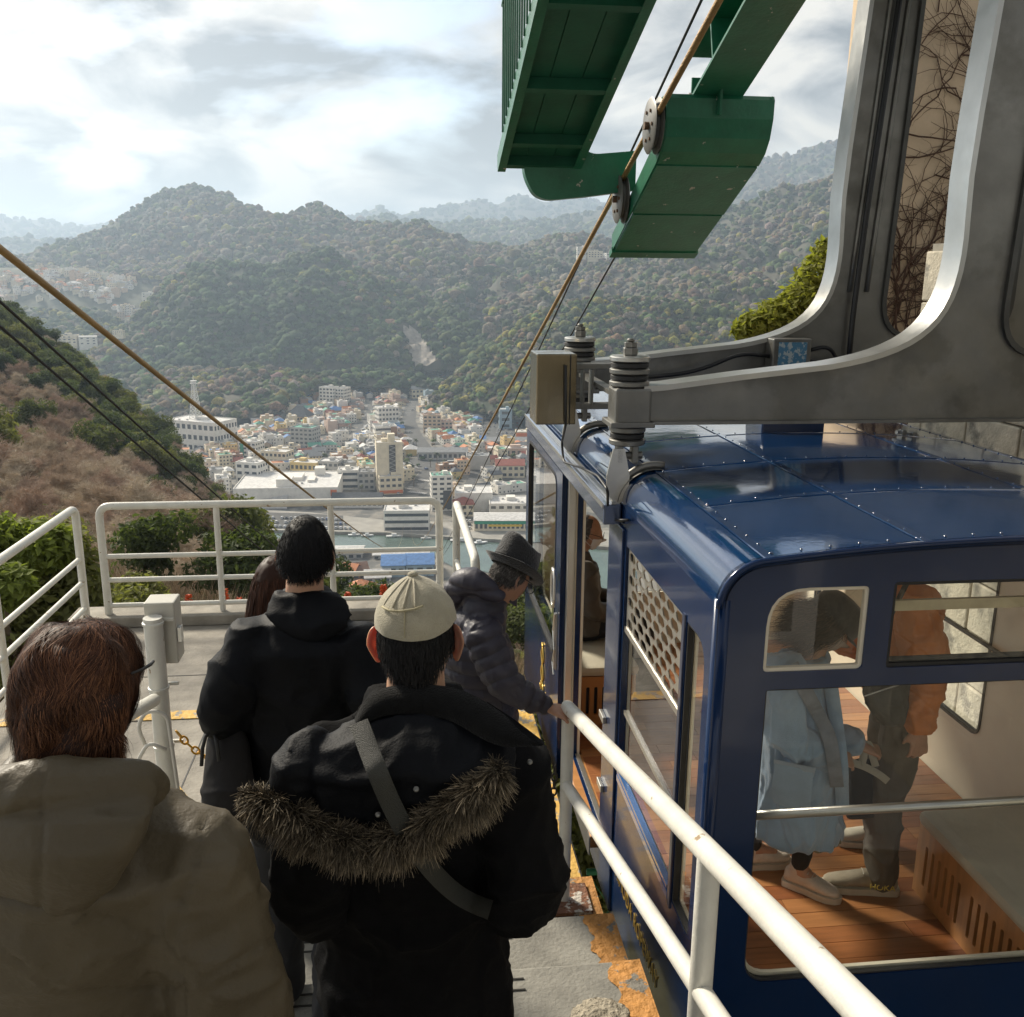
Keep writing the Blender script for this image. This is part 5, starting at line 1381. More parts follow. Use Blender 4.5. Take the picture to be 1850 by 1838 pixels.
# near shore
big(600, 655, 1012, 1000, 16, R(4), 'grey', 'pale', 'grey flat shed at the near water edge', 1, 4, 'gable', rh=2)
big(690, 732, 1046, 1022, 22, R(6), 'pale blue', 'blue', 'blue boat shed with sloping blue roof on the near shore', 1, 3, 'gable', rh=3)
big(734, 784, 1044, 1020, 22, R(6), 'pale blue', 'blue', 'second blue boat shed, wider, on the near shore', 1, 3, 'gable', rh=3)
big(612, 640, 1050, 1036, 13, R(-18), 'tan', 'orange', 'near shore house with salmon tiled roof', 1, 3, 'gable', rh=4)
big(640, 668, 1048, 1034, 13, R(24), 'brown', 'brown', 'near shore house with dull brown gable roof', 1, 3, 'gable', rh=4)
big(660, 706, 1054, 1044, 13, R(10), 'grey', 'pale', 'near shore shed with pale sheet roof', 1, 3, 'gable', rh=3)
big(626, 668, 1078, 1066, 13, R(-8), 'tan', 'orange', 'house with orange roof among shrubs below the railing', 1, 3, 'hip', rh=4)
big(930, 962, 1108, 1096, 12, R(16), 'white', 'pale', 'lone white tent-roofed house on the near slope', 1, 2, 'hip', rh=4)
big(675, 775, 1012, 1003, 12, R(4), 'grey', 'pale', 'row of low pale boat sheds along the near shore', 1, 9, 'gable', rh=2)
big(640, 662, 676, 670, 16, R(20), 'white', 'dark grey', 'white walled house with black roof in the temple grove', 1, 4, 'hip', rh=5)

# ---- ordinary houses on a loose street grid
cands = []
rr = random.Random(21); a0 = R(18); ca, sa = math.cos(a0), math.sin(a0)
for gi in range(-80, 66):
    for gj in range(-10, 108):
        u_, v_ = gi*13.4+rr.uniform(-2.4, 2.4), gj*12.8+rr.uniform(-2.2, 2.2)
        x, y = u_*ca-v_*sa, u_*sa+v_*ca+520
        if y < 430: continue
        px, py, c = proj((x, y, TZ))
        if not (230 < px < 1010 and 660 < py < 960) or not inside((px, py), TOWN): continue
        p2 = np.array((x, y))
        if road_dist(p2) < 6.0: continue
        if np.linalg.norm(p2-pc[:2]) < 42: continue
        if any(np.linalg.norm(p2-q) < r_+5.0 for q, r_ in RESERVED): continue
        if rr.random() < .05: continue
        cands.append((c, x, y))
cands.sort()
for i, (c, x, y) in enumerate(cands):
    pr = rr.choice(PRO); rz = a0+rr.choice((0, math.pi/2, math.pi, -math.pi/2))+rr.uniform(-.12, .12); wc = rr.choice(WALLW); rc = rr.choice(ROOFW)
    if pr[0] == 'flat' and rr.random() < .6: rc = rr.choice(('pale', 'grey', 'pale', 'green'))
    if i < 225: place_house((x, y, TZ), rz, pr, wc, rc, 'in the valley town', 'houses of the valley town')
    else: merge_house((x, y, TZ), rz, pr, wc, rc)
# ---- village on the far left terrace, plus stray houses on the slopes
Gv = hill_patch([[(-160, 490, 2040), (0, 484, 2010), (150, 484, 1990), (260, 508, 1960), (320, 538, 1930)], [(-160, 540, 1920), (0, 532, 1900), (150, 530, 1880), (260, 560, 1850), (320, 580, 1830)], [(-160, 600, 1790), (150, 590, 1790), (320, 640, 1760)]], -160, 320, 40, 12, 2, .01, 91)
bb = MB(); bb.grid(Gv); struct(bb.build('terrace', mat('terrace_earth', (.085, .085, .05), .95, var=.4, vscale=.05), origin=(0, 0, TZ), smooth=True))
n_v = 0
for k in range(2600):
    i, j = rr.randrange(3, Gv.shape[0]-1), rr.randrange(0, Gv.shape[1]-1)
    p = Gv[i, j]+(Gv[i+1, j]-Gv[i, j])*rr.random()+(Gv[i, j+1]-Gv[i, j])*rr.random()
    px, py, c = proj(p)
    if not (inside((px, py), [(-20, 500), (80, 488), (180, 494), (250, 516), (200, 548), (60, 542), (-20, 552)]) or inside((px, py), [(190, 540), (230, 560), (300, 545), (300, 585), (260, 600), (215, 575)])): continue
    if n_v >= 185: break
    n_v += 1
    pr = rr.choice(PRO); wc, rc = rr.choice(('white', 'white', 'cream', 'cream', 'tan')), rr.choice(('grey', 'dark grey', 'brown', 'pale', 'orange'))
    if py > 556 and n_v < 60: place_house(p, rr.uniform(0, 6.28), pr, wc, rc, 'in the far hillside village', 'houses of the far village')
    else: merge_house(p, rr.uniform(0, 6.28), pr, wc, rc, 1.15)
for k, (px, py, c, wpx) in enumerate(((102, 498, 1960, 14), (128, 497, 1960, 22), (268, 545, 1840, 18), (120, 620, 1520, 40), (160, 622, 1520, 30), (215, 605, 1520, 18), (738, 448, 2080, 8), (762, 452, 2080, 9), (800, 462, 2040, 8), (1022, 432, 1960, 8), (1050, 462, 1900, 16), (1075, 466, 1890, 26), (1100, 470, 1880, 20), (960, 440, 1990, 10), (1130, 478, 1850, 16))):
    p = P(px, py, c=c); pr = PRO[(2, 5, 8, 11)[k % 4]]
    t = place_house(p, rr.uniform(-.4, .4), pr, ('white', 'cream')[k % 2], ('pale', 'grey')[k % 2], 'standing alone on a wooded hillside', 'lone houses on the slopes')
    s = wpx*c/FPX/pr[1]; t.scale = (s, s, min(max(s, .6), 1.3))
# houses edging the valley at the foot of the near-right spur and beyond
for k in range(34):
    px, py = rr.uniform(585, 835), rr.uniform(668, 690)
    if not inside((px, py), [(580, 690), (640, 672), (830, 655), (838, 676), (760, 690)]): continue
    place_house(G(px, py), rr.uniform(0, 3), rr.choice(PRO), rr.choice(WALLW), rr.choice(ROOFW), 'at the foot of the green hill', 'houses at the head of the valley')

big_mb = MB(); ms = []
for k, (e, m) in far_w.items(): big_mb.add(e.v, e.f, len(ms)); ms.append(m)
stuff(big_mb.build('distant_houses', ms, origin=(0, 1200, TZ)))
# ---- cars
CARM = {'white': mat('car_white', (.70, .70, .69), .3, coat=.6), 'silver': mat('car_silver', (.42, .43, .44), .3, .5, coat=.6), 'black': mat('car_black', (.02, .02, .022), .3, coat=.6), 'red': mat('car_red', (.38, .03, .025), .3, coat=.6), 'blue': mat('car_blue', (.05, .10, .28), .3, coat=.6)}
def car_mesh(colr):
    bb = MB(); bb.box(-2.15, 2.15, -.85, .85, .28, .98, 0, bev=.12)
    bb.add([(-1.9, -.78, .95), (1.0, -.78, .95), (1.0, .78, .95), (-1.9, .78, .95), (-1.55, -.64, 1.52), (.35, -.64, 1.52), (.35, .64, 1.52), (-1.55, .64, 1.52)], [(0, 1, 5, 4), (1, 2, 6, 5), (2, 3, 7, 6), (3, 0, 4, 7)], 1)
    bb.add([(-1.55, -.64, 1.52), (.35, -.64, 1.52), (.35, .64, 1.52), (-1.55, .64, 1.52)], [(0, 1, 2, 3)], 0)
    for x in (-1.35, 1.35):
        for y in (-.8, .8): bb.lathe((x, y-.1, .33), [(.33, 0), (.33, .2)], 10, axis=(0, 1, 0), mi=2)
    return bb.build('parked_car', [CARM[colr], WIN, dark], origin=(0, 0, 0), data_only=True)
CARD = {k: car_mesh(k) for k in CARM}
def put_car(pos, rz, colr, where, group):
    o = bpy.data.objects.new('parked_car', CARD[colr]); COL.objects.link(o); o.location = pos; o.rotation_euler = (0, 0, rz)
    tag(o, f'small {colr} car {where}', 'car', group)
CW = ['white']*6+['silver']*4+['black']*2+['red', 'blue']
def lot(a, c, d_, nu, nv, rz, where, group, dz=1.0):
    A, B_, D_ = G(*a, dz), G(*c, dz), G(*d_, dz)
    for i in range(nu):
        for j in range(nv):
            if rr.random() < .12: continue
            put_car(A+(B_-A)*(i+.5)/nu+(D_-A)*(j+.5)/nv, rz+rr.uniform(-.06, .06), rr.choice(CW), where, group)
lot((470, 932), (615, 936), (488, 956), 18, 3, R(95), 'parked in the harbour car park', 'cars in the harbour car park')
lot((860, 764), (962, 762), (850, 788), 13, 4, R(92), 'parked in the station car park', 'cars in the station car park')
lot((828, 938), (852, 940), (826, 956), 4, 3, R(95), 'parked beside the quay market', 'cars beside the quay market')
for (px, py, a) in ((640, 900, 70), (665, 896, 70), (720, 892, 80), (800, 884, 84), (742, 782, 10), (746, 742, 5), (600, 790, 60), (560, 802, 62), (660, 775, 60), (815, 852, 30), (770, 848, 50), (700, 768, 60), (630, 783, 60)):
    put_car(G(px, py, .62), R(a), rr.choice(CW), 'driving on a street of the valley town', 'cars on the streets')
def bus_build():
    c0 = G(818, 838, .62); t = thing('bus', 'orange and white bus waiting in the station square', 'bus', c0)
    bb = MB(); bb.box(-5, 5, -1.2, 1.2, .4, 1.9, bev=.15); bb.v = [tuple(np.array(q)+c0) for q in bb.v]; bb.build('body', mat('bus_orange', (.55, .17, .04), .4), t)
    bb = MB(); bb.box(-4.98, 4.98, -1.18, 1.18, 1.91, 2.6); bb.v = [tuple(np.array(q)+c0) for q in bb.v]; bb.build('window_band', WIN, t)
    bb = MB(); bb.box(-5, 5, -1.2, 1.2, 2.61, 3.0, bev=.15); bb.v = [tuple(np.array(q)+c0) for q in bb.v]; bb.build('roof', CARM['white'], t)
bus_build()
# ---- boats
def boat(px, py, L, rz, label):
    c0 = G(px, py, .45); t = thing('boat', label, 'boat', c0, 'boats in the harbour'); t.rotation_euler = (0, 0, rz)
    f = lambda bb, nm, m: (setattr(bb, 'v', [tuple(np.array(q)+c0) for q in bb.v]), bb.build(nm, m, t))[1]
    rows = []
    for s in np.linspace(-1, 1, 9):
        hw = L*.16*(1-max(0, s)**2.2*.98)*(1 if s > -.9 else .9); sh = .25*max(0, s)**2
        rows.append([(s*L/2, -hw, .9+sh), (s*L/2, -hw*.7, .05), (s*L/2, hw*.7, .05), (s*L/2, hw, .9+sh)])
    bb = MB(); bb.grid(np.array(rows)); bb.grid(np.array([[r_[0], r_[3]] for r_ in rows])[::-1]); f(bb, 'hull', CARM['white'])
    bb = MB(); bb.box(-L*.18, L*.12, -L*.09, L*.09, .95, 2.2, bev=.15); f(bb, 'cabin', CARM['white'])
    bb = MB(); bb.box(L*.105, L*.125, -L*.075, L*.075, 1.45, 2.0); f(bb, 'windscreen', WIN)
for k, (px, py, L, a) in enumerate(((713, 970, 11, 4), (833, 978, 14, -6), (866, 982, 11, 10), (770, 974, 7, 0))):
    boat(px, py, L, R(a), 'small white motor boat moored along the harbour quay')
for k, (px, py) in enumerate(((664, 969), (640, 968))): boat(px, py, 8, R(3), 'small white motor boat moored along the harbour quay')
# ---- palms and street trees
leafp = mat('palm_green', (.075, .085, .03), .8, var=.3, vscale=.5); trunkm = mat('palm_trunk', (.16, .12, .085), .95, var=.3, vscale=2)
def palm_proto():
    tr_ = MB(); tr_.tube([(0, 0, 0), (.12, 0, 3), (.05, .1, 6.8)], [.34, .26, .24], 7)
    cr = MB(); r_ = random.Random(2)
    for k in range(34):
        a = r_.uniform(0, 6.28); e = r_.uniform(-.5, 1.2); L = r_.uniform(1.8, 2.6); pts = []
        for i in range(5):
            s = i/4; rad = L*s*math.cos(e*(1-.3*s)); z = 6.8+L*s*math.sin(e)-1.1*s*s; pts.append(np.array((.05+rad*math.cos(a), .1+rad*math.sin(a), z)))
        sd = np.array((-math.sin(a), math.cos(a), 0)); wd = [.12, .34, .36, .26, .03]
        cr.grid(np.array([[p-sd*w_, p+np.array((0, 0, .12)), p+sd*w_] for p, w_ in zip(pts, wd)]))
    return tr_.build('trunk', trunkm, origin=(0, 0, 0), data_only=True), cr.build('crown', leafp, origin=(0, 0, 0), data_only=True)
PT, PCm = palm_proto()
for k, (px, py, s) in enumerate(((738, 812, 1.25), (752, 812, 1.35), (790, 842, 1.6), (778, 846, 1.1), (802, 846, 1.0), (795, 850, .9), (736, 858, 1.5), (744, 862, 1.5), (748, 880, 1.3), (654, 894, 1.0), (540, 862, 1.6), (592, 868, 1.3), (525, 868, 1.1), (572, 872, 1.0), (690, 866, 1.2), (955, 860, 1.2))):
    t = thing('palm_tree', 'shaggy palm tree rising from a street of the valley town', 'palm tree', G(px, py), 'palms in the town'); t.scale = (s, s, s); t.rotation_euler = (0, 0, k*1.3)
    for nm, me in (('trunk', PT), ('crown', PCm)):
        o = bpy.data.objects.new(nm, me); COL.objects.link(o); o.parent = t
# clipped and bare trees between the houses
tv, tf, tk = [], [], []; o_ = 0
r2 = np.random.default_rng(5)
for k in range(420):
    px, py = rr.uniform(300, 960), rr.uniform(690, 880)
    if not inside((px, py), TOWN): continue
    p = G(px, py); 
    if road_dist(p[:2]) < 1.5: continue
    pv, pf = PROTO2[k % 5]; s = rr.uniform(1.4, 3.2); tv.append(pv*s+p+np.array((0, 0, s*.6))); tf.append(pf+o_); o_ += len(pv)
    tk.append(np.repeat(np.array([rr.choice((DG, MG, OL, BR, OL))])*rr.uniform(.7, 1.5), len(pv), 0))
stuff(link_mesh('town_shrubbery', fast_mesh('town_shrubbery', np.concatenate(tv), np.concatenate(tf), np.concatenate(tk), canopy)))
# ================================================================== near slope below the station
near_rows = [[(-200, 505, 335), (0, 576, 305), (60, 616, 292), (150, 674, 280), (220, 742, 268), (300, 824, 255), (350, 880, 245), (400, 922, 232), (450, 975, 212), (490, 1022, 188), (540, 1082, 160), (620, 1130, 125), (700, 1150, 112), (800, 1158, 106), (900, 1165, 100), (1000, 1185, 95), (1200, 1230, 90)],
             [(-200, 690, 190), (0, 750, 175), (200, 850, 165), (350, 960, 150), (500, 1090, 115), (700, 1180, 85), (900, 1195, 78), (1200, 1270, 68)],
             [(-200, 880, 92), (0, 915, 86), (200, 980, 80), (350, 1040, 74), (500, 1125, 64), (700, 1200, 55), (900, 1230, 48), (1200, 1320, 42)],
             [(-200, 1060, 36), (0, 1085, 34), (300, 1135, 32), (500, 1180, 29), (900, 1280, 24), (1200, 1420, 19)],
             [(-200, 1290, 13.5), (300, 1330, 13), (900, 1400, 12), (1200, 1560, 10)]]
NG = hill_patch(near_rows, -200, 1200, 130, 60, 1.4, .03, 95)
slope_m = mat('slope_earth', (.115, .085, .055), 1.0, var=.35, vscale=.4, col2=(.055, .065, .028), c2scale=.12, c2lo=.45, c2hi=.6, bump=.8, bscale=2)
bb = MB(); bb.grid(NG); struct(bb.build('hillside', slope_m, origin=(0, 60, -20), smooth=True))
# ground falling away under the platform and the docking bay
bb = MB(); rr = random.Random(2)
gy = [8.6, 6.5, 4.0, 1.5, -3.0]
bb.grid(np.array([[(x, y, -2.6-.25*max(0, y-3)-.12*abs(x-1)) for x in np.linspace(-5, 8, 14)] for y in gy])); bb.grid(np.array([[(x, y, z) for x in np.linspace(-9, 12, 12)] for y, z in ((17, -9.5), (8.6, -3.95))]))
struct(bb.build('bank', mat('bank_earth', (.09, .085, .045), 1, var=.4, vscale=2), origin=(0, 5, -4)))

leafm = {}
def leaf_material(name, c, tr_=.35, var=.35):
    m = mat(name, c, .75, var=var, vscale=1.3, spec=.25)
    nt = m.node_tree; b_ = nt.nodes['Principled BSDF']; o = nt.nodes['Material Output']
    t = nt.nodes.new('ShaderNodeBsdfTranslucent'); t.inputs[0].default_value = (c[0]*1.7, c[1]*1.8, c[2]*.9, 1); mx_ = nt.nodes.new('ShaderNodeMixShader'); mx_.inputs[0].default_value = tr_
    nt.links.new(b_.outputs[0], mx_.inputs[1]); nt.links.new(t.outputs[0], mx_.inputs[2]); nt.links.new(mx_.outputs[0], o.inputs[0])
    return m
def leaf_cloud(n, lobes, size, seed, up=.4):
    """n leaf quads spread through the lobes [(centre, radius)]"""
    r_ = np.random.default_rng(seed)
    vol = np.array([q[1]**2.2 for q in lobes]); idx = r_.choice(len(lobes), n, p=vol/vol.sum())
    d = r_.normal(size=(n, 3)); d /= np.linalg.norm(d, axis=1)[:, None]
    rad = np.array([q[1] for q in lobes])[idx]; cen = np.array([q[0] for q in lobes])[idx]
    rho = r_.random(n)**.33; rho = .55+.45*rho
    pos = cen+d*(rad*rho*(1+.16*r_.normal(size=n)))[:, None]*np.array([1, 1, .85])
    nn = d*.6+r_.normal(size=(n, 3))*.6+np.array([0, 0, up]); nn /= np.linalg.norm(nn, axis=1)[:, None]
    a = np.cross(nn, r_.normal(size=(n, 3))); a /= np.linalg.norm(a, axis=1)[:, None]; b_ = np.cross(nn, a)
    s = size*r_.uniform(.6, 1.35, n)[:, None]
    V = np.stack([pos-a*s, pos-b_*s*.45+nn*s*.12, pos+a*s, pos+b_*s*.45+nn*s*.12], 1).reshape(-1, 3)
    F = np.arange(4*n).reshape(-1, 4)
    return V, F
def branchy(seed, H, spread, lean=0.0, twigs=3, r0=.16, start=.22):
    """bare tree: one connected wooden skeleton; twig count grows with depth"""
    r_ = random.Random(seed); m = MB()
    def grow(p, d, L, r, dep):
        n = 4; pts = [p]; q = p.copy(); dd = d.copy()
        for i in range(n):
            dd = dd+np.array([r_.gauss(0, .12), r_.gauss(0, .12), r_.gauss(.05, .06)]); dd /= np.linalg.norm(dd); q = q+dd*L/n; pts.append(q.copy())
        m.tube(pts, list(np.linspace(r, r*.55, n+1)), 5 if dep < 2 else 3, cap=False)
        if dep >= twigs: return
        k = 3 if dep < 1 else r_.choice((3, 4))
        for j in range(k+1):
            b0_ = pts[r_.randrange(2, n+1)]; ax = np.array([r_.gauss(0, 1), r_.gauss(0, 1), r_.gauss(.25, .5)]); ax /= np.linalg.norm(ax)
            nd = dd*(1-spread)+ax*spread; nd /= np.linalg.norm(nd); grow(b0_, nd, L*r_.uniform(.55, .8), r*.52, dep+1)
    grow(np.zeros(3), np.array([lean, 0, 1.0]), H*.36, r0, 0)
    return m
barkm = mat('pale_bark', (.42, .35, .27), .95, var=.3, vscale=3)
barkd = mat('dark_bark', (.10, .075, .05), .95, var=.3, vscale=3)
twigm = [mat('twig_%d' % i, c, .95, var=.3, vscale=1) for i, c in enumerate(((.44, .34, .25), (.40, .29, .22), (.50, .42, .32)))]
evm = [leaf_material('evergreen_%d' % i, c) for i, c in enumerate(((.085, .100, .034), (.062, .082, .030), (.125, .130, .042), (.050, .068, .028)))]
EV = []
for i in range(7):
    r_ = random.Random(i); lob = [((0, 0, 5.0), 2.6)]+[((r_.uniform(-2.4, 2.4), r_.uniform(-2.4, 2.4), r_.uniform(3.2, 7.0)), r_.uniform(1.1, 1.9)) for _ in range(9)]
    V, F = leaf_cloud(3200, lob, .30, i); cm = fast_mesh('crown', V, F, None, evm[i % 4], smooth=False)
    tm = MB(); tm.tube([(0, 0, -2), (.1, 0, 2.5), (0, .1, 5)], [.26, .2, .08], 6); 
    for k in range(4): tm.tube([(0, 0, 2+k*.5), tuple(np.array(lob[k+1][0])*.9)], [.1, .04], 4)
    EV.append((tm.build('trunk', barkd, origin=(0, 0, 0), data_only=True), cm))
BA = []
for i in range(6):
    sk = branchy(40+i, 7.5, .62, twigs=4, r0=.21)
    v = np.array(sk.v)
    # fine twig haze: thin slivers round the outer branches
    r_ = np.random.default_rng(i); out_ = v[v[:, 2] > 2.0]; n = 4200
    p0 = out_[r_.integers(0, len(out_), n)]; d = r_.normal(size=(n, 3)); d[:, 2] = np.abs(d[:, 2])*.7+.1; d /= np.linalg.norm(d, axis=1)[:, None]
    L = r_.uniform(.35, 1.0, n)[:, None]; sd = np.cross(d, r_.normal(size=(n, 3))); sd /= np.linalg.norm(sd, axis=1)[:, None]
    V = np.stack([p0-sd*.016, p0+sd*.016, p0+d*L], 1).reshape(-1, 3)
    tw = fast_mesh('twigs', V, np.arange(3*n).reshape(-1, 3), None, twigm[i % 3], smooth=False)
    BA.append((sk.build('branches', barkm, origin=(0, 0, 0), data_only=True, smooth=True), tw))
BROWN = [(-60, 690), (60, 690), (150, 780), (230, 850), (300, 900), (400, 950), (490, 1010), (520, 1110), (200, 1150), (60, 1060), (-60, 1000)]
def slope_point(r_):
    i, j = r_.randrange(2, NG.shape[0]-2), r_.randrange(0, NG.shape[1]-1)
    return NG[i, j]+(NG[i+1, j]-NG[i, j])*r_.random()+(NG[i, j+1]-NG[i, j])*r_.random()
r_ = random.Random(77); placed = []; tries = 0
nb = ne = 0
while (nb < 280 or ne < 280) and tries < 16000:
    tries += 1
    p = slope_point(r_); px, py, c = proj(p)
    if c < 38 or px < -90 or px > 985: continue
    if px > 600 and c < 60: continue
    if r_.random() > (c/230)**.45: continue
    gap = 3.5 if c > 140 else 3.0
    if any((p[0]-q[0])**2+(p[1]-q[1])**2 < gap**2 for q in placed): continue
    if px > 430 and py > 1030 and c > 70: continue
    brown = r_.random() < (.96 if inside((px, py), BROWN) else (.25 if px < 520 and py < 900 else .6))
    if px > 560 and py > 1090: brown = r_.random() < .6
    if brown and nb >= 280 or (not brown and ne >= 280): continue
    nb += brown; ne += not brown; placed.append(p)
    if brown:
        t = thing('bare_tree', '', 'tree', p, 'bare trees on the near slope'); ki = r_.randrange(6); pr = BA[ki]; t['label'] = 'leafless %s tree with fine twigs on the slope below the railing' % ('tan', 'reddish brown', 'pale straw')[ki % 3]; nm = ('branches', 'twigs'); s = r_.uniform(.65, 1.05)
    else:
        t = thing('evergreen_tree', '', 'tree', p, 'evergreen trees on the near slope'); ki = r_.randrange(7); pr = EV[ki]; t['label'] = 'dense %s leafy tree on the slope below the railing' % ('mid green', 'deep green', 'light olive', 'blackish green')[ki % 4]; nm = ('trunk', 'crown'); s = r_.uniform(.6, 1.05)
    if c < 70: s *= .6
    t.scale = (s, s, s*r_.uniform(.85, 1.1)); t.rotation_euler = (0, 0, r_.uniform(0, 6.28))
    for n_, me in zip(nm, pr):
        o = bpy.data.objects.new(n_, me); COL.objects.link(o); o.parent = t
        if n_ == 'twigs': stuff(o)
# low scrub that hides the soil
V, F, K = scatter(NG, 5500, 1.05, PROTO1, [(4, OL), (2.5, BR), (2.5, GB), (2, (.21, .155, .10)), (1, YG), (2, MG)], 97, .03, clear=lambda q: ((q-CAM)@_f) < 55)
stuff(link_mesh('undergrowth', fast_mesh('undergrowth', V, F, K, canopy)))
# brushwood: fine dry stems over the nearer slope
rg = np.random.default_rng(9)
def brush(n, cond, h0, h1, w, pal, seed, name, mats_attr):
    rs = random.Random(seed); pts = []
    while len(pts) < n:
        p = slope_point(rs); px, py, c = proj(p)
        if cond(px, py, c): pts.append(p)
    pts = np.array(pts); k = 7
    p0 = np.repeat(pts, k, 0); m = len(p0); p0 = p0+rg.normal(size=(m, 3))*np.array([.35, .35, 0])
    d = rg.normal(size=(m, 3))*.55; d[:, 2] = 1; d /= np.linalg.norm(d, axis=1)[:, None]; L = rg.uniform(h0, h1, m)[:, None]
    sd = np.cross(d, rg.normal(size=(m, 3))); sd /= np.linalg.norm(sd, axis=1)[:, None]
    V = np.stack([p0-sd*w-np.array([0, 0, .2]), p0+sd*w-np.array([0, 0, .2]), p0+d*L+rg.normal(size=(m, 3))*.1], 1).reshape(-1, 3)
    K = np.repeat(np.array(pal)[rg.integers(0, len(pal), m)]*rg.uniform(.7, 1.3, (m, 1)), 3, 0)
    stuff(link_mesh(name, fast_mesh(name, V, np.arange(3*m).reshape(-1, 3), K, mats_attr, smooth=False)))
drym = mat('dry_stems', (.3, .22, .14), .95, attr=True)
brush(9000, lambda px, py, c: 12 < c < 130 and py > 930, .5, 1.7, .018, [(.30, .215, .13), (.24, .17, .11), (.35, .27, .17), (.12, .12, .05)], 4, 'dry_brush', drym)
brush(11000, lambda px, py, c: 40 < c < 330 and inside((px, py), BROWN), 1.0, 2.4, .026, [(.52, .41, .31), (.45, .34, .26), (.58, .48, .37), (.38, .29, .21), (.25, .23, .11)], 14, 'dry_brush', drym)
brush(5000, lambda px, py, c: 10 < c < 60 and px > 560, .4, 1.1, .015, [(.36, .26, .14), (.30, .21, .12), (.14, .14, .05)], 6, 'dry_grass', drym)

# ---- shrubs close to the platform
lg = leaf_material('bright_leaf', (.165, .20, .045), .4); lg2 = leaf_material('yellow_leaf', (.21, .22, .05), .4); lg3 = leaf_material('mid_leaf', (.15, .155, .055), .4)
def shrub(name, label, lobes, n, size, m, base, seed):
    t = thing(name, label, 'shrub', base)
    V, F = leaf_cloud(n, lobes, size, seed, .7); me = fast_mesh('leaves', V-np.array(base), F, None, m, smooth=False); link_mesh('leaves', me, base, t)
    b_ = MB(); r_ = random.Random(seed)
    for c, rad in lobes: b_.tube([np.array(base)+np.array((r_.uniform(-.2, .2), r_.uniform(-.2, .2), -.3)), np.array(c)*.5+np.array(base)*.5+np.array((0, 0, .1)), np.array(c)], [.05, .035, .012], 5)
    b_.build('stems', barkd, t)
    return t
def lob(px, py, c, r): return (tuple(P(px, py, c=c)), r)
L1 = [lob(40, 1010, 13, .55), lob(95, 1000, 13.2, .55), lob(-40, 1040, 12.8, .6), lob(130, 1070, 13.2, .5), lob(60, 1090, 12.9, .6), lob(-20, 1120, 12.6, .6), lob(110, 1140, 13, .5), lob(30, 1170, 12.5, .6), lob(20, 980, 13.3, .35)]
shrub('shrub', 'bushy green shrub just outside the left platform railing', L1, 14000, .075, lg3, P(60, 1260, c=13), 1)
L1b = [lob(10, 1060, 11.6, .30), lob(80, 985, 12.6, .34), lob(-10, 985, 12.4, .4), lob(60, 1000, 12.4, .3)]
shrub('shrub', 'small bright green shrub top against the left railing', L1b, 5200, .075, lg, P(20, 1240, c=12.4), 2)
L2 = [lob(1505, 455, 11, .20), lob(1480, 500, 11, .26), lob(1450, 545, 11, .26), lob(1405, 572, 11, .24), lob(1365, 590, 11, .2), lob(1500, 560, 11, .3), lob(1340, 602, 11, .12), lob(1440, 610, 11, .3), lob(1540, 480, 11.1, .25), lob(1560, 580, 11, .4)]
shrub('shrub', 'yellow green glossy-leaved shrub rising behind the grey hanger frame', L2, 9000, .055, lg2, P(1470, 760, c=11), 3)
L3 = [lob(1040, 1420, 8.2, .3), lob(1010, 1400, 8.6, .3), lob(1070, 1560, 7.2, .25), lob(1030, 1500, 7.6, .3), lob(1085, 1620, 7.0, .2), lob(1000, 1330, 9.0, .3), lob(990, 1300, 9.2, .3)]
shrub('shrub', 'green ground shrub in the gap between platform and cabin', L3, 9000, .05, lg3, P(1030, 1560, c=8.6), 4)
L4 = [lob(230, 1110, 15, .45), lob(290, 1120, 15, .4), lob(200, 1130, 14.5, .4), lob(350, 1130, 16, .35), lob(250, 1075, 17, .45)]
shrub('shrub', 'olive scrubby shrub behind the far platform railing', L4, 5200, .07, lg3, P(260, 1230, c=15), 5)
L5 = [lob(630, 1140, 22, .4), lob(670, 1138, 23, .4), lob(600, 1146, 21, .35), lob(720, 1140, 24, .4)]
shrub('shrub', 'pale olive shrub below the railing beside the red flower spikes', L5, 5000, .09, lg, P(650, 1215, c=22), 6)
L6 = [lob(905, 1080, 60, 1.5), lob(930, 1090, 58, 1.5), lob(890, 1120, 55, 1.3), lob(945, 1130, 54, 1.3), lob(925, 1110, 56, 1.2)]
shrub('shrub', 'grey green tree crown on the slope beside the hat man', L6, 5200, .2, evm[0], P(915, 1180, c=57), 7)
# green net fence low in the bay
t = thing('green_net', 'green mesh net on a pipe low under the cabin door', 'net', P(1090, 1640, X=1.0))
gnm = mat('net_green', (.04, .24, .11), .6)
b_ = MB(); A = P(1060, 1576, X=1.0); b_.tube([A, A+np.array((2.0, 0, 0))], .02, 8); b_.build('pipe', gnm, t, smooth=True)
b_ = MB()
for k in range(24):
    x = A[0]+k*.08; b_.tube([(x, A[1], A[2]), (x+.3, A[1], A[2]-.5)], .003, 4, cap=False); b_.tube([(x+.3, A[1], A[2]), (x, A[1], A[2]-.5)], .003, 4, cap=False)
stuff(b_.build('mesh', gnm, t))
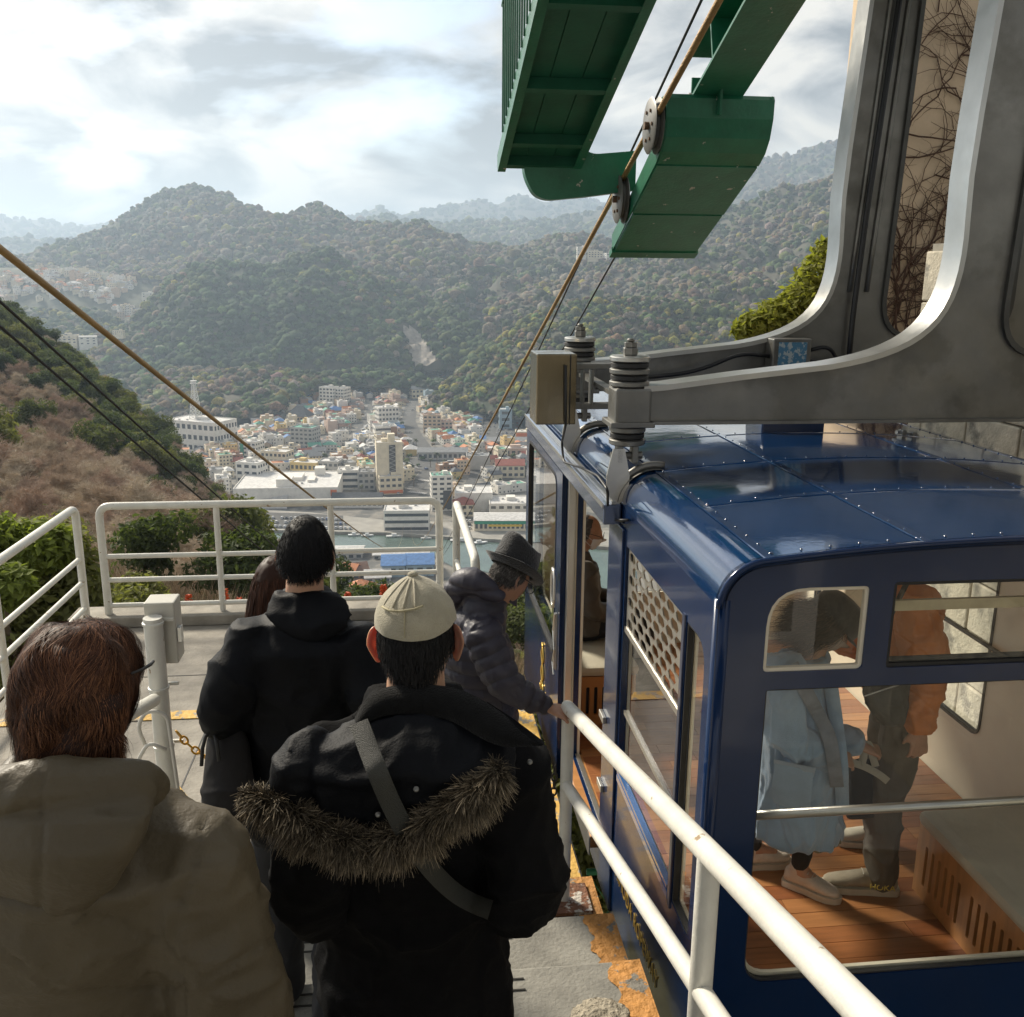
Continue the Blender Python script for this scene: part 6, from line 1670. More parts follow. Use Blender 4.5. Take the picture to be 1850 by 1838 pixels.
# ---- aloe flower spikes along the railing
red = mat('aloe_red', (.55, .095, .025), .6, var=.3, vscale=30); stem = mat('aloe_stem', (.20, .16, .07), .8)
def aloe(px, py_top, py_bot, c):
    A, Bt = P(px, py_bot, c=c), P(px, py_top, c=c); base = A-np.array((0, 0, .55))
    t = thing('aloe_flower', 'red orange aloe flower spike sticking up behind the platform railing', 'flower', base, 'aloe flower spikes')
    b_ = MB(); b_.tube([base, A, Bt], [.012, .01, .006], 6); b_.build('stalk', stem, t)
    b_ = MB(); H = np.linalg.norm(Bt-A); r_ = random.Random(px)
    for k in range(90):
        s = r_.random()**.8; q = A+(Bt-A)*(.08+.92*s); a = r_.uniform(0, 6.28); L = (.042*(1-.6*s)+.012); dn = -.9*(1-s)+.5*s
        d = np.array((math.cos(a), math.sin(a), dn)); d /= np.linalg.norm(d); b_.tube([q, q+d*L*.6, q+d*L], [.005, .0065, .002], 4)
    stuff(b_.build('florets', red, t))
for q in ((341, 1076, 1100, 8.4), (407, 1066, 1104, 8.4), (432, 1082, 1100, 8.6), (322, 1118, 1128, 8.3), (309, 1116, 1128, 8.3), (414, 1108, 1128, 8.2), (693, 1058, 1076, 8.6), (628, 1072, 1090, 8.7), (437, 1110, 1130, 8.5)): aloe(*q)
# ================================================================== people
def vn(a): a = np.array(a, float); return a/(np.linalg.norm(a)+1e-12)
UP = np.array((0, 0, 1.0))
def remesh(mb, voxel, smooth=6, fac=.5):
    me = mb.build('tmp', dark, origin=(0, 0, 0), data_only=True)
    o = bpy.data.objects.new('tmp', me); COL.objects.link(o)
    m = o.modifiers.new('r', 'REMESH'); m.mode = 'VOXEL'; m.voxel_size = voxel; m.adaptivity = 0
    if smooth: s = o.modifiers.new('s', 'SMOOTH'); s.factor = fac; s.iterations = smooth
    dg = bpy.context.evaluated_depsgraph_get(); ev = o.evaluated_get(dg); em = ev.to_mesh()
    n = len(em.vertices); V = np.empty(n*3); em.vertices.foreach_get('co', V); V = V.reshape(-1, 3)
    N = np.empty(n*3); em.vertices.foreach_get('normal', N); N = N.reshape(-1, 3)
    F = np.empty(len(em.loops), np.int32); em.loops.foreach_get('vertex_index', F)
    F = F.reshape(-1, 4)
    ev.to_mesh_clear(); bpy.data.objects.remove(o); bpy.data.meshes.remove(me)
    return V, N, F
def finish(name, V, F, m, parent, K=None, smooth=True):
    org = np.array(ORG[parent.name]); me = fast_mesh(name, V-org, F, K, m, smooth=smooth)
    o = bpy.data.objects.new(name, me); COL.objects.link(o); o.parent = parent; ORG[o.name] = tuple(org); return o
def loft(mb, st, n=24):
    """st: (centre, half-width vector, half-depth vector)"""
    G_ = []
    for c, a, b_ in st:
        c, a, b_ = np.array(c, float), np.array(a, float), np.array(b_, float)
        G_.append([c+a*math.cos(t)+b_*math.sin(t) for t in np.linspace(0, 2*math.pi, n, endpoint=False)])
    mb.grid(np.array(G_), close=True)
    o = len(mb.v)
    mb.f.append(tuple(o-n*len(st)+k for k in range(n))[::-1]); mb.m.append(0)
    mb.f.append(tuple(o-n+k for k in range(n))); mb.m.append(0)
def ball(mb, c, rx, ry=None, rz=None, ax=None, n=14):
    ry = ry or rx; rz = rz or rx; ax = ax or (np.array((1.0, 0, 0)), np.array((0, 1.0, 0)), UP)
    G_ = []
    for i in range(1, n):
        th = math.pi*i/n
        G_.append([np.array(c)+ax[0]*rx*math.sin(th)*math.cos(f)+ax[1]*ry*math.sin(th)*math.sin(f)+ax[2]*rz*math.cos(th) for f in np.linspace(0, 2*math.pi, 2*n, endpoint=False)])
    mb.grid(np.array(G_), close=True); o = len(mb.v); k = 2*n
    mb.f.append(tuple(o-k*(n-1)+q for q in range(k))[::-1]); mb.m.append(0); mb.f.append(tuple(o-k+q for q in range(k))); mb.m.append(0)
def limb(mb, pts, rs, n=16):
    pts = [np.array(p, float) for p in pts]
    # resample smoothly
    t = np.linspace(0, len(pts)-1, (len(pts)-1)*6+1); A = np.array(pts); B = []
    for q in t:
        i = min(int(q), len(pts)-2); f = q-i; p0, p1, p2, p3 = A[max(i-1, 0)], A[i], A[i+1], A[min(i+2, len(pts)-1)]
        B.append(.5*((2*p1)+(-p0+p2)*f+(2*p0-5*p1+4*p2-p3)*f*f+(-p0+3*p1-3*p2+p3)*f**3))
    mb.tube(B, list(np.interp(t, range(len(rs)), rs)), n)
    ball(mb, B[0], rs[0]*.98, n=8); ball(mb, B[-1], rs[-1]*.98, n=8)
class Fr:
    """head frame"""
    def __init__(s, c, yaw, pitch=0, tilt=0, k=1.0):
        f = np.array((math.sin(yaw), math.cos(yaw), 0)); r = np.array((math.cos(yaw), -math.sin(yaw), 0)); u = UP.copy()
        f, u = f*math.cos(pitch)+u*math.sin(pitch), u*math.cos(pitch)-f*math.sin(pitch)
        r, u = r*math.cos(tilt)+u*math.sin(tilt), u*math.cos(tilt)-r*math.sin(tilt)
        s.c, s.f, s.r, s.u, s.k = np.array(c, float), f, r, u, k
    def w(s, p):
        p = np.atleast_2d(np.array(p, float))*s.k; q = s.c+p[:, :1]*s.r+p[:, 1:2]*s.f+p[:, 2:3]*s.u; return q
    def w1(s, x, y, z): return s.w((x, y, z))[0]
    def loc(s, P_): d = np.asarray(P_)-s.c; return np.stack([d@s.r, d@s.f, d@s.u], 1)/s.k
def head_shape(D):
    """unit directions -> head surface points in the head frame"""
    dx, dy, dz = D[:, 0], D[:, 1], D[:, 2]
    x, y, z = dx*.074, dy*.094, dz*.116
    low = np.clip(-dz, 0, 1); fr_ = np.clip(dy, 0, 1); bk = np.clip(-dy, 0, 1)
    x = x*(1-.30*low**1.3); y = y*(1-.30*low*bk*1.4)+.010*low*fr_
    x = x*(1+.05*np.clip(dz, 0, 1)*bk)
    g = lambda cx_, cz_, sx_, sz_: np.exp(-((dx-cx_)/sx_)**2-((dz-cz_)/sz_)**2)*(dy > 0)
    y = y+.026*g(0, -.16, .12, .16)+.012*g(0, .02, .10, .22)-.010*g(.36, .04, .16, .12)-.010*g(-.36, .04, .16, .12)+.005*g(0, .22, .5, .10)+.006*g(0, -.52, .26, .07)+.006*g(0, -.80, .25, .14)-.004*g(0, -.62, .3, .05)
    return np.stack([x, y, z], 1)
def sphere_dirs(n, m):
    th = np.linspace(.02, math.pi-.02, n); ph = np.linspace(0, 2*math.pi, m, endpoint=False)
    T, Ph = np.meshgrid(th, ph, indexing='ij'); return np.stack([np.sin(T)*np.cos(Ph), np.sin(T)*np.sin(Ph), np.cos(T)], -1)
def add_head(mb, fr):
    D = sphere_dirs(40, 56); pts = fr.w(head_shape(D.reshape(-1, 3))).reshape(40, 56, 3)
    mb.grid(pts, close=True); o = len(mb.v); mb.f.append(tuple(o-56*40+q for q in range(56))[::-1]); mb.m.append(0); mb.f.append(tuple(o-56+q for q in range(56))); mb.m.append(0)
skin = mat('skin', (.50, .29, .19), .5, sss=.25, var=.10, vscale=22, bump=.12, bscale=110)
skin_d = mat('skin_weathered', (.42, .225, .14), .5, sss=.25, var=.14, vscale=22, bump=.2, bscale=110)
def ear_mat():
    m = mat('ear_skin', (.40, .23, .16), .5, sss=.3, var=.1, vscale=30); nt = m.node_tree
    t = nt.nodes.new('ShaderNodeBsdfTranslucent'); t.inputs[0].default_value = (.62, .17, .09, 1); mx_ = nt.nodes.new('ShaderNodeMixShader'); mx_.inputs[0].default_value = .10
    b_ = nt.nodes['Principled BSDF']; nt.links.new(b_.outputs[0], mx_.inputs[1]); nt.links.new(t.outputs[0], mx_.inputs[2]); nt.links.new(mx_.outputs[0], nt.nodes['Material Output'].inputs[0]); return m
earm = ear_mat()
def ear(fr, s, parent, out=.35, size=1.0):
    """shell of the outer ear with rolled rim; out = how far it stands off"""
    rows = []
    for i, q in enumerate(np.linspace(0, 1, 9)):
        ring = []
        for a in np.linspace(0, 2*math.pi, 20, endpoint=False):
            yy = math.cos(a)*.020*(1-.25*math.sin(a)*-1*(math.sin(a) < 0)*1.0)*q; zz = math.sin(a)*.034*q
            if math.sin(a) < 0: yy *= 1-.35*abs(math.sin(a))
            dish = .005*(q**2)-.003*math.cos(q*7)*(q < .95); ring.append((yy, zz, dish if q < .92 else dish-.004))
        rows.append(ring)
    def tw(yy, zz, h, off):
        # hinge at the front edge of the ear, swing the back edge outwards
        y0 = .018-yy; x = .066+y0*math.sin(out)*1.0+h*math.cos(out)+off; y = .004-y0*math.cos(out)+.012; return fr.w1(s*x, y*1.0-.012, zz*size-.012+.10*(-yy))
    b_ = MB(); n = 20
    for off, flip in ((0.0, False), (-.0035, True)):
        G_ = np.array([[tw(yy*size, zz, h, off) for yy, zz, h in r] for r in rows]); b_.grid(G_ if not flip else G_[::-1], close=True)
    # stitch rim
    k = len(rows)*n; b_.f += [((len(rows)-1)*n+i, (len(rows)-1)*n+(i+1) % n, k+(i+1) % n, k+i) for i in range(n)]; b_.m += [0]*n
    return b_.build('ear', earm, parent, smooth=True)
def strands(fr, mask, n, length, flow, width, seed, cols, segs=6, lift=.25, inflate=1.02, curl=.0, bulge=None, hshape=None, stiff=.5, zmin=None):
    """hair ribbons rooted on the scalp; mask(D)->bool, flow(local points)->direction in the head frame"""
    r_ = np.random.default_rng(seed); D = r_.normal(size=(n*5, 3)); D /= np.linalg.norm(D, axis=1)[:, None]
    D = D[mask(D)][:n]; n = len(D); hs = hshape or head_shape
    p = hs(D)*inflate; nr = D/np.array([.074, .094, .116]); nr /= np.linalg.norm(nr, axis=1)[:, None]
    L = length(D, r_); d = nr*lift+flow(p, D, r_); d /= np.linalg.norm(d, axis=1)[:, None]
    w = width*r_.uniform(.6, 1.3, n); pts = [p]; dirs = [d]
    bl = bulge(D) if bulge is not None else 0
    for k in range(segs):
        st_ = (L/segs)[:, None]; q = pts[-1]+d*st_
        fl = flow(q, D, r_)+curl*r_.normal(size=q.shape); d = d*stiff+fl*(1-stiff); d /= np.linalg.norm(d, axis=1)[:, None]
        # keep outside the (inflated) skull
        e = q/np.array([.074, .094, .116]); rad = np.linalg.norm(e, axis=1); lim = inflate+bl*min(1, (k+1)/segs*2)
        lim = lim if hasattr(lim, '__len__') else np.full(n, lim)
        fix = rad < lim; q[fix] *= (lim[fix]/rad[fix])[:, None]
        if zmin is not None:
            lo_ = zmin(D, r_); under = q[:, 2] < lo_; q[under, 2] = lo_[under]; q[under, :2] *= .93
        pts.append(q); dirs.append(d.copy())
    V, K = [], []; c0 = np.array(cols)[r_.integers(0, len(cols), n)]*r_.uniform(.7, 1.35, (n, 1))
    for k in range(segs+1):
        nn = pts[k]/np.array([.074, .094, .116])**2; nn /= np.linalg.norm(nn, axis=1)[:, None]
        sd = np.cross(dirs[k], nn+.6*r_.normal(size=nn.shape)); sd /= np.linalg.norm(sd, axis=1)[:, None]+1e-9
        ww = (w*(1-.75*(k/segs)**2))[:, None]; V.append(np.stack([pts[k]-sd*ww, pts[k]+sd*ww], 1)); K.append(np.repeat(c0[:, None], 2, 1))
    V = np.stack(V, 1).reshape(-1, 3); K = np.stack(K, 1).reshape(-1, 3)      # n,(segs+1),2
    base = (np.arange(n)*(segs+1)*2)[:, None, None]; s_ = (np.arange(segs)*2)[None, :, None]; F = (base+s_+np.array([0, 1, 3, 2])[None, None]).reshape(-1, 4)
    return fr.w(V), F, K
hairm = mat('hair', (.02, .015, .012), .55, attr=True, spec=.22)
def hair_shell(fr, mask, scale, off, n=60, m=90):
    D = sphere_dirs(n, m); pts = head_shape(D.reshape(-1, 3)); k = mask(D.reshape(-1, 3)); pts = pts*scale+off; pts = pts*(1+.02*fbm(pts*45, 3, 2))[:, None]
    F = []
    idx = np.arange(n*m).reshape(n, m)
    for i in range(n-1):
        for j in range(m):
            q = (idx[i, j], idx[i, (j+1) % m], idx[i+1, (j+1) % m], idx[i+1, j])
            if k[list(q)].all(): F.append(q)
    return fr.w(pts), np.array(F)
def make_hair(fr, parent, mask, n, length, flow, width, cols, seed, shell=1.03, shell_col=None, name='hair', **k):
    V1, F1 = hair_shell(fr, mask, shell, 0); K1 = np.repeat(np.array([shell_col or tuple(.55*np.array(cols[0]))]), len(V1), 0)
    V2, F2, K2 = strands(fr, mask, n, length, flow, width, seed, cols, **k)
    V = np.concatenate([V1, V2]); F = np.concatenate([F1, F2+len(V1)]); K = np.concatenate([K1, K2])
    return finish(name, V, F, hairm, parent, K)
def hand(mb, wrist, d, nrm, s, spread=.10, curl=.35, k=1.0, thumb=.7):
    """palm and five fingers; d = direction of the fingers, nrm = back of the hand, s = +1 when the thumb is on d x nrm"""
    d, nrm = vn(d), np.array(nrm, float); nrm = vn(nrm-d*(nrm@d)); t = np.cross(d, nrm)*s; w = np.array(wrist, float)
    loft(mb, [(w-d*.02*k, t*.026*k, nrm*.02*k), (w+d*.02*k, t*.030*k, nrm*.017*k), (w+d*.055*k, t*.040*k, nrm*.015*k), (w+d*.088*k, t*.041*k, nrm*.012*k)], 16)
    for i, (off, L) in enumerate(((.031, .068), (.010, .077), (-.011, .071), (-.031, .055))):
        a = w+d*.082*k+t*off*k; fd = vn(d+t*spread*(off/.031)); p1 = a+fd*L*.45*k; dn = vn(fd*math.cos(curl)-nrm*math.sin(curl)); p2 = p1+dn*L*.32*k; d3 = vn(fd*math.cos(curl*2.1)-nrm*math.sin(curl*2.1)); p3 = p2+d3*L*.26*k
        limb(mb, [a, p1, p2, p3], [.0098*k, .0092*k, .0085*k, .007*k], 10)
    a = w+d*.018*k+t*.026*k; td = vn(d*.75+t*thumb-nrm*.25); p1 = a+td*.04*k; td2 = vn(td*.8+d*.4-nrm*.25); limb(mb, [a, p1, p1+td2*.032*k], [.0135*k, .0105*k, .008*k], 10)
def quilt(V, N, segs, amp):
    """puffed channels across limb axes; segs: (a, b, pitch, radius, phase)"""
    best = np.full(len(V), 1e9); disp = np.zeros(len(V))
    for a, b_, pitch, rad, ph in segs:
        a, b_ = np.array(a, float), np.array(b_, float); ab = b_-a; L = np.linalg.norm(ab); t = np.clip(((V-a)@ab)/L**2, -.1, 1.1); dd = np.linalg.norm(V-a-t[:, None]*ab, axis=1)/rad
        s_ = t*L+ph+.010*vnoise(V*9, 5); wv = np.abs(np.sin(np.pi*s_/pitch))**.55-.72; up_ = dd < best; best[up_] = dd[up_]; disp[up_] = (amp*wv)[up_]
    return disp
def folds(V, seed, amp, sc=(7, 7, 5), fine=.35):
    q = V*np.array(sc); q = q+.5*np.stack([vnoise(q*.7, seed+1), vnoise(q*.7, seed+2), vnoise(q*.7, seed+3)], 1)
    r1 = 1-np.abs(vnoise(q, seed)); r2 = 1-np.abs(vnoise(q*2.3+7, seed+4)); return amp*(1.7*(r1**3-.35)+fine*1.5*(r2**3-.35))
def crease(V, pix, amp, w):
    d = V-CAM; c = d@_f; q = np.stack([CX+FPX*(d@_r2)/c, CY-FPX*(d@_u2)/c], 1); best = np.full(len(V), 1e9); a = np.array(pix, float)
    for i in range(len(a)-1):
        ab = a[i+1]-a[i]; t = np.clip(((q-a[i])@ab)/(ab@ab), 0, 1); best = np.minimum(best, np.linalg.norm(q-a[i]-t[:, None]*ab, axis=1))
    return -amp*np.exp(-(best/w)**2)+amp*.45*np.exp(-((best-2.2*w)/(1.2*w))**2)*(.6+.4*np.sin(q[:, 0]*.22+q[:, 1]*.30))
def garment(name, mb, voxel, m, parent, disp=None, smooth=8, K=None):
    V, N, F = remesh(mb, voxel, smooth)
    if disp is not None: V = V+N*disp(V, N)[:, None]
    return finish(name, V, F, m, parent), V, N
def torso_st(J, fw, dims):
    """dims: list of (joint-like point, half width, half depth)"""
    rt = np.cross(fw, UP); return [(p, rt*w, fw*d) for p, w, d in dims]
def figure(name_label, base, fr, J, parent_group=None, sk=None, vox=.013, hands=None, neck_r=.058):
    """J: joints in world space. Builds one continuous body mesh"""
    t = thing('person', name_label, 'person', base, parent_group); mb = MB()
    add_head(mb, fr); hc = fr.c
    limb(mb, [hc-fr.u*.05*fr.k-fr.f*.012, (hc+J['neck'])/2-fr.f*.01, J['neck']-UP*.05], [neck_r, neck_r*.98, neck_r*1.15])
    sl, sr = J['sl'], J['sr']; rt = vn(sr-sl); fw = np.cross(UP, rt)
    loft(mb, [(J['neck']-UP*.0, rt*.06, fw*.055), ((sl+sr)/2, rt*np.linalg.norm(sr-sl)*.46, fw*.085), (J['chest'], rt*.16, fw*.105), (J['waist'], rt*.125, fw*.08), (J['pelvis'], rt*.135, fw*.085), (J['pelvis']-UP*.08, rt*.12, fw*.08)], 20)
    for a in 'lr':
        limb(mb, [J['s'+a], J['e'+a], J['w'+a]], [.046, .038, .026])
        if 'h'+a in J: limb(mb, [J['h'+a], J['k'+a], J['a'+a]], [.076, .052, .038]); limb(mb, [J['a'+a], J['a'+a]+vn(J['toe'+a]-J['a'+a])*.10-UP*.02], [.036, .028])
    for h_ in (hands or []): hand(mb, *h_)
    V, N, F = remesh(mb, vox, 3, .4)
    finish('body', V, F, sk or skin, t)
    return t
def stand(base, yaw, h=1.65, lean=0.0, side=0.0):
    """default joints of a standing figure"""
    f = np.array((math.sin(yaw), math.cos(yaw), 0)); r = np.array((math.cos(yaw), -math.sin(yaw), 0)); k = h/1.70; b_ = np.array(base, float)
    q = lambda x, y, z: b_+k*(x*r+(y+lean*max(0, z-.9))*f+z*UP)+r*side*max(0, z-.9)*k
    J = dict(pelvis=q(0, 0, .93), waist=q(0, 0, 1.06), chest=q(0, 0, 1.25), neck=q(0, -.015, 1.43), sl=q(-.185, -.02, 1.385), sr=q(.185, -.02, 1.385), el=q(-.235, -.05, 1.10), er=q(.235, -.05, 1.10), wl=q(-.235, .06, .87), wr=q(.235, .06, .87),
             hl=q(-.09, 0, .88), hr=q(.09, 0, .88), kl=q(-.095, .02, .47), kr=q(.095, .02, .47), al=q(-.095, -.01, .09), ar=q(.095, -.01, .09), toel=q(-.11, .15, .03), toer=q(.11, .15, .03), head=q(0, .01, 1.585))
    J['_f'], J['_r'], J['_k'] = f, r, k
    return J
def shoe(J, a, parent, m, sole, L=.27, k=1.0):
    an, to = J['a'+a], J['toe'+a]; d = to-an; d[2] = 0; d = vn(d); s = np.cross(d, UP); heel = an-d*.065*k; z0 = J['floor'] if 'floor' in J else an[2]-.085; heel = np.array((heel[0], heel[1], z0))
    mb = MB(); st_ = []
    for q, w, h in ((0, .030, .075), (.06, .036, .088), (.12, .038, .086), (.17, .043, .068), (.22, .044, .052), (.26, .034, .043), (.28, .014, .036)):
        c = heel+d*q*k*L/.27; st_.append((c+UP*(.020+h/2)*k, s*w*k, UP*h/2*k))
    loft(mb, st_, 20); ball(mb, heel+d*.055*k+UP*.105*k, .040*k, n=10)
    V, N, F = remesh(mb, .008, 4); sh = finish('shoe', V, F, m, parent)
    mb = MB(); outl = []
    for q, w in ((-.012, .018), (.0, .034), (.06, .039), (.12, .040), (.18, .048), (.23, .048), (.27, .034), (.292, .012)): outl.append((q, w))
    pl = [heel+d*q*k*L/.27+s*w*k for q, w in outl]+[heel+d*q*k*L/.27-s*w*k for q, w in outl[::-1]]; mb.prism(pl, (0, 0, .030*k)); so = mb.build('sole', sole, sh, smooth=True, angle=60)
    return sh, heel, d, s
def trousers(J, parent, m, vox=.009, seed=1, r=(.092, .072, .062), drop=.0, amp=.006):
    mb = MB(); rt = vn(J['sr']-J['sl']); fw = np.cross(UP, rt)
    loft(mb, [(J['waist'], rt*.155, fw*.11), (J['pelvis'], rt*.168, fw*.118), (J['pelvis']-UP*.09, rt*.155, fw*.11)], 20)
    for a in 'lr': limb(mb, [J['h'+a], J['k'+a], J['a'+a]+UP*(.02-drop)], list(r))
    return garment('trousers', mb, vox, m, parent, lambda V, N: folds(V, seed, amp, (9, 9, 6)))[0]
def vis_depth(V, px, py, rad=9):
    """depth of the foremost vertex seen near a pixel: where a strap or trim touches the cloth"""
    d = V-CAM; c = d@_f; x = CX+FPX*(d@_r2)/c; y = CY-FPX*(d@_u2)/c; k = (np.abs(x-px) < rad) & (np.abs(y-py) < rad) & (c > .2)
    return c[k].min() if k.any() else None
def on_cloth(V, pix, lift=.006, rad=12):
    ds = [vis_depth(V, *q[:2], rad=rad) for q in pix]; ok = [i for i, q in enumerate(ds) if q is not None]
    full = np.interp(range(len(pix)), ok, [ds[i] for i in ok]); return np.array([P(q[0], q[1], c=e-lift) for q, e in zip(pix, full)])
def dense(pix, n):
    a = np.array(pix, float); L = np.concatenate([[0], np.cumsum(np.linalg.norm(np.diff(a, axis=0), axis=1))]); t = np.linspace(0, L[-1], n)
    # smooth the corners a little
    o = np.stack([np.interp(t, L, a[:, k]) for k in range(a.shape[1])], 1)
    for _ in range(3): o[1:-1] = .25*o[:-2]+.5*o[1:-1]+.25*o[2:]
    return o
def ribbon(pts, w, th=.003, up=None):
    """flat band through world points, turned towards the camera"""
    pts = np.asarray(pts); T = np.gradient(pts, axis=0); T /= np.linalg.norm(T, axis=1)[:, None]; n = CAM-pts; n /= np.linalg.norm(n, axis=1)[:, None]
    n = n-T*(n*T).sum(1)[:, None]; n /= np.linalg.norm(n, axis=1)[:, None]; s = np.cross(T, n); b_ = MB()
    b_.grid(np.array([pts-s*w/2-n*th, pts-s*w/2+n*th, pts-s*w/2*.96+n*th*1.3, pts+s*w/2*.96+n*th*1.3, pts+s*w/2+n*th, pts+s*w/2-n*th]).transpose(0, 1, 2)); return b_
black_cloth = mat('black_cotton', (.0055, .0055, .0062), .85, sheen=.0, spec=.10, var=.2, vscale=9, bump=.22, bscale=260)
black_nylon = mat('black_nylon', (.0048, .0055, .0075), .6, spec=.12, var=.2, vscale=9, bump=.15, bscale=200)
khaki = mat('khaki_nylon', (.088, .070, .043), .5, var=.12, vscale=5, bump=.30, bscale=26, spec=.35)
plum = mat('plum_down_nylon', (.046, .042, .057), .48, spec=.35, var=.2, vscale=9, bump=.12, bscale=120)
navy_tr = mat('dark_trousers', (.010, .011, .015), .8, var=.2, vscale=10)
white_sole = mat('white_rubber', (.62, .60, .55), .6)
# ---------------------------------------------------------------- the beige cap and fur-trimmed parka
def person_cap():
    c = 1.88; floor = STEP_Z[4]; yaw = R(7)
    hc = P(753, 1150, c=c); base = np.array((hc[0], hc[1]-.02, floor)); fr = Fr(hc, R(10), R(-4), R(3), 1.0)
    J = stand(base, yaw, 1.62); J['floor'] = floor
    d = hc-J['head']
    J['neck'] = P(752, 1262, c=c+.03); J['sl'] = P(610, 1372, c=c+.02); J['sr'] = P(915, 1385, c=c+.0); J['chest'] = P(752, 1500, c=c+.16); J['waist'] = P(748, 1660, c=c+.24)
    J['el'] = P(560, 1610, c=c+.08); J['er'] = P(952, 1612, c=c+.06); J['wl'] = P(640, 1600, c=c+.40); J['wr'] = P(870, 1600, c=c+.40)
    dl = J['waist']-UP*.16-J['pelvis']; dl[2] = 0
    for k in ('pelvis', 'hl', 'hr', 'kl', 'kr'): J[k] = J[k]+dl*(.9 if k[0] != 'k' else .5)
    t = figure('person in a beige cap and black parka whose hood has a fur trim', base, fr, J)
    fw, rt = J['_f'], J['_r']
    # parka
    mb = MB(); sc_ = (J['sl']+J['sr'])/2; q = J['pelvis']
    wx = lambda px, py, cc: P(px, py, c=cc)
    hem = np.array((base[0]+.0, base[1]+.10, 1.02))
    loft(mb, [(J['neck']+UP*.015, rt*.085, fw*.08), (J['neck']-UP*.05, rt*.125, fw*.095), (sc_-UP*.0, rt*.19, fw*.125), (J['chest'], rt*.208, fw*.150), (J['waist'], rt*.196, fw*.155), (J['waist']-UP*.14, rt*.215, fw*.165), ((J['waist']-UP*.24)*.5+hem*.5, rt*.218, fw*.17), (hem, rt*.205, fw*.165)], 32)
    for a in 'lr': limb(mb, [J['s'+a]-UP*.01, J['e'+a], J['w'+a]], [.088, .074, .058])
    def dsp(V, N): return folds(V, 3, .013, (6, 6, 5), .5)+.005*ridged(V*np.array((14, 14, 26)), 8, 2)*(V[:, 2] < 1.75)
    pk, PV, PN = garment('parka', mb, .0095, black_cloth, t, dsp)
    # stand-up collar open at the right
    def strip_mesh(nm, top, bot, th, m, n=26):
        A, B_ = dense(top, n), dense(bot, n); fr_ = []
        b_ = MB(); A = np.array([P(*q[:2], c=q[2]) for q in A]); B_ = np.array([P(*q[:2], c=q[2]) for q in B_]); M_ = (A+B_)/2
        nn = CAM-M_; nn /= np.linalg.norm(nn, axis=1)[:, None]; o_ = nn*th
        b_.grid(np.array([A-o_, A+o_*.4, M_+o_*1.3, B_+o_, B_-o_, A-o_])); return b_.build(nm, m, t, smooth=True)
    fleece = mat('black_fleece', (.006, .006, .006), .95, sheen=.12, spec=.1, var=.3, vscale=60, bump=.35, bscale=300)
    strip_mesh('collar', [(640, 1300, 1.80), (655, 1262, 1.79), (690, 1240, 1.81), (752, 1236, 1.83), (820, 1240, 1.82), (870, 1262, 1.79), (915, 1294, 1.76), (985, 1345, 1.70)],
               [(648, 1316, 1.79), (672, 1300, 1.78), (700, 1290, 1.79), (752, 1290, 1.80), (815, 1300, 1.79), (860, 1330, 1.76), (905, 1352, 1.74), (978, 1348, 1.70)], .012, fleece)
    strip_mesh('collar', [(880, 1268, 1.80), (930, 1300, 1.74), (985, 1342, 1.69)], [(880, 1330, 1.80), (930, 1350, 1.74), (980, 1347, 1.69)], .006, black_cloth, 12)
    # hood lying open across the back
    mb = MB(); cH = 1.745
    def hp(px, py, cc): return P(px, py, c=cc)
    st_ = []
    for py, x0, x1, dep, cc in ((1300, 640, 880, .035, 1.82), (1350, 560, 935, .05, 1.785), (1405, 535, 940, .055, 1.76), (1455, 560, 880, .05, 1.765), (1500, 610, 800, .045, 1.785), (1535, 660, 740, .03, 1.81)):
        a, b_ = hp(x0, py, cc), hp(x1, py, cc); st_.append(((a+b_)/2, (b_-a)/2, vn(CAM-(a+b_)/2)*dep))
    loft(mb, st_, 36)
    limb(mb, [hp(560, 1345, 1.80), hp(530, 1400, 1.77), hp(545, 1450, 1.77)], [.035, .05, .03])
    hood, HV, HN = garment('hood', mb, .0075, black_nylon, t, lambda V, N: folds(V, 13, .0085, (9, 9, 7), .5), 6)
    # fur trim
    path = dense([(440, 1442, 1.78), (480, 1446, 1.76), (520, 1464, 1.745), (560, 1494, 1.735), (610, 1520, 1.73), (660, 1530, 1.73), (720, 1518, 1.725), (780, 1486, 1.715), (830, 1452, 1.705), (875, 1420, 1.70), (910, 1392, 1.70)], 60)
    pts = np.array([P(q[0], q[1], c=q[2]) for q in path]); T = np.gradient(pts, axis=0); T /= np.linalg.norm(T, axis=1)[:, None]
    r_ = np.random.default_rng(4); n = 32000; i = r_.uniform(0, len(pts)-1.001, n); k = i.astype(int); f = (i-k)[:, None]
    p0 = pts[k]*(1-f)+pts[k+1]*f; tt = T[k]; nn = CAM-p0; nn /= np.linalg.norm(nn, axis=1)[:, None]; nn = nn-tt*(nn*tt).sum(1)[:, None]; nn /= np.linalg.norm(nn, axis=1)[:, None]; bb_ = np.cross(tt, nn)
    a = r_.uniform(-.45*math.pi, 1.45*math.pi, n); rad = np.cos(a)[:, None]*bb_+np.sin(a)[:, None]*nn
    core = .018; p0 = p0+rad*core*r_.random((n, 1))
    s_ = i/len(pts); endw = np.clip(np.minimum(s_*9+.55, (1-s_)*9+.55), 0, 1)
    L = r_.uniform(.014, .046, n)**1.0*endw*(.8+.4*np.clip(vnoise(p0*45, 21)+.5, 0, 1)); clump = np.stack([vnoise(p0*70, 1), vnoise(p0*70, 2), vnoise(p0*70, 3)], 1)
    d = rad+.45*r_.normal(size=(n, 3))+clump*1.0-UP*.3; d /= np.linalg.norm(d, axis=1)[:, None]
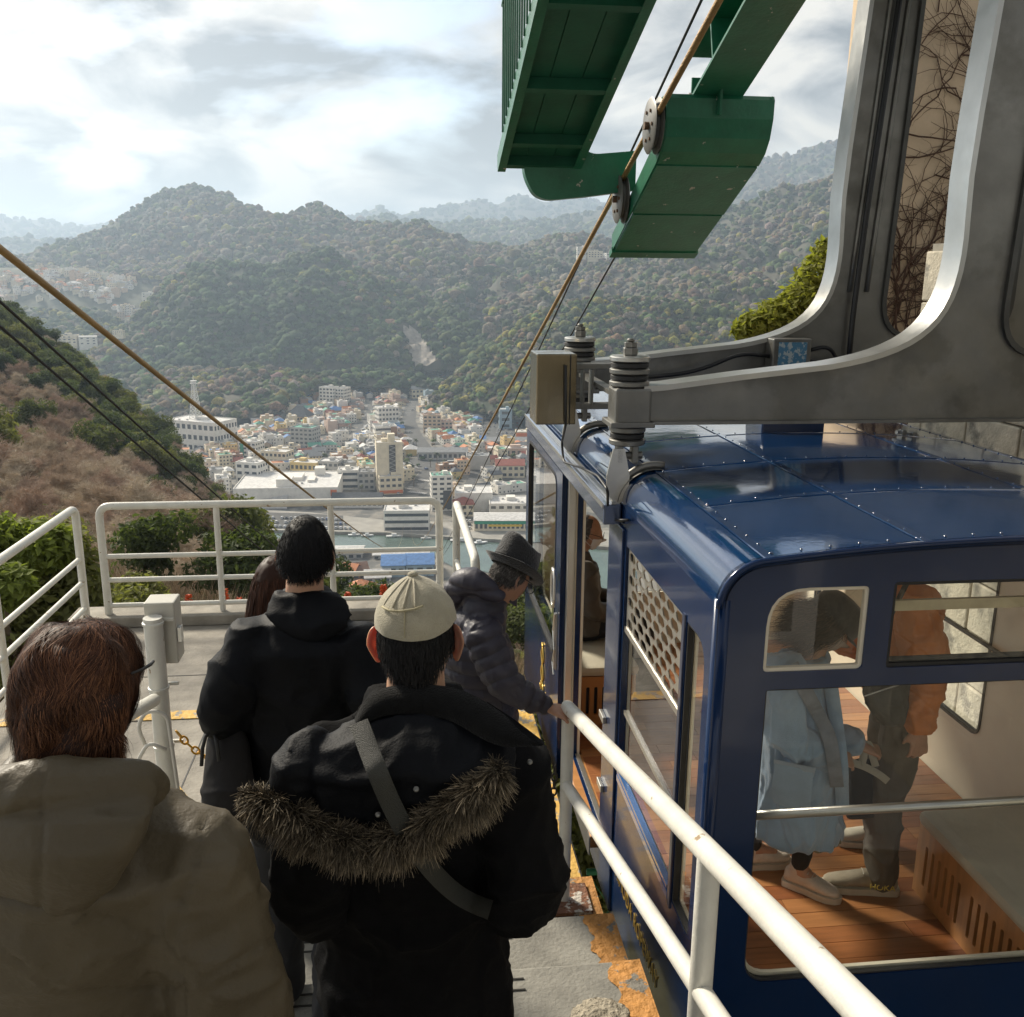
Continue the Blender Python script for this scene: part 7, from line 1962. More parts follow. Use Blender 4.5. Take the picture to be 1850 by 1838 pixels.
    band = .5+.5*np.sin(i*1.9+2*vnoise(p0*30, 8)); light = np.clip(.15+.85*r_.random(n)*(.25+.75*band), 0, 1)
    tip = np.array((.62, .50, .34))*light[:, None]*r_.uniform(.4, 1.15, (n, 1)); rootc = np.array((.010, .008, .006))
    V, K = [], []; sd = np.cross(d, r_.normal(size=(n, 3))); sd /= np.linalg.norm(sd, axis=1)[:, None]
    for q, w_, m_ in ((0, .0008, .04), (.5, .0008, .40), (1, .00022, 1)):
        pp = p0+d*(L*q)[:, None]-UP*(L*q*q*.35)[:, None]; V.append(np.stack([pp-sd*w_, pp+sd*w_], 1)); K.append(np.repeat((rootc*(1-m_)+tip*m_)[:, None], 2, 1))
    V = np.stack(V, 1).reshape(-1, 3); K = np.stack(K, 1).reshape(-1, 3); b0_ = (np.arange(n)*6)[:, None, None]; F = (b0_+(np.arange(2)*2)[None, :, None]+np.array([0, 1, 3, 2])[None, None]).reshape(-1, 4)
    furm = mat('fur', (.1, .08, .06), .7, attr=True, spec=.2)
    stuff(finish('fur_trim', V, F, furm, t, K))
    # shoulder strap
    sp = dense([(648, 1306), (672, 1370), (700, 1440), (735, 1510), (772, 1565), (815, 1610), (850, 1632), (888, 1645)], 40)
    allV = np.concatenate([PV, HV]); pts = on_cloth(allV, sp, .010, 14)
    for _ in range(4): pts[1:-1] = .25*pts[:-2]+.5*pts[1:-1]+.25*pts[2:]
    pts = pts+(CAM-pts)*.008
    ribbon(pts, .036, .0018).build('shoulder_strap', mat('grey_webbing', (.034, .034, .027), .6, var=.1, vscale=30, bump=.4, bscale=500), t, smooth=True, angle=40)
    for (px, py) in ((957, 1377), (683, 1472), (752, 1426)):
        q = on_cloth(allV, [(px, py)], .006)[0]; nrm = vn(CAM-q); b_ = MB(); b_.lathe(q, [(.0055, 0), (.0055, .002), (.003, .003)], 14, axis=nrm); b_.build('snap_button', steel, t, smooth=True)
    # head: short black hair, ears, cap
    msk = lambda D: (D[:, 2] > -.66+.55*np.clip(D[:, 1]+.15, 0, 1)+.9*np.clip(np.abs(D[:, 0])-.42, 0, 1)) & (D[:, 1] < .25)
    make_hair(fr, t, msk, 9000, lambda D, r_: r_.uniform(.012, .024, len(D)), lambda p, D, r_: np.array((0, -.25, -1.0))+.1*r_.normal(size=p.shape), .0006, [(.014, .013, .013), (.022, .020, .019), (.008, .008, .009)], 5, shell=1.025, segs=4)
    ear(fr, -1, t, .85, 1.12); ear(fr, 1, t, .85, 1.12)
    capm = mat('beige_cap_twill', (.37, .335, .245), .85, sheen=.2, var=.10, vscale=30, bump=.35, bscale=300)
    rows = []; n = 56
    for i, q in enumerate(np.linspace(0, 1, 22)):
        row = []
        for j in range(n):
            a = 2*math.pi*j/n; zz = .028+.100*q**.92; rr_ = (1-q**2.1)**.80
            x, y = .080*math.cos(a)*rr_, .101*math.sin(a)*rr_-.004
            back = math.sin(a) < -.2
            ripple = 1+.018*math.sin(a*9+2.0)*(q**1.5)*(1.0 if q < .93 else .3)-.012*math.exp(-(math.cos(a*3)/.08)**2)*(q < .93)+.012*math.sin(a*5+q*6)+.010*math.sin(a*11+q*15)
            zz += -.010*(1-q)*math.sin(a)*-1*0
            row.append(fr.w1(x*ripple, y*ripple, zz+(.006*math.sin(a*2+1))*(1-q)))
        rows.append(row)
    b_ = MB(); b_.grid(np.array(rows)[::-1], close=True); inner = np.array([fr.w(fr.loc(np.array(r))*.965) for r in rows[:3]]); b_.grid(np.array([inner[1], inner[0], np.array(rows[0])])[::-1], close=True)
    cp = b_.build('cap', capm, t, smooth=True)
    b_ = MB(); b_.lathe(fr.w1(0, -.004, .1255), [(.010, 0), (.010, .005), (.004, .008)], 14, axis=fr.u); b_.build('cap_button', capm, cp, smooth=True)
    # curved edge of the adjuster opening with gathered cloth above
    arc = [fr.w1(*q) for q in ((-.052, -.066, .081), (-.036, -.081, .077), (-.012, -.0905, .078), (.014, -.089, .081), (.030, -.081, .085))]
    b_ = MB(); b_.tube(arc, .0022, 8); b_.build('cap_opening_edge', mat('cap_stitch', (.36, .32, .20), .8), cp, smooth=True)
    for a in (-2.5, -2.1, -1.75, -1.4):
        pl = [fr.w1(.080*math.cos(a+.12*q)*(1-q**2.1)**.8*1.01, .101*math.sin(a+.12*q)*(1-q**2.1)**.8*1.01-.004, .028+.100*q**.92) for q in np.linspace(.5, .95, 10)]
        b_ = MB(); b_.tube(pl, [.0005]+[.0022]*8+[.0005], 6); b_.build('cap_pleat', capm, cp, smooth=True)
    pl = [fr.w1(.080*math.cos(-1.62)*(1-q**2.1)**.8*1.004, .101*math.sin(-1.62)*(1-q**2.1)**.8*1.004-.004, .028+.100*q**.92) for q in np.linspace(.02, .45, 10)]
    b_ = MB(); b_.tube(pl, .0012, 6); b_.build('cap_seam', mat('cap_stitch', (.36, .32, .20), .8), cp)
    b_ = MB(); vis = [[fr.w1(.075*math.sin(a)*s, .095*math.cos(a)*1+ (s-1)*.62*math.cos(a)*.1+ (.07 if s > 1 else 0)*math.cos(a), .032-(.02 if s > 1 else 0)) for a in np.linspace(-1.2, 1.2, 14)] for s in (1.0, 1.06)]
    b_.grid(np.array(vis)); b_.build('cap_visor', capm, cp, smooth=True)
    trousers(J, t, navy_tr, .011); shoe(J, 'l', t, dark, white_sole); shoe(J, 'r', t, dark, white_sole)
person_cap()

# ---------------------------------------------------------------- the khaki padded coat
def person_khaki():
    c = 1.50; floor = STEP_Z[5]; hc = P(146, 1262, c=c); base = np.array((hc[0]-.02, hc[1]-.02, floor)); yaw = R(6); fr = Fr(hc, R(14), R(-5), R(-3), .98)
    J = stand(base, yaw, 1.50); J['floor'] = floor; fw, rt = J['_f'], J['_r']
    J['neck'] = P(165, 1415, c=c+.03); J['sl'] = P(-70, 1540, c=c+.02); J['sr'] = P(345, 1545, c=c+.04); J['chest'] = P(140, 1690, c=c+.12); J['waist'] = P(140, 1900, c=c+.2)
    J['el'] = P(-160, 1850, c=c+.1); J['er'] = P(425, 1870, c=c+.13); J['wl'] = P(-100, 1950, c=c+.35); J['wr'] = P(400, 2020, c=c+.4)
    t = figure('person with short brown hair in a puffy khaki hooded coat', base, fr, J)
    mb = MB(); sc_ = (J['sl']+J['sr'])/2; hem = np.array((base[0], base[1]+.02, 1.12))
    loft(mb, [(J['neck']-UP*.0, rt*.09, fw*.085), (J['neck']-UP*.06, rt*.14, fw*.11), (sc_, rt*.20, fw*.14), (J['chest'], rt*.225, fw*.17), (J['waist'], rt*.235, fw*.175), (J['waist']-UP*.2, rt*.24, fw*.18), (hem, rt*.235, fw*.175)], 32)
    for a in 'lr': limb(mb, [J['s'+a]-UP*.015, J['e'+a], J['w'+a]], [.098, .098, .085]); limb(mb, [J['neck']-UP*.075, (J['neck']+J['s'+a])/2-UP*.045, J['s'+a]-UP*.015], [.085, .088, .096]); limb(mb, [J['chest']+UP*.12, J['s'+a]-UP*.10], [.13, .10])
    segs = [(J['neck'], J['neck']-UP*1.0, .165, .22, .03), (J['sr'], J['er'], .15, .10, .06), (J['er'], J['wr'], .13, .1, .0), (J['sl'], J['el'], .15, .1, .06)]
    def dsp(V, N):
        o = quilt(V, N, segs, .007)+folds(V, 23, .0075, (5, 5, 9), .6)
        for pix in ([(372, 1470), (352, 1560), (325, 1640), (316, 1720), (330, 1838)], [(100, 1655), (170, 1650), (300, 1700), (316, 1720)], [(-10, 1700), (120, 1790), (316, 1790), (420, 1740), (500, 1690)]): o = o+crease(V, pix, .0055, 4.5)
        return o
    ct, CV, CN = garment('padded_coat', mb, .0095, khaki, t, dsp, 8)
    # hood hanging down the back
    mb = MB(); st_ = []
    for py, x0, x1, dep, cc in ((1412, 60, 262, .05, 1.46), (1440, -10, 278, .065, 1.42), (1490, -60, 272, .075, 1.385), (1545, -60, 238, .075, 1.375), (1595, -40, 205, .065, 1.385), (1632, 20, 165, .045, 1.405), (1650, 80, 130, .02, 1.42)):
        a, b_ = P(x0, py, c=cc), P(x1, py, c=cc); st_.append(((a+b_)/2, (b_-a)/2, vn(CAM-(a+b_)/2)*dep))
    loft(mb, st_, 36)
    # raised rim of the hood round the neck
    rim = [P(x, y, c=q) for x, y, q in ((252, 1400, 1.55), (268, 1416, 1.47), (235, 1420, 1.41), (150, 1418, 1.375), (60, 1424, 1.37), (-20, 1440, 1.39), (-60, 1430, 1.46))]
    limb(mb, rim, [.02, .03, .03, .032, .035, .04, .04])
    limb(mb, [P(20, 1420, c=1.44), P(40, 1402, c=1.47), P(75, 1410, c=1.47)], [.025, .03, .02])
    def dsh(V, N):
        q = CX+FPX*((V-CAM)@_r2)/((V-CAM)@_f); return folds(V, 33, .008, (5, 5, 7), .5)-.005*np.exp(-((q-75)/6)**2)
    garment('hood', mb, .007, khaki, t, dsh, 7)
    # hair: short rounded waves, fine strands lying on a soft volume
    mb = MB(); ax = (fr.r, fr.f, fr.u); rr_ = random.Random(6)
    ball(mb, fr.w1(0, -.016, .024), .087, .096, .106, ax, 20); ball(mb, fr.w1(0, -.040, -.012), .082, .070, .072, ax, 16); ball(mb, fr.w1(0, .02, .045), .078, .080, .076, ax, 16); ball(mb, fr.w1(0, -.012, -.015), .086, .062, .060, ax, 16)
    for k in range(13):
        a = math.pi*(1.16+.68*k/12); x, y = math.cos(a), math.sin(a)
        ball(mb, fr.w1(x*.066, y*.074-.008, -.052-.010*math.sin(k*2.1)), .028+.006*rr_.random(), .028, .032, ax, 10)
    V1, N1, F1 = remesh(mb, .0045, 10); L1 = fr.loc(V1); V1 = V1+N1*(.009*vnoise(L1*np.array((26, 26, 19)), 4)+.005*vnoise(L1*np.array((48, 48, 24)), 5))[:, None]
    K1 = np.repeat(np.array([(.024, .010, .0065)]), len(V1), 0)
    r_ = np.random.default_rng(8); n = 20000; k = r_.integers(0, len(V1), n); keep = L1[k, 1] < .085; k = k[keep]; n = len(k)
    p0, N0, l0 = V1[k], N1[k], L1[k]; wav = .55*vnoise(l0*20+3, 5)+.35*np.sin(l0[:, 2]*70+5*vnoise(l0*11, 9)); wav2 = .35*vnoise(l0*20+9, 6)
    d = -fr.u[None]*1.0+fr.r[None]*(wav+.15*r_.normal(size=n))[:, None]+fr.f[None]*(-.5*(l0[:, 2] > .05)+wav2+.10*r_.normal(size=n))[:, None]
    d = d-N0*(d*N0).sum(1)[:, None]; d /= np.linalg.norm(d, axis=1)[:, None]; sd = np.cross(d, N0); L = r_.uniform(.018, .045, n); fly = (r_.random(n) < .05)*r_.uniform(.1, .5, n)
    cols = np.array([(.075, .030, .015), (.12, .050, .024), (.040, .016, .009), (.19, .084, .040), (.055, .022, .012)]); c0 = cols[r_.integers(0, 5, n)]*(.75+.5*np.clip(.5+.9*vnoise(l0*30, 7), 0, 1))[:, None]*r_.uniform(.75, 1.25, (n, 1))
    V, K = [], []
    for q in np.linspace(0, 1, 4):
        s_ = L*q; pp = p0+d*s_[:, None]+N0*(.0015+.004*np.sin(q*3.1)*.5-s_*s_/(2*.088)+fly*s_)[:, None]+sd*(.004*np.sin(q*4+l0[:, 2]*80)*q)[:, None]; w_ = .0005*(1-.7*q); V.append(np.stack([pp-sd*w_, pp+sd*w_], 1)); K.append(np.repeat(c0[:, None], 2, 1))
    V = np.stack(V, 1).reshape(-1, 3); K = np.stack(K, 1).reshape(-1, 3); F = ((np.arange(n)*8)[:, None, None]+(np.arange(3)*2)[None, :, None]+np.array([0, 1, 3, 2])[None, None]).reshape(-1, 4)
    finish('hair', np.concatenate([V1, V]), np.concatenate([F1, F+len(V1)]), hairm, t, np.concatenate([K1, K]))
    # spectacle arm at the temple
    b_ = MB(); b_.tube([fr.w1(.086, .0, .052), fr.w1(.090, .03, .050), fr.w1(.086, .062, .047), fr.w1(.078, .085, .044)], [.002, .0025, .003, .003], 8); b_.build('spectacles', dark, t, smooth=True)
    trousers(J, t, navy_tr, .012); shoe(J, 'l', t, dark, dark); shoe(J, 'r', t, dark, dark)
person_khaki()

# ---------------------------------------------------------------- the plain black jacket and bag
def person_black():
    c = 2.93; floor = STEP_Z[2]; hc = P(553, 1003, c=c); base = np.array((hc[0]-.01, hc[1]-.0, floor)); yaw = R(4); fr = Fr(hc, R(2), R(-6), R(0), 1.03)
    J = stand(base, yaw, 1.72); J['floor'] = floor; fw, rt = J['_f'], J['_r']
    J['neck'] = P(550, 1085, c=c+.02); J['sl'] = P(455, 1160, c=c); J['sr'] = P(652, 1165, c=c); J['chest'] = P(555, 1260, c=c+.1); J['waist'] = P(560, 1370, c=c+.16)
    J['el'] = P(402, 1285, c=c-.02); J['wl'] = P(440, 1310, c=c+.24); J['er'] = P(688, 1310, c=c); J['wr'] = P(680, 1400, c=c+.2)
    al = P(508, 1722, c=3.22); J['al'] = np.array((al[0], al[1], floor+.09)); J['toel'] = J['al']+np.array((.0, .2, -.06)); J['kl'] = P(505, 1600, c=3.16); J['hl'] = P(510, 1470, c=3.08)
    J['ar'] = J['al']+np.array((.19, -.22, 0)); J['toer'] = J['ar']+np.array((.03, .2, -.06)); J['kr'] = J['kl']+np.array((.2, -.06, 0)); J['hr'] = J['hl']+np.array((.18, 0, 0)); J['pelvis'] = (J['hl']+J['hr'])/2+UP*.05
    t = figure('person with short black hair in a plain black hooded jacket, seen from behind', base, fr, J)
    mb = MB(); sc_ = (J['sl']+J['sr'])/2
    loft(mb, [(J['neck']+UP*.02, rt*.085, fw*.08), (J['neck']-UP*.035, rt*.115, fw*.09), (sc_, rt*.195, fw*.12), (J['chest'], rt*.215, fw*.145), (J['waist'], rt*.205, fw*.15), (P(560, 1440, c=3.1), rt*.21, fw*.155), (P(560, 1500, c=3.14), rt*.205, fw*.15)], 30)
    for a in 'lr': limb(mb, [J['s'+a]-UP*.01, J['e'+a], J['w'+a]], [.088, .080, .06])
    jk, JV, JN = garment('jacket', mb, .010, black_nylon, t, lambda V, N: folds(V, 43, .010, (5, 5, 6), .4), 8)
    # flat hood on the shoulders
    mb = MB(); st_ = []
    for py, x0, x1, dep, cc in ((1068, 498, 610, .045, 2.93), (1088, 482, 632, .04, 2.90), (1112, 474, 640, .028, 2.865), (1138, 498, 625, .022, 2.85), (1160, 535, 592, .012, 2.85)):
        a, b_ = P(x0, py, c=cc), P(x1, py, c=cc); st_.append(((a+b_)/2, (b_-a)/2, vn(CAM-(a+b_)/2)*dep))
    loft(mb, st_, 30); garment('hood', mb, .010, black_nylon, t, lambda V, N: folds(V, 53, .007, (8, 8, 6), .3), 7)
    msk = lambda D: (D[:, 2] > -.50+.7*np.clip(D[:, 1]+.3, 0, 1)+.6*np.clip(np.abs(D[:, 0])-.55, 0, 1)) & (D[:, 1] < .7)
    make_hair(fr, t, msk, 12000, lambda D, r_: r_.uniform(.02, .045, len(D))*(.35+.65*np.clip(D[:, 2]+.6, 0, 1)), lambda p, D, r_: np.stack([.4*D[:, 0], -.35+0*D[:, 0], -.9+0*D[:, 0]], 1)+.06*r_.normal(size=p.shape), .0006, [(.007, .0065, .007), (.011, .010, .010), (.005, .005, .006)], 7, shell=1.05, segs=5, lift=.10, inflate=1.05, stiff=.35)
    ear(fr, -1, t, .6, 1.0); ear(fr, 1, t, .6, 1.0)
    trousers(J, t, navy_tr, .010, 3, (.095, .082, .075), .05, .008)
    for a in 'lr': shoe(J, a, t, mat('grey_sneaker', (.20, .20, .20), .7), white_sole)
    # bag hanging at the left side
    cb = 2.96
    bg = thing('shoulder_bag', 'soft black bag hanging under the arm of the black jacket', 'bag', P(405, 1520, c=cb))
    mb = MB(); st_ = []
    for py, x0, x1, dep in ((1312, 385, 440, .05), (1340, 372, 452, .075), (1400, 366, 458, .09), (1460, 362, 452, .09), (1500, 380, 440, .07), (1516, 398, 425, .03)):
        a, b_ = P(x0, py, c=cb), P(x1, py, c=cb); st_.append(((a+b_)/2, (b_-a)/2, vn(CAM-(a+b_)/2)*dep))
    loft(mb, st_, 26); garment('bag_body', mb, .009, mat('black_bag_canvas', (.019, .018, .019), .75, var=.2, vscale=14, spec=.2), bg, lambda V, N: folds(V, 63, .006, (8, 8, 8), .3), 6)
    for pix in ([(384, 1318, 2.90), (372, 1330, 2.89), (366, 1352, 2.88), (364, 1384, 2.88)], [(386, 1318, 2.90), (392, 1345, 2.87), (396, 1375, 2.87)], [(378, 1320, 2.93), (372, 1280, 2.93), (378, 1240, 2.93), (400, 1205, 2.95)]):
        b_ = MB(); b_.tube([P(x, y, c=q) for x, y, q in pix], .006, 7); b_.build('bag_cord', dark, bg, smooth=True)
person_black()

# ---------------------------------------------------------------- long brown hair, nearly hidden
def person_hidden():
    c = 3.55; floor = STEP_Z[1]; hc = P(497, 1062, c=c); base = np.array((hc[0], hc[1], floor)); fr = Fr(hc, R(15), R(-4), R(0), .97); J = stand(base, R(5), 1.52); J['floor'] = floor
    d = hc-J['head']
    for k in ('neck', 'chest', 'sl', 'sr', 'el', 'er', 'wl', 'wr', 'waist'): J[k] = J[k]+d*(.9 if k != 'waist' else .5)
    J['el'] = J['el']+J['_r']*.10; J['wl'] = J['wl']+J['_r']*.16+J['_f']*.1; J['sl'] = J['sl']+J['_r']*.03
    t = figure('person with long brown hair almost hidden beside the black jacket', base, fr, J, vox=.009); rt, fw = J['_r'], J['_f']
    mb = MB(); loft(mb, [(J['neck'], rt*.07, fw*.07), (J['neck']-UP*.06, rt*.13, fw*.09), (J['chest'], rt*.17, fw*.13), (J['waist'], rt*.16, fw*.13), (J['pelvis']-UP*.1, rt*.18, fw*.14)], 24)
    for a in 'lr': limb(mb, [J['s'+a]-UP*.02, J['e'+a], J['w'+a]], [.066, .06, .05])
    garment('jacket', mb, .011, mat('dark_grey_wool', (.02, .019, .02), .9), t, lambda V, N: folds(V, 71, .006), 6)
    msk = lambda D: (D[:, 1] < .3+.5*np.clip(D[:, 2], 0, 1)) & (D[:, 2] > -.85)
    cols = [(.055, .022, .012), (.085, .034, .018), (.035, .015, .009)]
    make_hair(fr, t, msk, 5000, lambda D, r_: r_.uniform(.10, .20, len(D)), lambda p, D, r_: np.stack([.10*D[:, 0], -.15+0*D[:, 0], -1+0*D[:, 0]], 1), .001, cols, 9, shell=1.09, segs=6, lift=.3, inflate=1.08, stiff=.4)
    trousers(J, t, navy_tr, .012); shoe(J, 'l', t, dark, dark); shoe(J, 'r', t, dark, dark)
person_hidden()

# ---------------------------------------------------------------- the black hat, hand on the rail
def person_hat():
    c = 4.12; hc = P(920, 1044, c=c); floor = 0.0; yaw = R(42); fr = Fr(hc, R(52), R(-34), R(0), 1.02)
    base = np.array((hc[0]-.10, hc[1]-.06, floor)); J = stand(base, yaw, 1.62, lean=.10); fw, rt = J['_f'], J['_r']
    J['floor'] = 0.0
    J['neck'] = P(876, 1075, c=c); J['sl'] = P(835, 1130, c=c+.26); J['sr'] = P(872, 1142, c=c-.10); J['chest'] = P(858, 1180, c=c+.10); J['waist'] = P(868, 1265, c=c+.16); J['pelvis'] = P(872, 1320, c=c+.2)
    J['er'] = P(915, 1235, c=c-.12); J['wr'] = P(990, 1278, c=4.02); J['el'] = P(840, 1230, c=c+.36); J['wl'] = P(880, 1280, c=c+.42)
    rail = np.array((RX, 3.62, 1.065))
    w_ = J['wr']
    t = figure('person in a black trilby hat and quilted plum down jacket gripping the handrail', base, fr, J, sk=skin_d, vox=.0068,
               hands=[(w_, vn(P(1052, 1300, c=3.90)-w_), np.array((.15, -.2, 1.0)), -1, .18, .26, 1.05, .9)])
    mb = MB(); sc_ = (J['sl']+J['sr'])/2; bf = np.cross(UP, vn(J['sr']-J['sl'])); br = vn(J['sr']-J['sl'])
    loft(mb, [(J['neck']+UP*.03+bf*.01, br*.085, bf*.088), (J['neck']-UP*.04, br*.105, bf*.10), (sc_-UP*.02, br*.20, bf*.15), (J['chest'], br*.215, bf*.175), (J['waist'], br*.205, bf*.17), (J['pelvis']-UP*.02, br*.205, bf*.17), (J['pelvis']-UP*.10, br*.20, bf*.17)], 30)
    limb(mb, [J['sr']-UP*.01, J['er'], J['wr']-vn(J['wr']-J['er'])*.03], [.088, .075, .046]); limb(mb, [J['sl']-UP*.01, J['el'], J['wl']], [.082, .072, .05])
    # hood roll behind the neck
    limb(mb, [P(822, 1090, c=c+.12), P(828, 1062, c=c-.0), P(856, 1050, c=c-.08), P(900, 1078, c=c-.10)], [.04, .06, .055, .03])
    segs = [(J['neck'], J['neck']-UP*.9, .062, .2, .0), (J['sr'], J['er'], .058, .085, .02), (J['er'], J['wr'], .060, .065, .0), (J['sl'], J['el'], .058, .08, 0)]
    garment('down_jacket', mb, .0075, plum, t, lambda V, N: quilt(V, N, segs, .0125)+folds(V, 83, .003, (12, 12, 9), .6), 5)
    cu_ = [P(905, 1062, c=c-.05), P(922, 1082, c=c-.02), P(934, 1090, c=c+.06)]
    b_ = MB(); b_.grid(np.array([[p+UP*.03-vn(CAM-p)*.01, p+vn(CAM-p)*.012, p-UP*.02] for p in cu_])); b_.build('collar_flap', plum, t, smooth=True)
    # hair fringe, ears, spectacles
    msk = lambda D: (D[:, 2] > -.42+.9*np.clip(D[:, 1]+.35, 0, 1)) & (D[:, 1] < .2)
    make_hair(fr, t, msk, 5000, lambda D, r_: r_.uniform(.008, .018, len(D)), lambda p, D, r_: np.array((0, -.4, -1.0))+.15*r_.normal(size=p.shape), .0009, [(.10, .09, .08), (.05, .045, .04), (.18, .165, .15)], 11, shell=1.02, shell_col=(.06, .05, .045), segs=3)
    ear(fr, -1, t, .25, 1.0); ear(fr, 1, t, .25, 1.0)
    b_ = MB(); 
    for s in (-1, 1):
        b_.tube([fr.w1(s*.078, -.01, .018), fr.w1(s*.080, .06, .014), fr.w1(s*.070, .108, .012)], .002, 6)
        ring = [fr.w1(s*.036+.024*math.cos(a), .112, -.004+.019*math.sin(a)) for a in np.linspace(0, 6.283, 17)]; b_.tube(ring, .0018, 6, cap=False)
    b_.tube([fr.w1(-.012, .114, .0), fr.w1(.012, .114, .0)], .0018, 6); b_.build('spectacles', dark, t, smooth=True)
    hatm = mat('black_check_felt', (.016, .015, .015), .9, sheen=.4, var=.5, vscale=90, bump=.5, bscale=130)
    rows = []
    for i, (r0, zz) in enumerate(((1.02, .040), (1.01, .06), (.985, .10), (.95, .135), (.90, .155), (.78, .162), (.45, .150), (.06, .146))):
        rows.append([fr.w1(.090*r0*math.cos(a)*(1-.10*(zz > .13)*max(0, math.sin(a))), .110*r0*math.sin(a)-.002, zz+(.012*math.cos(a*2)*(-1) if zz > .13 else 0)+(.010*math.sin(a)*-1 if zz > .12 else 0)) for a in np.linspace(0, 2*math.pi, 40, endpoint=False)])
    b_ = MB(); b_.grid(np.array(rows)[::-1], close=True); ht = b_.build('hat', hatm, t, smooth=True)
    rows = []
    for q, th in ((1.0, 0), (1.2, 0), (1.42, 0), (1.44, -.003), (1.42, -.005), (1.0, -.005)):
        rows.append([fr.w1(.090*q*math.cos(a), .110*(q if math.sin(a) > 0 else 1+(q-1)*.8)*math.sin(a), .040+th+(q-1)*(.055*(math.cos(a)**2)+(.05 if math.sin(a) < 0 else -.02)*abs(math.sin(a)))) for a in np.linspace(0, 2*math.pi, 40, endpoint=False)])
    b_ = MB(); b_.grid(np.array(rows)[::-1], close=True); b_.build('hat_brim', hatm, ht, smooth=True)
    b_ = MB(); b_.grid(np.array([[fr.w1(.0925*math.cos(a), .1125*math.sin(a)-.001, z) for a in np.linspace(0, 2*math.pi, 40, endpoint=False)] for z in (.073, .042)]), close=True); b_.build('hat_band', black_nylon, ht, smooth=True)
    trousers(J, t, navy_tr, .012); shoe(J, 'l', t, dark, dark); shoe(J, 'r', t, dark, dark)
person_hat()
# ---------------------------------------------------------------- inside the cabin
def person_mask():
    c = 6.3; hc = P(1060, 962, c=c); base = np.array((hc[0]-.02, hc[1]-.02, .042)); yaw = R(82); fr = Fr(hc, R(104), R(-12), R(0), 1.02)
    f = np.array((math.sin(yaw), math.cos(yaw), 0)); r = np.array((math.cos(yaw), -math.sin(yaw), 0))
    bx = np.array((hc[0]-.06, hc[1], 0))
    seat = .44
    q = lambda x, y, z: bx+r*x+f*y+UP*z
    zt = hc[2]
    J = dict(pelvis=q(0, .02, seat+.10), waist=q(0, 0, seat+.22), chest=q(0, 0, zt-.34), neck=q(0, 0, zt-.16), sl=q(-.18, 0, zt-.21), sr=q(.18, 0, zt-.21), el=q(-.22, .06, zt-.46), er=q(.22, .04, zt-.46), wl=q(-.10, .26, zt-.50), wr=q(.12, .26, zt-.52),
             hl=q(-.09, .06, seat+.08), hr=q(.09, .06, seat+.08), kl=q(-.10, .44, seat+.06), kr=q(.10, .44, seat+.06), al=q(-.10, .42, .13), ar=q(.10, .42, .13), toel=q(-.11, .58, .06), toer=q(.11, .58, .06), floor=.042, _f=f, _r=r)
    t = figure('person with grey hair and white face mask seated inside the cabin', base, fr, J, sk=skin_d, vox=.009)
    mb = MB(); loft(mb, [(J['neck']+UP*.035, r*.085, f*.085), (J['neck']-UP*.04, r*.12, f*.10), ((J['sl']+J['sr'])/2, r*.19, f*.13), (J['chest'], r*.20, f*.15), (J['waist'], r*.20, f*.16), (J['pelvis']-UP*.04, r*.20, f*.18)], 26)
    for a in 'lr': limb(mb, [J['s'+a]-UP*.01, J['e'+a], J['w'+a]], [.085, .074, .055])
    garment('jacket', mb, .011, mat('grey_brown_jacket', (.070, .058, .047), .6, var=.15, vscale=8), t, lambda V, N: folds(V, 91, .009, (6, 6, 8), .4), 7)
    msk = lambda D: (D[:, 2] > -.4+.5*np.clip(D[:, 1]+.2, 0, 1)) & (D[:, 1] < .25) & ~((D[:, 2] > .86) & (D[:, 1] > -.1))
    make_hair(fr, t, msk, 3500, lambda D, r_: r_.uniform(.015, .03, len(D)), lambda p, D, r_: np.array((0, -.7, -.7))+.15*r_.normal(size=p.shape), .0012, [(.10, .09, .08), (.05, .045, .04), (.20, .18, .16)], 12, shell=1.03, shell_col=(.06, .05, .045), segs=3)
    ear(fr, 1, t, .3); ear(fr, -1, t, .3)
    D = sphere_dirs(40, 56); k = (D[..., 1] > .35) & (D[..., 2] < -.05) & (D[..., 2] > -.85); pts = fr.w((head_shape(D.reshape(-1, 3))*1.05+np.array((0, .006, 0)))).reshape(D.shape); F = []
    for i in range(39):
        for j in range(56):
            if k[i, j] and k[i+1, j] and k[i, (j+1) % 56] and k[i+1, (j+1) % 56]: F.append((i*56+j, i*56+(j+1) % 56, (i+1)*56+(j+1) % 56, (i+1)*56+j))
    mm = mat('white_mask', (.72, .72, .74), .8); mk = finish('face_mask', pts.reshape(-1, 3), np.array(F), mm, t)
    b_ = MB()
    for s in (-1, 1): b_.tube([fr.w1(s*.062, .055, -.03), fr.w1(s*.078, .0, .0)], .0016, 5); b_.tube([fr.w1(s*.055, .055, -.075), fr.w1(s*.076, .0, -.035)], .0016, 5)
    b_.build('mask_loop', mm, mk)
    b_ = MB()
    for s in (-1, 1):
        b_.tube([fr.w1(s*.078, -.01, .018), fr.w1(s*.076, .10, .012)], .002, 6); b_.tube([fr.w1(s*.036+.024*math.cos(a), .112, .002+.017*math.sin(a)) for a in np.linspace(0, 6.283, 13)], .0018, 6, cap=False)
    b_.build('spectacles', dark, t)
    trousers(J, t, navy_tr, .014); shoe(J, 'l', t, dark, dark); shoe(J, 'r', t, dark, dark)
person_mask()

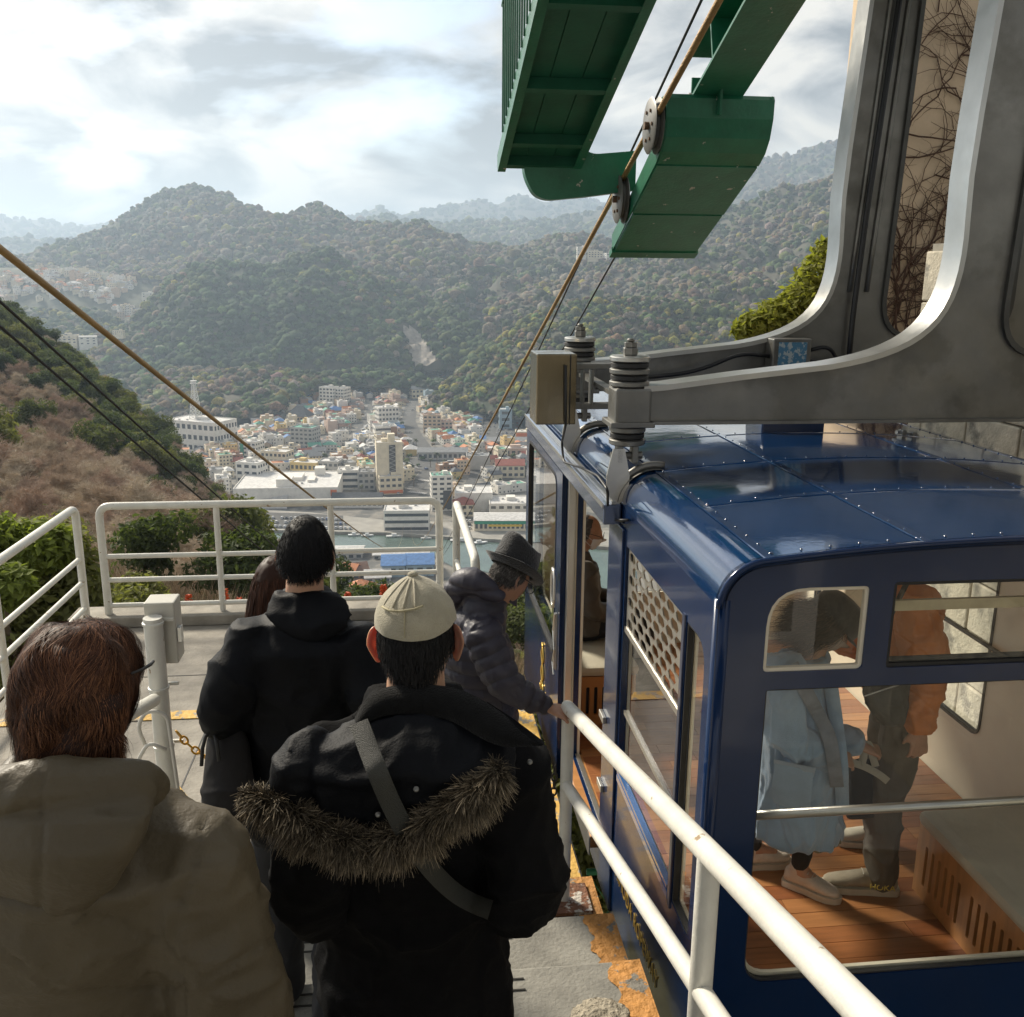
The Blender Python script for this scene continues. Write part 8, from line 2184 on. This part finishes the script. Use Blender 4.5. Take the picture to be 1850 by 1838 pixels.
def person_orange():
    fz = .042; A = P(1575, 1590, Z=fz+.05); yaw = R(-76); base = np.array((A[0]+.06, A[1]+.04, fz)); J = stand(base, yaw, 1.70, lean=.0); J['floor'] = fz; f, r = J['_f'], J['_r']
    hc = J['head']+f*.10+UP*.02; fr = Fr(hc, yaw, R(-22), 0, 1.02)
    J['al'] = np.array((A[0]+.035, A[1]-.02, fz+.09)); J['toel'] = J['al']+f*.2; J['toel'][2] = fz+.03; J['kl'] = J['al']*.5+J['hl']*.5+f*.03
    B_ = P(1600, 1520, Z=fz+.05); J['ar'] = np.array((B_[0], B_[1]+.04, fz+.09)); J['toer'] = J['ar']+f*.2; J['toer'][2] = fz+.03; J['kr'] = J['ar']*.5+J['hr']*.5+f*.02
    for k in ('sl', 'sr', 'chest', 'neck'): J[k] = J[k]+f*.02
    # near arm hangs down: its elbow and hand seen in the lower window
    J['el'] = P(1672, 1205, c=4.0); J['wl'] = P(1662, 1315, c=3.98); J['sl'] = P(1655, 1090, c=3.98); J['er'] = J['er']+f*.05; J['wr'] = J['er']+f*.24+UP*.02
    t = figure('person in an orange padded jacket and grey trousers standing inside the cabin', base, fr, J, sk=skin_d, vox=.0075, hands=[(J['wl'], np.array((.06, .0, -1.0)), -f*.3+np.array((-.3, -.9, 0)), 1, .12, .45, 1.0, .5), (J['wr'], vn(f+UP*-.3), UP, 1)])
    om = mat('orange_padded', (.60, .185, .035), .6, var=.12, vscale=7, bump=.15, bscale=90)
    mb = MB(); loft(mb, [(J['neck']+UP*.03, r*.085, f*.085), (J['neck']-UP*.04, r*.12, f*.10), ((J['sl']+J['sr'])/2, r*.17, f*.14), (J['chest'], r*.19, f*.155), (J['waist'], r*.185, f*.155), (J['pelvis']+UP*.03, r*.19, f*.16)], 28)
    limb(mb, [J['sl']-UP*.01, J['el'], J['wl']+UP*.035], [.096, .088, .062]); limb(mb, [J['sr']-UP*.01, J['er'], J['wr']], [.09, .08, .06])
    garment('padded_jacket', mb, .009, om, t, lambda V, N: folds(V, 101, .011, (7, 7, 9), .6)+.006*ridged(V*np.array((10, 10, 28)), 6, 2), 6)
    gt = mat('grey_trousers', (.11, .097, .08), .85, var=.15, vscale=8, bump=.2, bscale=200)
    trousers(J, t, gt, .009, 5, (.098, .082, .072), .035, .011)
    sm_ = mat('taupe_mesh_shoe', (.36, .31, .23), .8, var=.12, vscale=25, bump=.4, bscale=260); ss = mat('cream_foam_sole', (.56, .51, .41), .7, var=.08, vscale=20)
    sh, heel, d, s = shoe(J, 'l', t, sm_, ss, L=.30, k=1.06); shoe(J, 'r', t, mat('pale_mesh_shoe', (.52, .47, .38), .8, var=.1, vscale=25), ss, L=.29)
    # lettering on the outer side of the near shoe
    cu = bpy.data.curves.new('shoe_lettering', 'FONT'); cu.body = 'HOKA'; cu.size = .040; cu.extrude = .001
    tmp = bpy.data.objects.new('tmp', cu); COL.objects.link(tmp); bpy.context.view_layer.update(); me = bpy.data.meshes.new_from_object(tmp.evaluated_get(bpy.context.evaluated_depsgraph_get())); bpy.data.objects.remove(tmp); me.name = 'shoe_lettering'; me.materials.append(mat('shoe_lettering_yellow', (.62, .52, .10), .6))
    lo = bpy.data.objects.new('shoe_lettering', me); COL.objects.link(lo); lo.parent = sh
    sv = s if s@(CAM-heel) > 0 else -s; xr = -d if True else d; org = heel+d*.135+sv*.063+UP*.050
    lo.matrix_local = Matrix.Translation(Vector(org-np.array(ORG[t.name]))) @ Matrix(((xr[0], 0, sv[0], 0), (xr[1], 0, sv[1], 0), (0, 1, 0, 0), (0, 0, 0, 1)))
    # laces
    b_ = MB()
    for k in range(4): q = heel+d*(.12+.022*k)*1.1+UP*(.105-.011*k)*1.06; b_.tube([q-s*.026, q+UP*.006, q+s*.026], .003, 5)
    b_.build('laces', ss, sh)
    msk = lambda D: (D[:, 2] > -.4+.5*np.clip(D[:, 1]+.2, 0, 1)) & (D[:, 1] < .55)
    make_hair(fr, t, msk, 2500, lambda D, r_: r_.uniform(.02, .04, len(D)), lambda p, D, r_: np.array((0, -.4, -.9))+.15*r_.normal(size=p.shape), .0012, [(.012, .011, .011), (.02, .018, .017)], 14, shell=1.05, segs=3)
    ear(fr, -1, t); ear(fr, 1, t)
    # dark sling bag at the waist
    bg = thing('sling_bag', 'dark grey sling bag hanging across the orange jacket', 'bag', P(1600, 1330, c=3.85)); mb = MB(); st_ = []
    for py, x0, x1, dep in ((1220, 1562, 1650, .05), (1250, 1556, 1645, .06), (1285, 1570, 1640, .055), (1312, 1592, 1632, .03)):
        a, b2 = P(x0, py, c=3.86), P(x1, py, c=3.86); st_.append(((a+b2)/2, (b2-a)/2, vn(CAM-(a+b2)/2)*dep))
    loft(mb, st_, 24); garment('bag_body', mb, .008, mat('charcoal_nylon', (.022, .023, .022), .6, var=.2, vscale=15), bg, lambda V, N: folds(V, 111, .004, (10, 10, 10)), 4)
    b_ = MB(); b_.tube([P(x, y, c=3.79) for x, y in ((1562, 1258), (1600, 1245), (1648, 1230))], .003, 6); b_.build('zip', alum, bg)
    b_ = MB(); b_.tube([P(x, y, c=q) for x, y, q in ((1570, 1235, 3.86), (1600, 1130, 3.80), (1640, 1050, 3.84), (1660, 1000, 3.95))], .012, 6); b_.build('strap', dark, bg, smooth=True)
person_orange()

def person_blue():
    fz = .042; A = P(1468, 1590, Z=fz+.05); yaw = R(88); base = np.array((A[0]-.10, A[1]-.0, fz)); J = stand(base, yaw, 1.56, lean=.20); J['floor'] = fz; f, r = J['_f'], J['_r']
    hc = P(1500, 1128, c=4.0); fr = Fr(hc, R(95), R(-42), R(0), 1.0)
    J['ar'] = np.array((A[0]-.06, A[1]+.02, fz+.10)); J['toer'] = J['ar']+vn(np.array((.75, -.65, 0)))*.2; J['toer'][2] = fz+.03
    J['kr'] = J['ar']+UP*.36+f*.03; J['al'] = J['ar']+np.array((-.16, .18, 0)); J['toel'] = J['al']+f*.2; J['kl'] = J['al']+UP*.36
    J['neck'] = P(1455, 1185, c=3.98); J['sr'] = P(1420, 1215, c=3.84); J['sl'] = P(1448, 1205, c=4.2); J['chest'] = P(1445, 1290, c=4.05); J['waist'] = P(1440, 1365, c=4.12)
    J['er'] = P(1420, 1330, c=3.85); J['wr'] = P(1502, 1362, c=3.92); J['el'] = P(1480, 1320, c=4.25); J['wl'] = P(1548, 1345, c=4.15)
    t = figure('person in a long pale blue coat and dark cap bowing inside the cabin', base, fr, J, vox=.0075, hands=[(J['wr'], vn(np.array((.8, .1, -.35))), np.array((.1, -.6, .8)), 1, .06, .55, .9, .5), (J['wl'], vn(np.array((.9, -.1, -.3))), np.array((0, -.4, .9)), -1, .06, .7, .9, .5)])
    bc = mat('pale_blue_wool', (.27, .38, .51), .95, sheen=.4, var=.10, vscale=12, bump=.3, bscale=240)
    mb = MB(); hem = P(1436, 1496, c=4.28)
    loft(mb, [(J['neck']+UP*.01, r*.09, f*.09), ((J['sl']+J['sr'])/2-UP*.01, r*.18, f*.12), (J['chest'], r*.19, f*.15), (J['waist'], r*.195, f*.165), (P(1438, 1420, c=4.2), r*.20, f*.18), (P(1438, 1465, c=4.24), r*.205, f*.19), (hem, r*.21, f*.20)], 30)
    limb(mb, [J['sr']-UP*.01, J['er'], J['wr']-f*.02], [.085, .078, .06]); limb(mb, [J['sl']-UP*.01, J['el'], J['wl']-f*.02], [.08, .07, .058])
    ct, CV, CN = garment('blue_coat', mb, .009, bc, t, lambda V, N: folds(V, 121, .016, (8, 8, 3.5), .5), 6)
    # patch pocket with flap, and hanging scarf
    for pix, th in (([(1400, 1378), (1470, 1395), (1464, 1460), (1452, 1470), (1398, 1450), (1393, 1430)], .012), ([(1398, 1372), (1474, 1388), (1470, 1404), (1440, 1400), (1400, 1388)], .018)):
        q = on_cloth(CV, pix, .004, 14); b_ = MB(); c_ = q.mean(0); n_ = vn(CAM-c_); G_ = np.array([q, q+n_*th*.8, c_+(q-c_)*.93+n_*th]); b_.grid(G_, close=True); b_.f.append(tuple(range(2*len(q), 3*len(q)))); b_.m.append(0); b_.build('pocket', bc, t, smooth=True, angle=35)
    scf = mat('grey_scarf', (.20, .22, .25), .95, var=.2, vscale=15)
    for pix in ([(1430, 1200), (1462, 1260), (1500, 1330), (1512, 1420)], [(1500, 1230), (1510, 1300), (1520, 1380), (1522, 1460)]):
        q = on_cloth(CV, dense(pix, 18), .014, 14); ribbon(q, .055, .005).build('scarf', scf if pix[0][0] == 1430 else bc, t, smooth=True)
    hm = mat('cap_charcoal', (.035, .033, .03), .9, sheen=.4, var=.3, vscale=60)
    rows = [[fr.w1(.100*rr_*math.cos(a), .122*rr_*math.sin(a)-.006, zz) for a in np.linspace(0, 2*math.pi, 36, endpoint=False)] for rr_, zz in ((1.0, .015), (1.02, .05), (.96, .085), (.78, .118), (.45, .134), (.05, .138))]
    b_ = MB(); b_.grid(np.array(rows)[::-1], close=True); hp_ = b_.build('cap', hm, t, smooth=True)
    b_ = MB(); b_.grid(np.array([[fr.w1(.084*math.sin(a), .10*math.cos(a)+q*math.cos(a), .022-.25*q) for a in np.linspace(-1.15, 1.15, 14)] for q in (0, .03, .06)])); b_.grid(np.array([[fr.w1(.084*math.sin(a), .10*math.cos(a)+q*math.cos(a), .018-.25*q) for a in np.linspace(-1.15, 1.15, 14)] for q in (0.06, .03, 0.0)])); b_.build('cap_visor', hm, hp_, smooth=True)
    msk = lambda D: (D[:, 1] < .35) & (D[:, 2] > -.8) & (D[:, 2] < .5)
    make_hair(fr, t, msk, 4200, lambda D, r_: r_.uniform(.07, .17, len(D)), lambda p, D, r_: np.stack([.3*D[:, 0], -.55+.2*np.sin(p[:, 2]*40), -.75+0*D[:, 0]], 1)+.25*r_.normal(size=p.shape), .0012, [(.06, .045, .032), (.10, .075, .052), (.035, .028, .022)], 15, shell=1.07, segs=6, lift=.4, inflate=1.06, stiff=.5, curl=.2)
    D = sphere_dirs(40, 56); k = (D[..., 1] > .30) & (D[..., 2] < -.05) & (D[..., 2] > -.9); pts = fr.w((head_shape(D.reshape(-1, 3))*1.06+np.array((0, .006, 0)))).reshape(-1, 3); F = []
    for i in range(39):
        for j in range(56):
            if k[i, j] and k[i+1, j] and k[i, (j+1) % 56] and k[i+1, (j+1) % 56]: F.append((i*56+j, i*56+(j+1) % 56, (i+1)*56+(j+1) % 56, (i+1)*56+j))
    finish('face_mask', pts, np.array(F), mat('beige_mask', (.52, .40, .33), .85), t)
    # skirt, tights, shoes
    mb = MB(); loft(mb, [(J['waist'], r*.14, f*.11), (P(1448, 1460, c=4.22), r*.16, f*.14), (P(1460, 1500, c=4.28), r*.17, f*.15)], 24); garment('skirt', mb, .012, mat('khaki_skirt', (.20, .18, .11), .9, var=.2, vscale=10), t, lambda V, N: folds(V, 131, .01, (10, 10, 3)), 4)
    trousers(J, t, mat('black_tights', (.014, .014, .016), .8), .010, 7, (.085, .056, .042), .0, .002)
    pk_ = mat('beige_sneaker', (.70, .62, .53), .75, var=.1, vscale=25, bump=.3, bscale=200); so_ = mat('beige_foam', (.60, .53, .44), .7)
    sh, heel, d, s = shoe(J, 'r', t, pk_, so_, L=.25, k=.98); shoe(J, 'l', t, pk_, so_, L=.25)
    b_ = MB()
    for k in range(4): q = heel+d*(.11+.02*k)+UP*(.102-.012*k); b_.tube([q-s*.024, q+UP*.006, q+s*.024], .003, 5)
    b_.build('laces', so_, sh)
    # dark tote bag between the two
    bg = thing('tote_bag', 'large black tote bag with pale handles held between two passengers', 'bag', P(1560, 1500, c=4.3)); mb = MB(); st_ = []
    for py, x0, x1, dep in ((1372, 1532, 1590, .05), (1400, 1528, 1600, .07), (1440, 1528, 1602, .075), (1478, 1530, 1598, .07)):
        a, b2 = P(x0, py, c=4.32), P(x1, py, c=4.32); st_.append(((a+b2)/2, (b2-a)/2, vn(CAM-(a+b2)/2)*dep))
    loft(mb, st_, 24); garment('bag_body', mb, .010, mat('black_canvas', (.016, .017, .02), .85, var=.2, vscale=12), bg, lambda V, N: folds(V, 141, .005), 4)
    hd = mat('pale_webbing', (.42, .39, .32), .8)
    for pix in ([(1532, 1376), (1560, 1384), (1590, 1400), (1604, 1412)], [(1556, 1384), (1562, 1360), (1566, 1335), (1572, 1350), (1582, 1385)]):
        ribbon(np.array([P(x, y, c=4.16) for x, y in dense(pix, 14)]), .032, .002).build('handle', hd, bg, smooth=True)
person_blue()
# ================================================================== air
hz = bpy.data.materials.new('haze_air'); hz.use_nodes = True; hnt = hz.node_tree; hnt.nodes.clear()
ho = hnt.nodes.new('ShaderNodeOutputMaterial'); hv = hnt.nodes.new('ShaderNodeVolumePrincipled')
hv.inputs['Color'].default_value = (0.62, 0.79, 1.0, 1); hv.inputs['Density'].default_value = 1.6e-4
hv.inputs['Anisotropy'].default_value = 0.35
hnt.links.new(hv.outputs[0], ho.inputs['Volume'])
b = MB(); b.box(-12500, 12500, -400, 12500, TZ-1.0, TZ+860)
stuff(b.build('haze', hz, origin=(0, 0, TZ-1)))
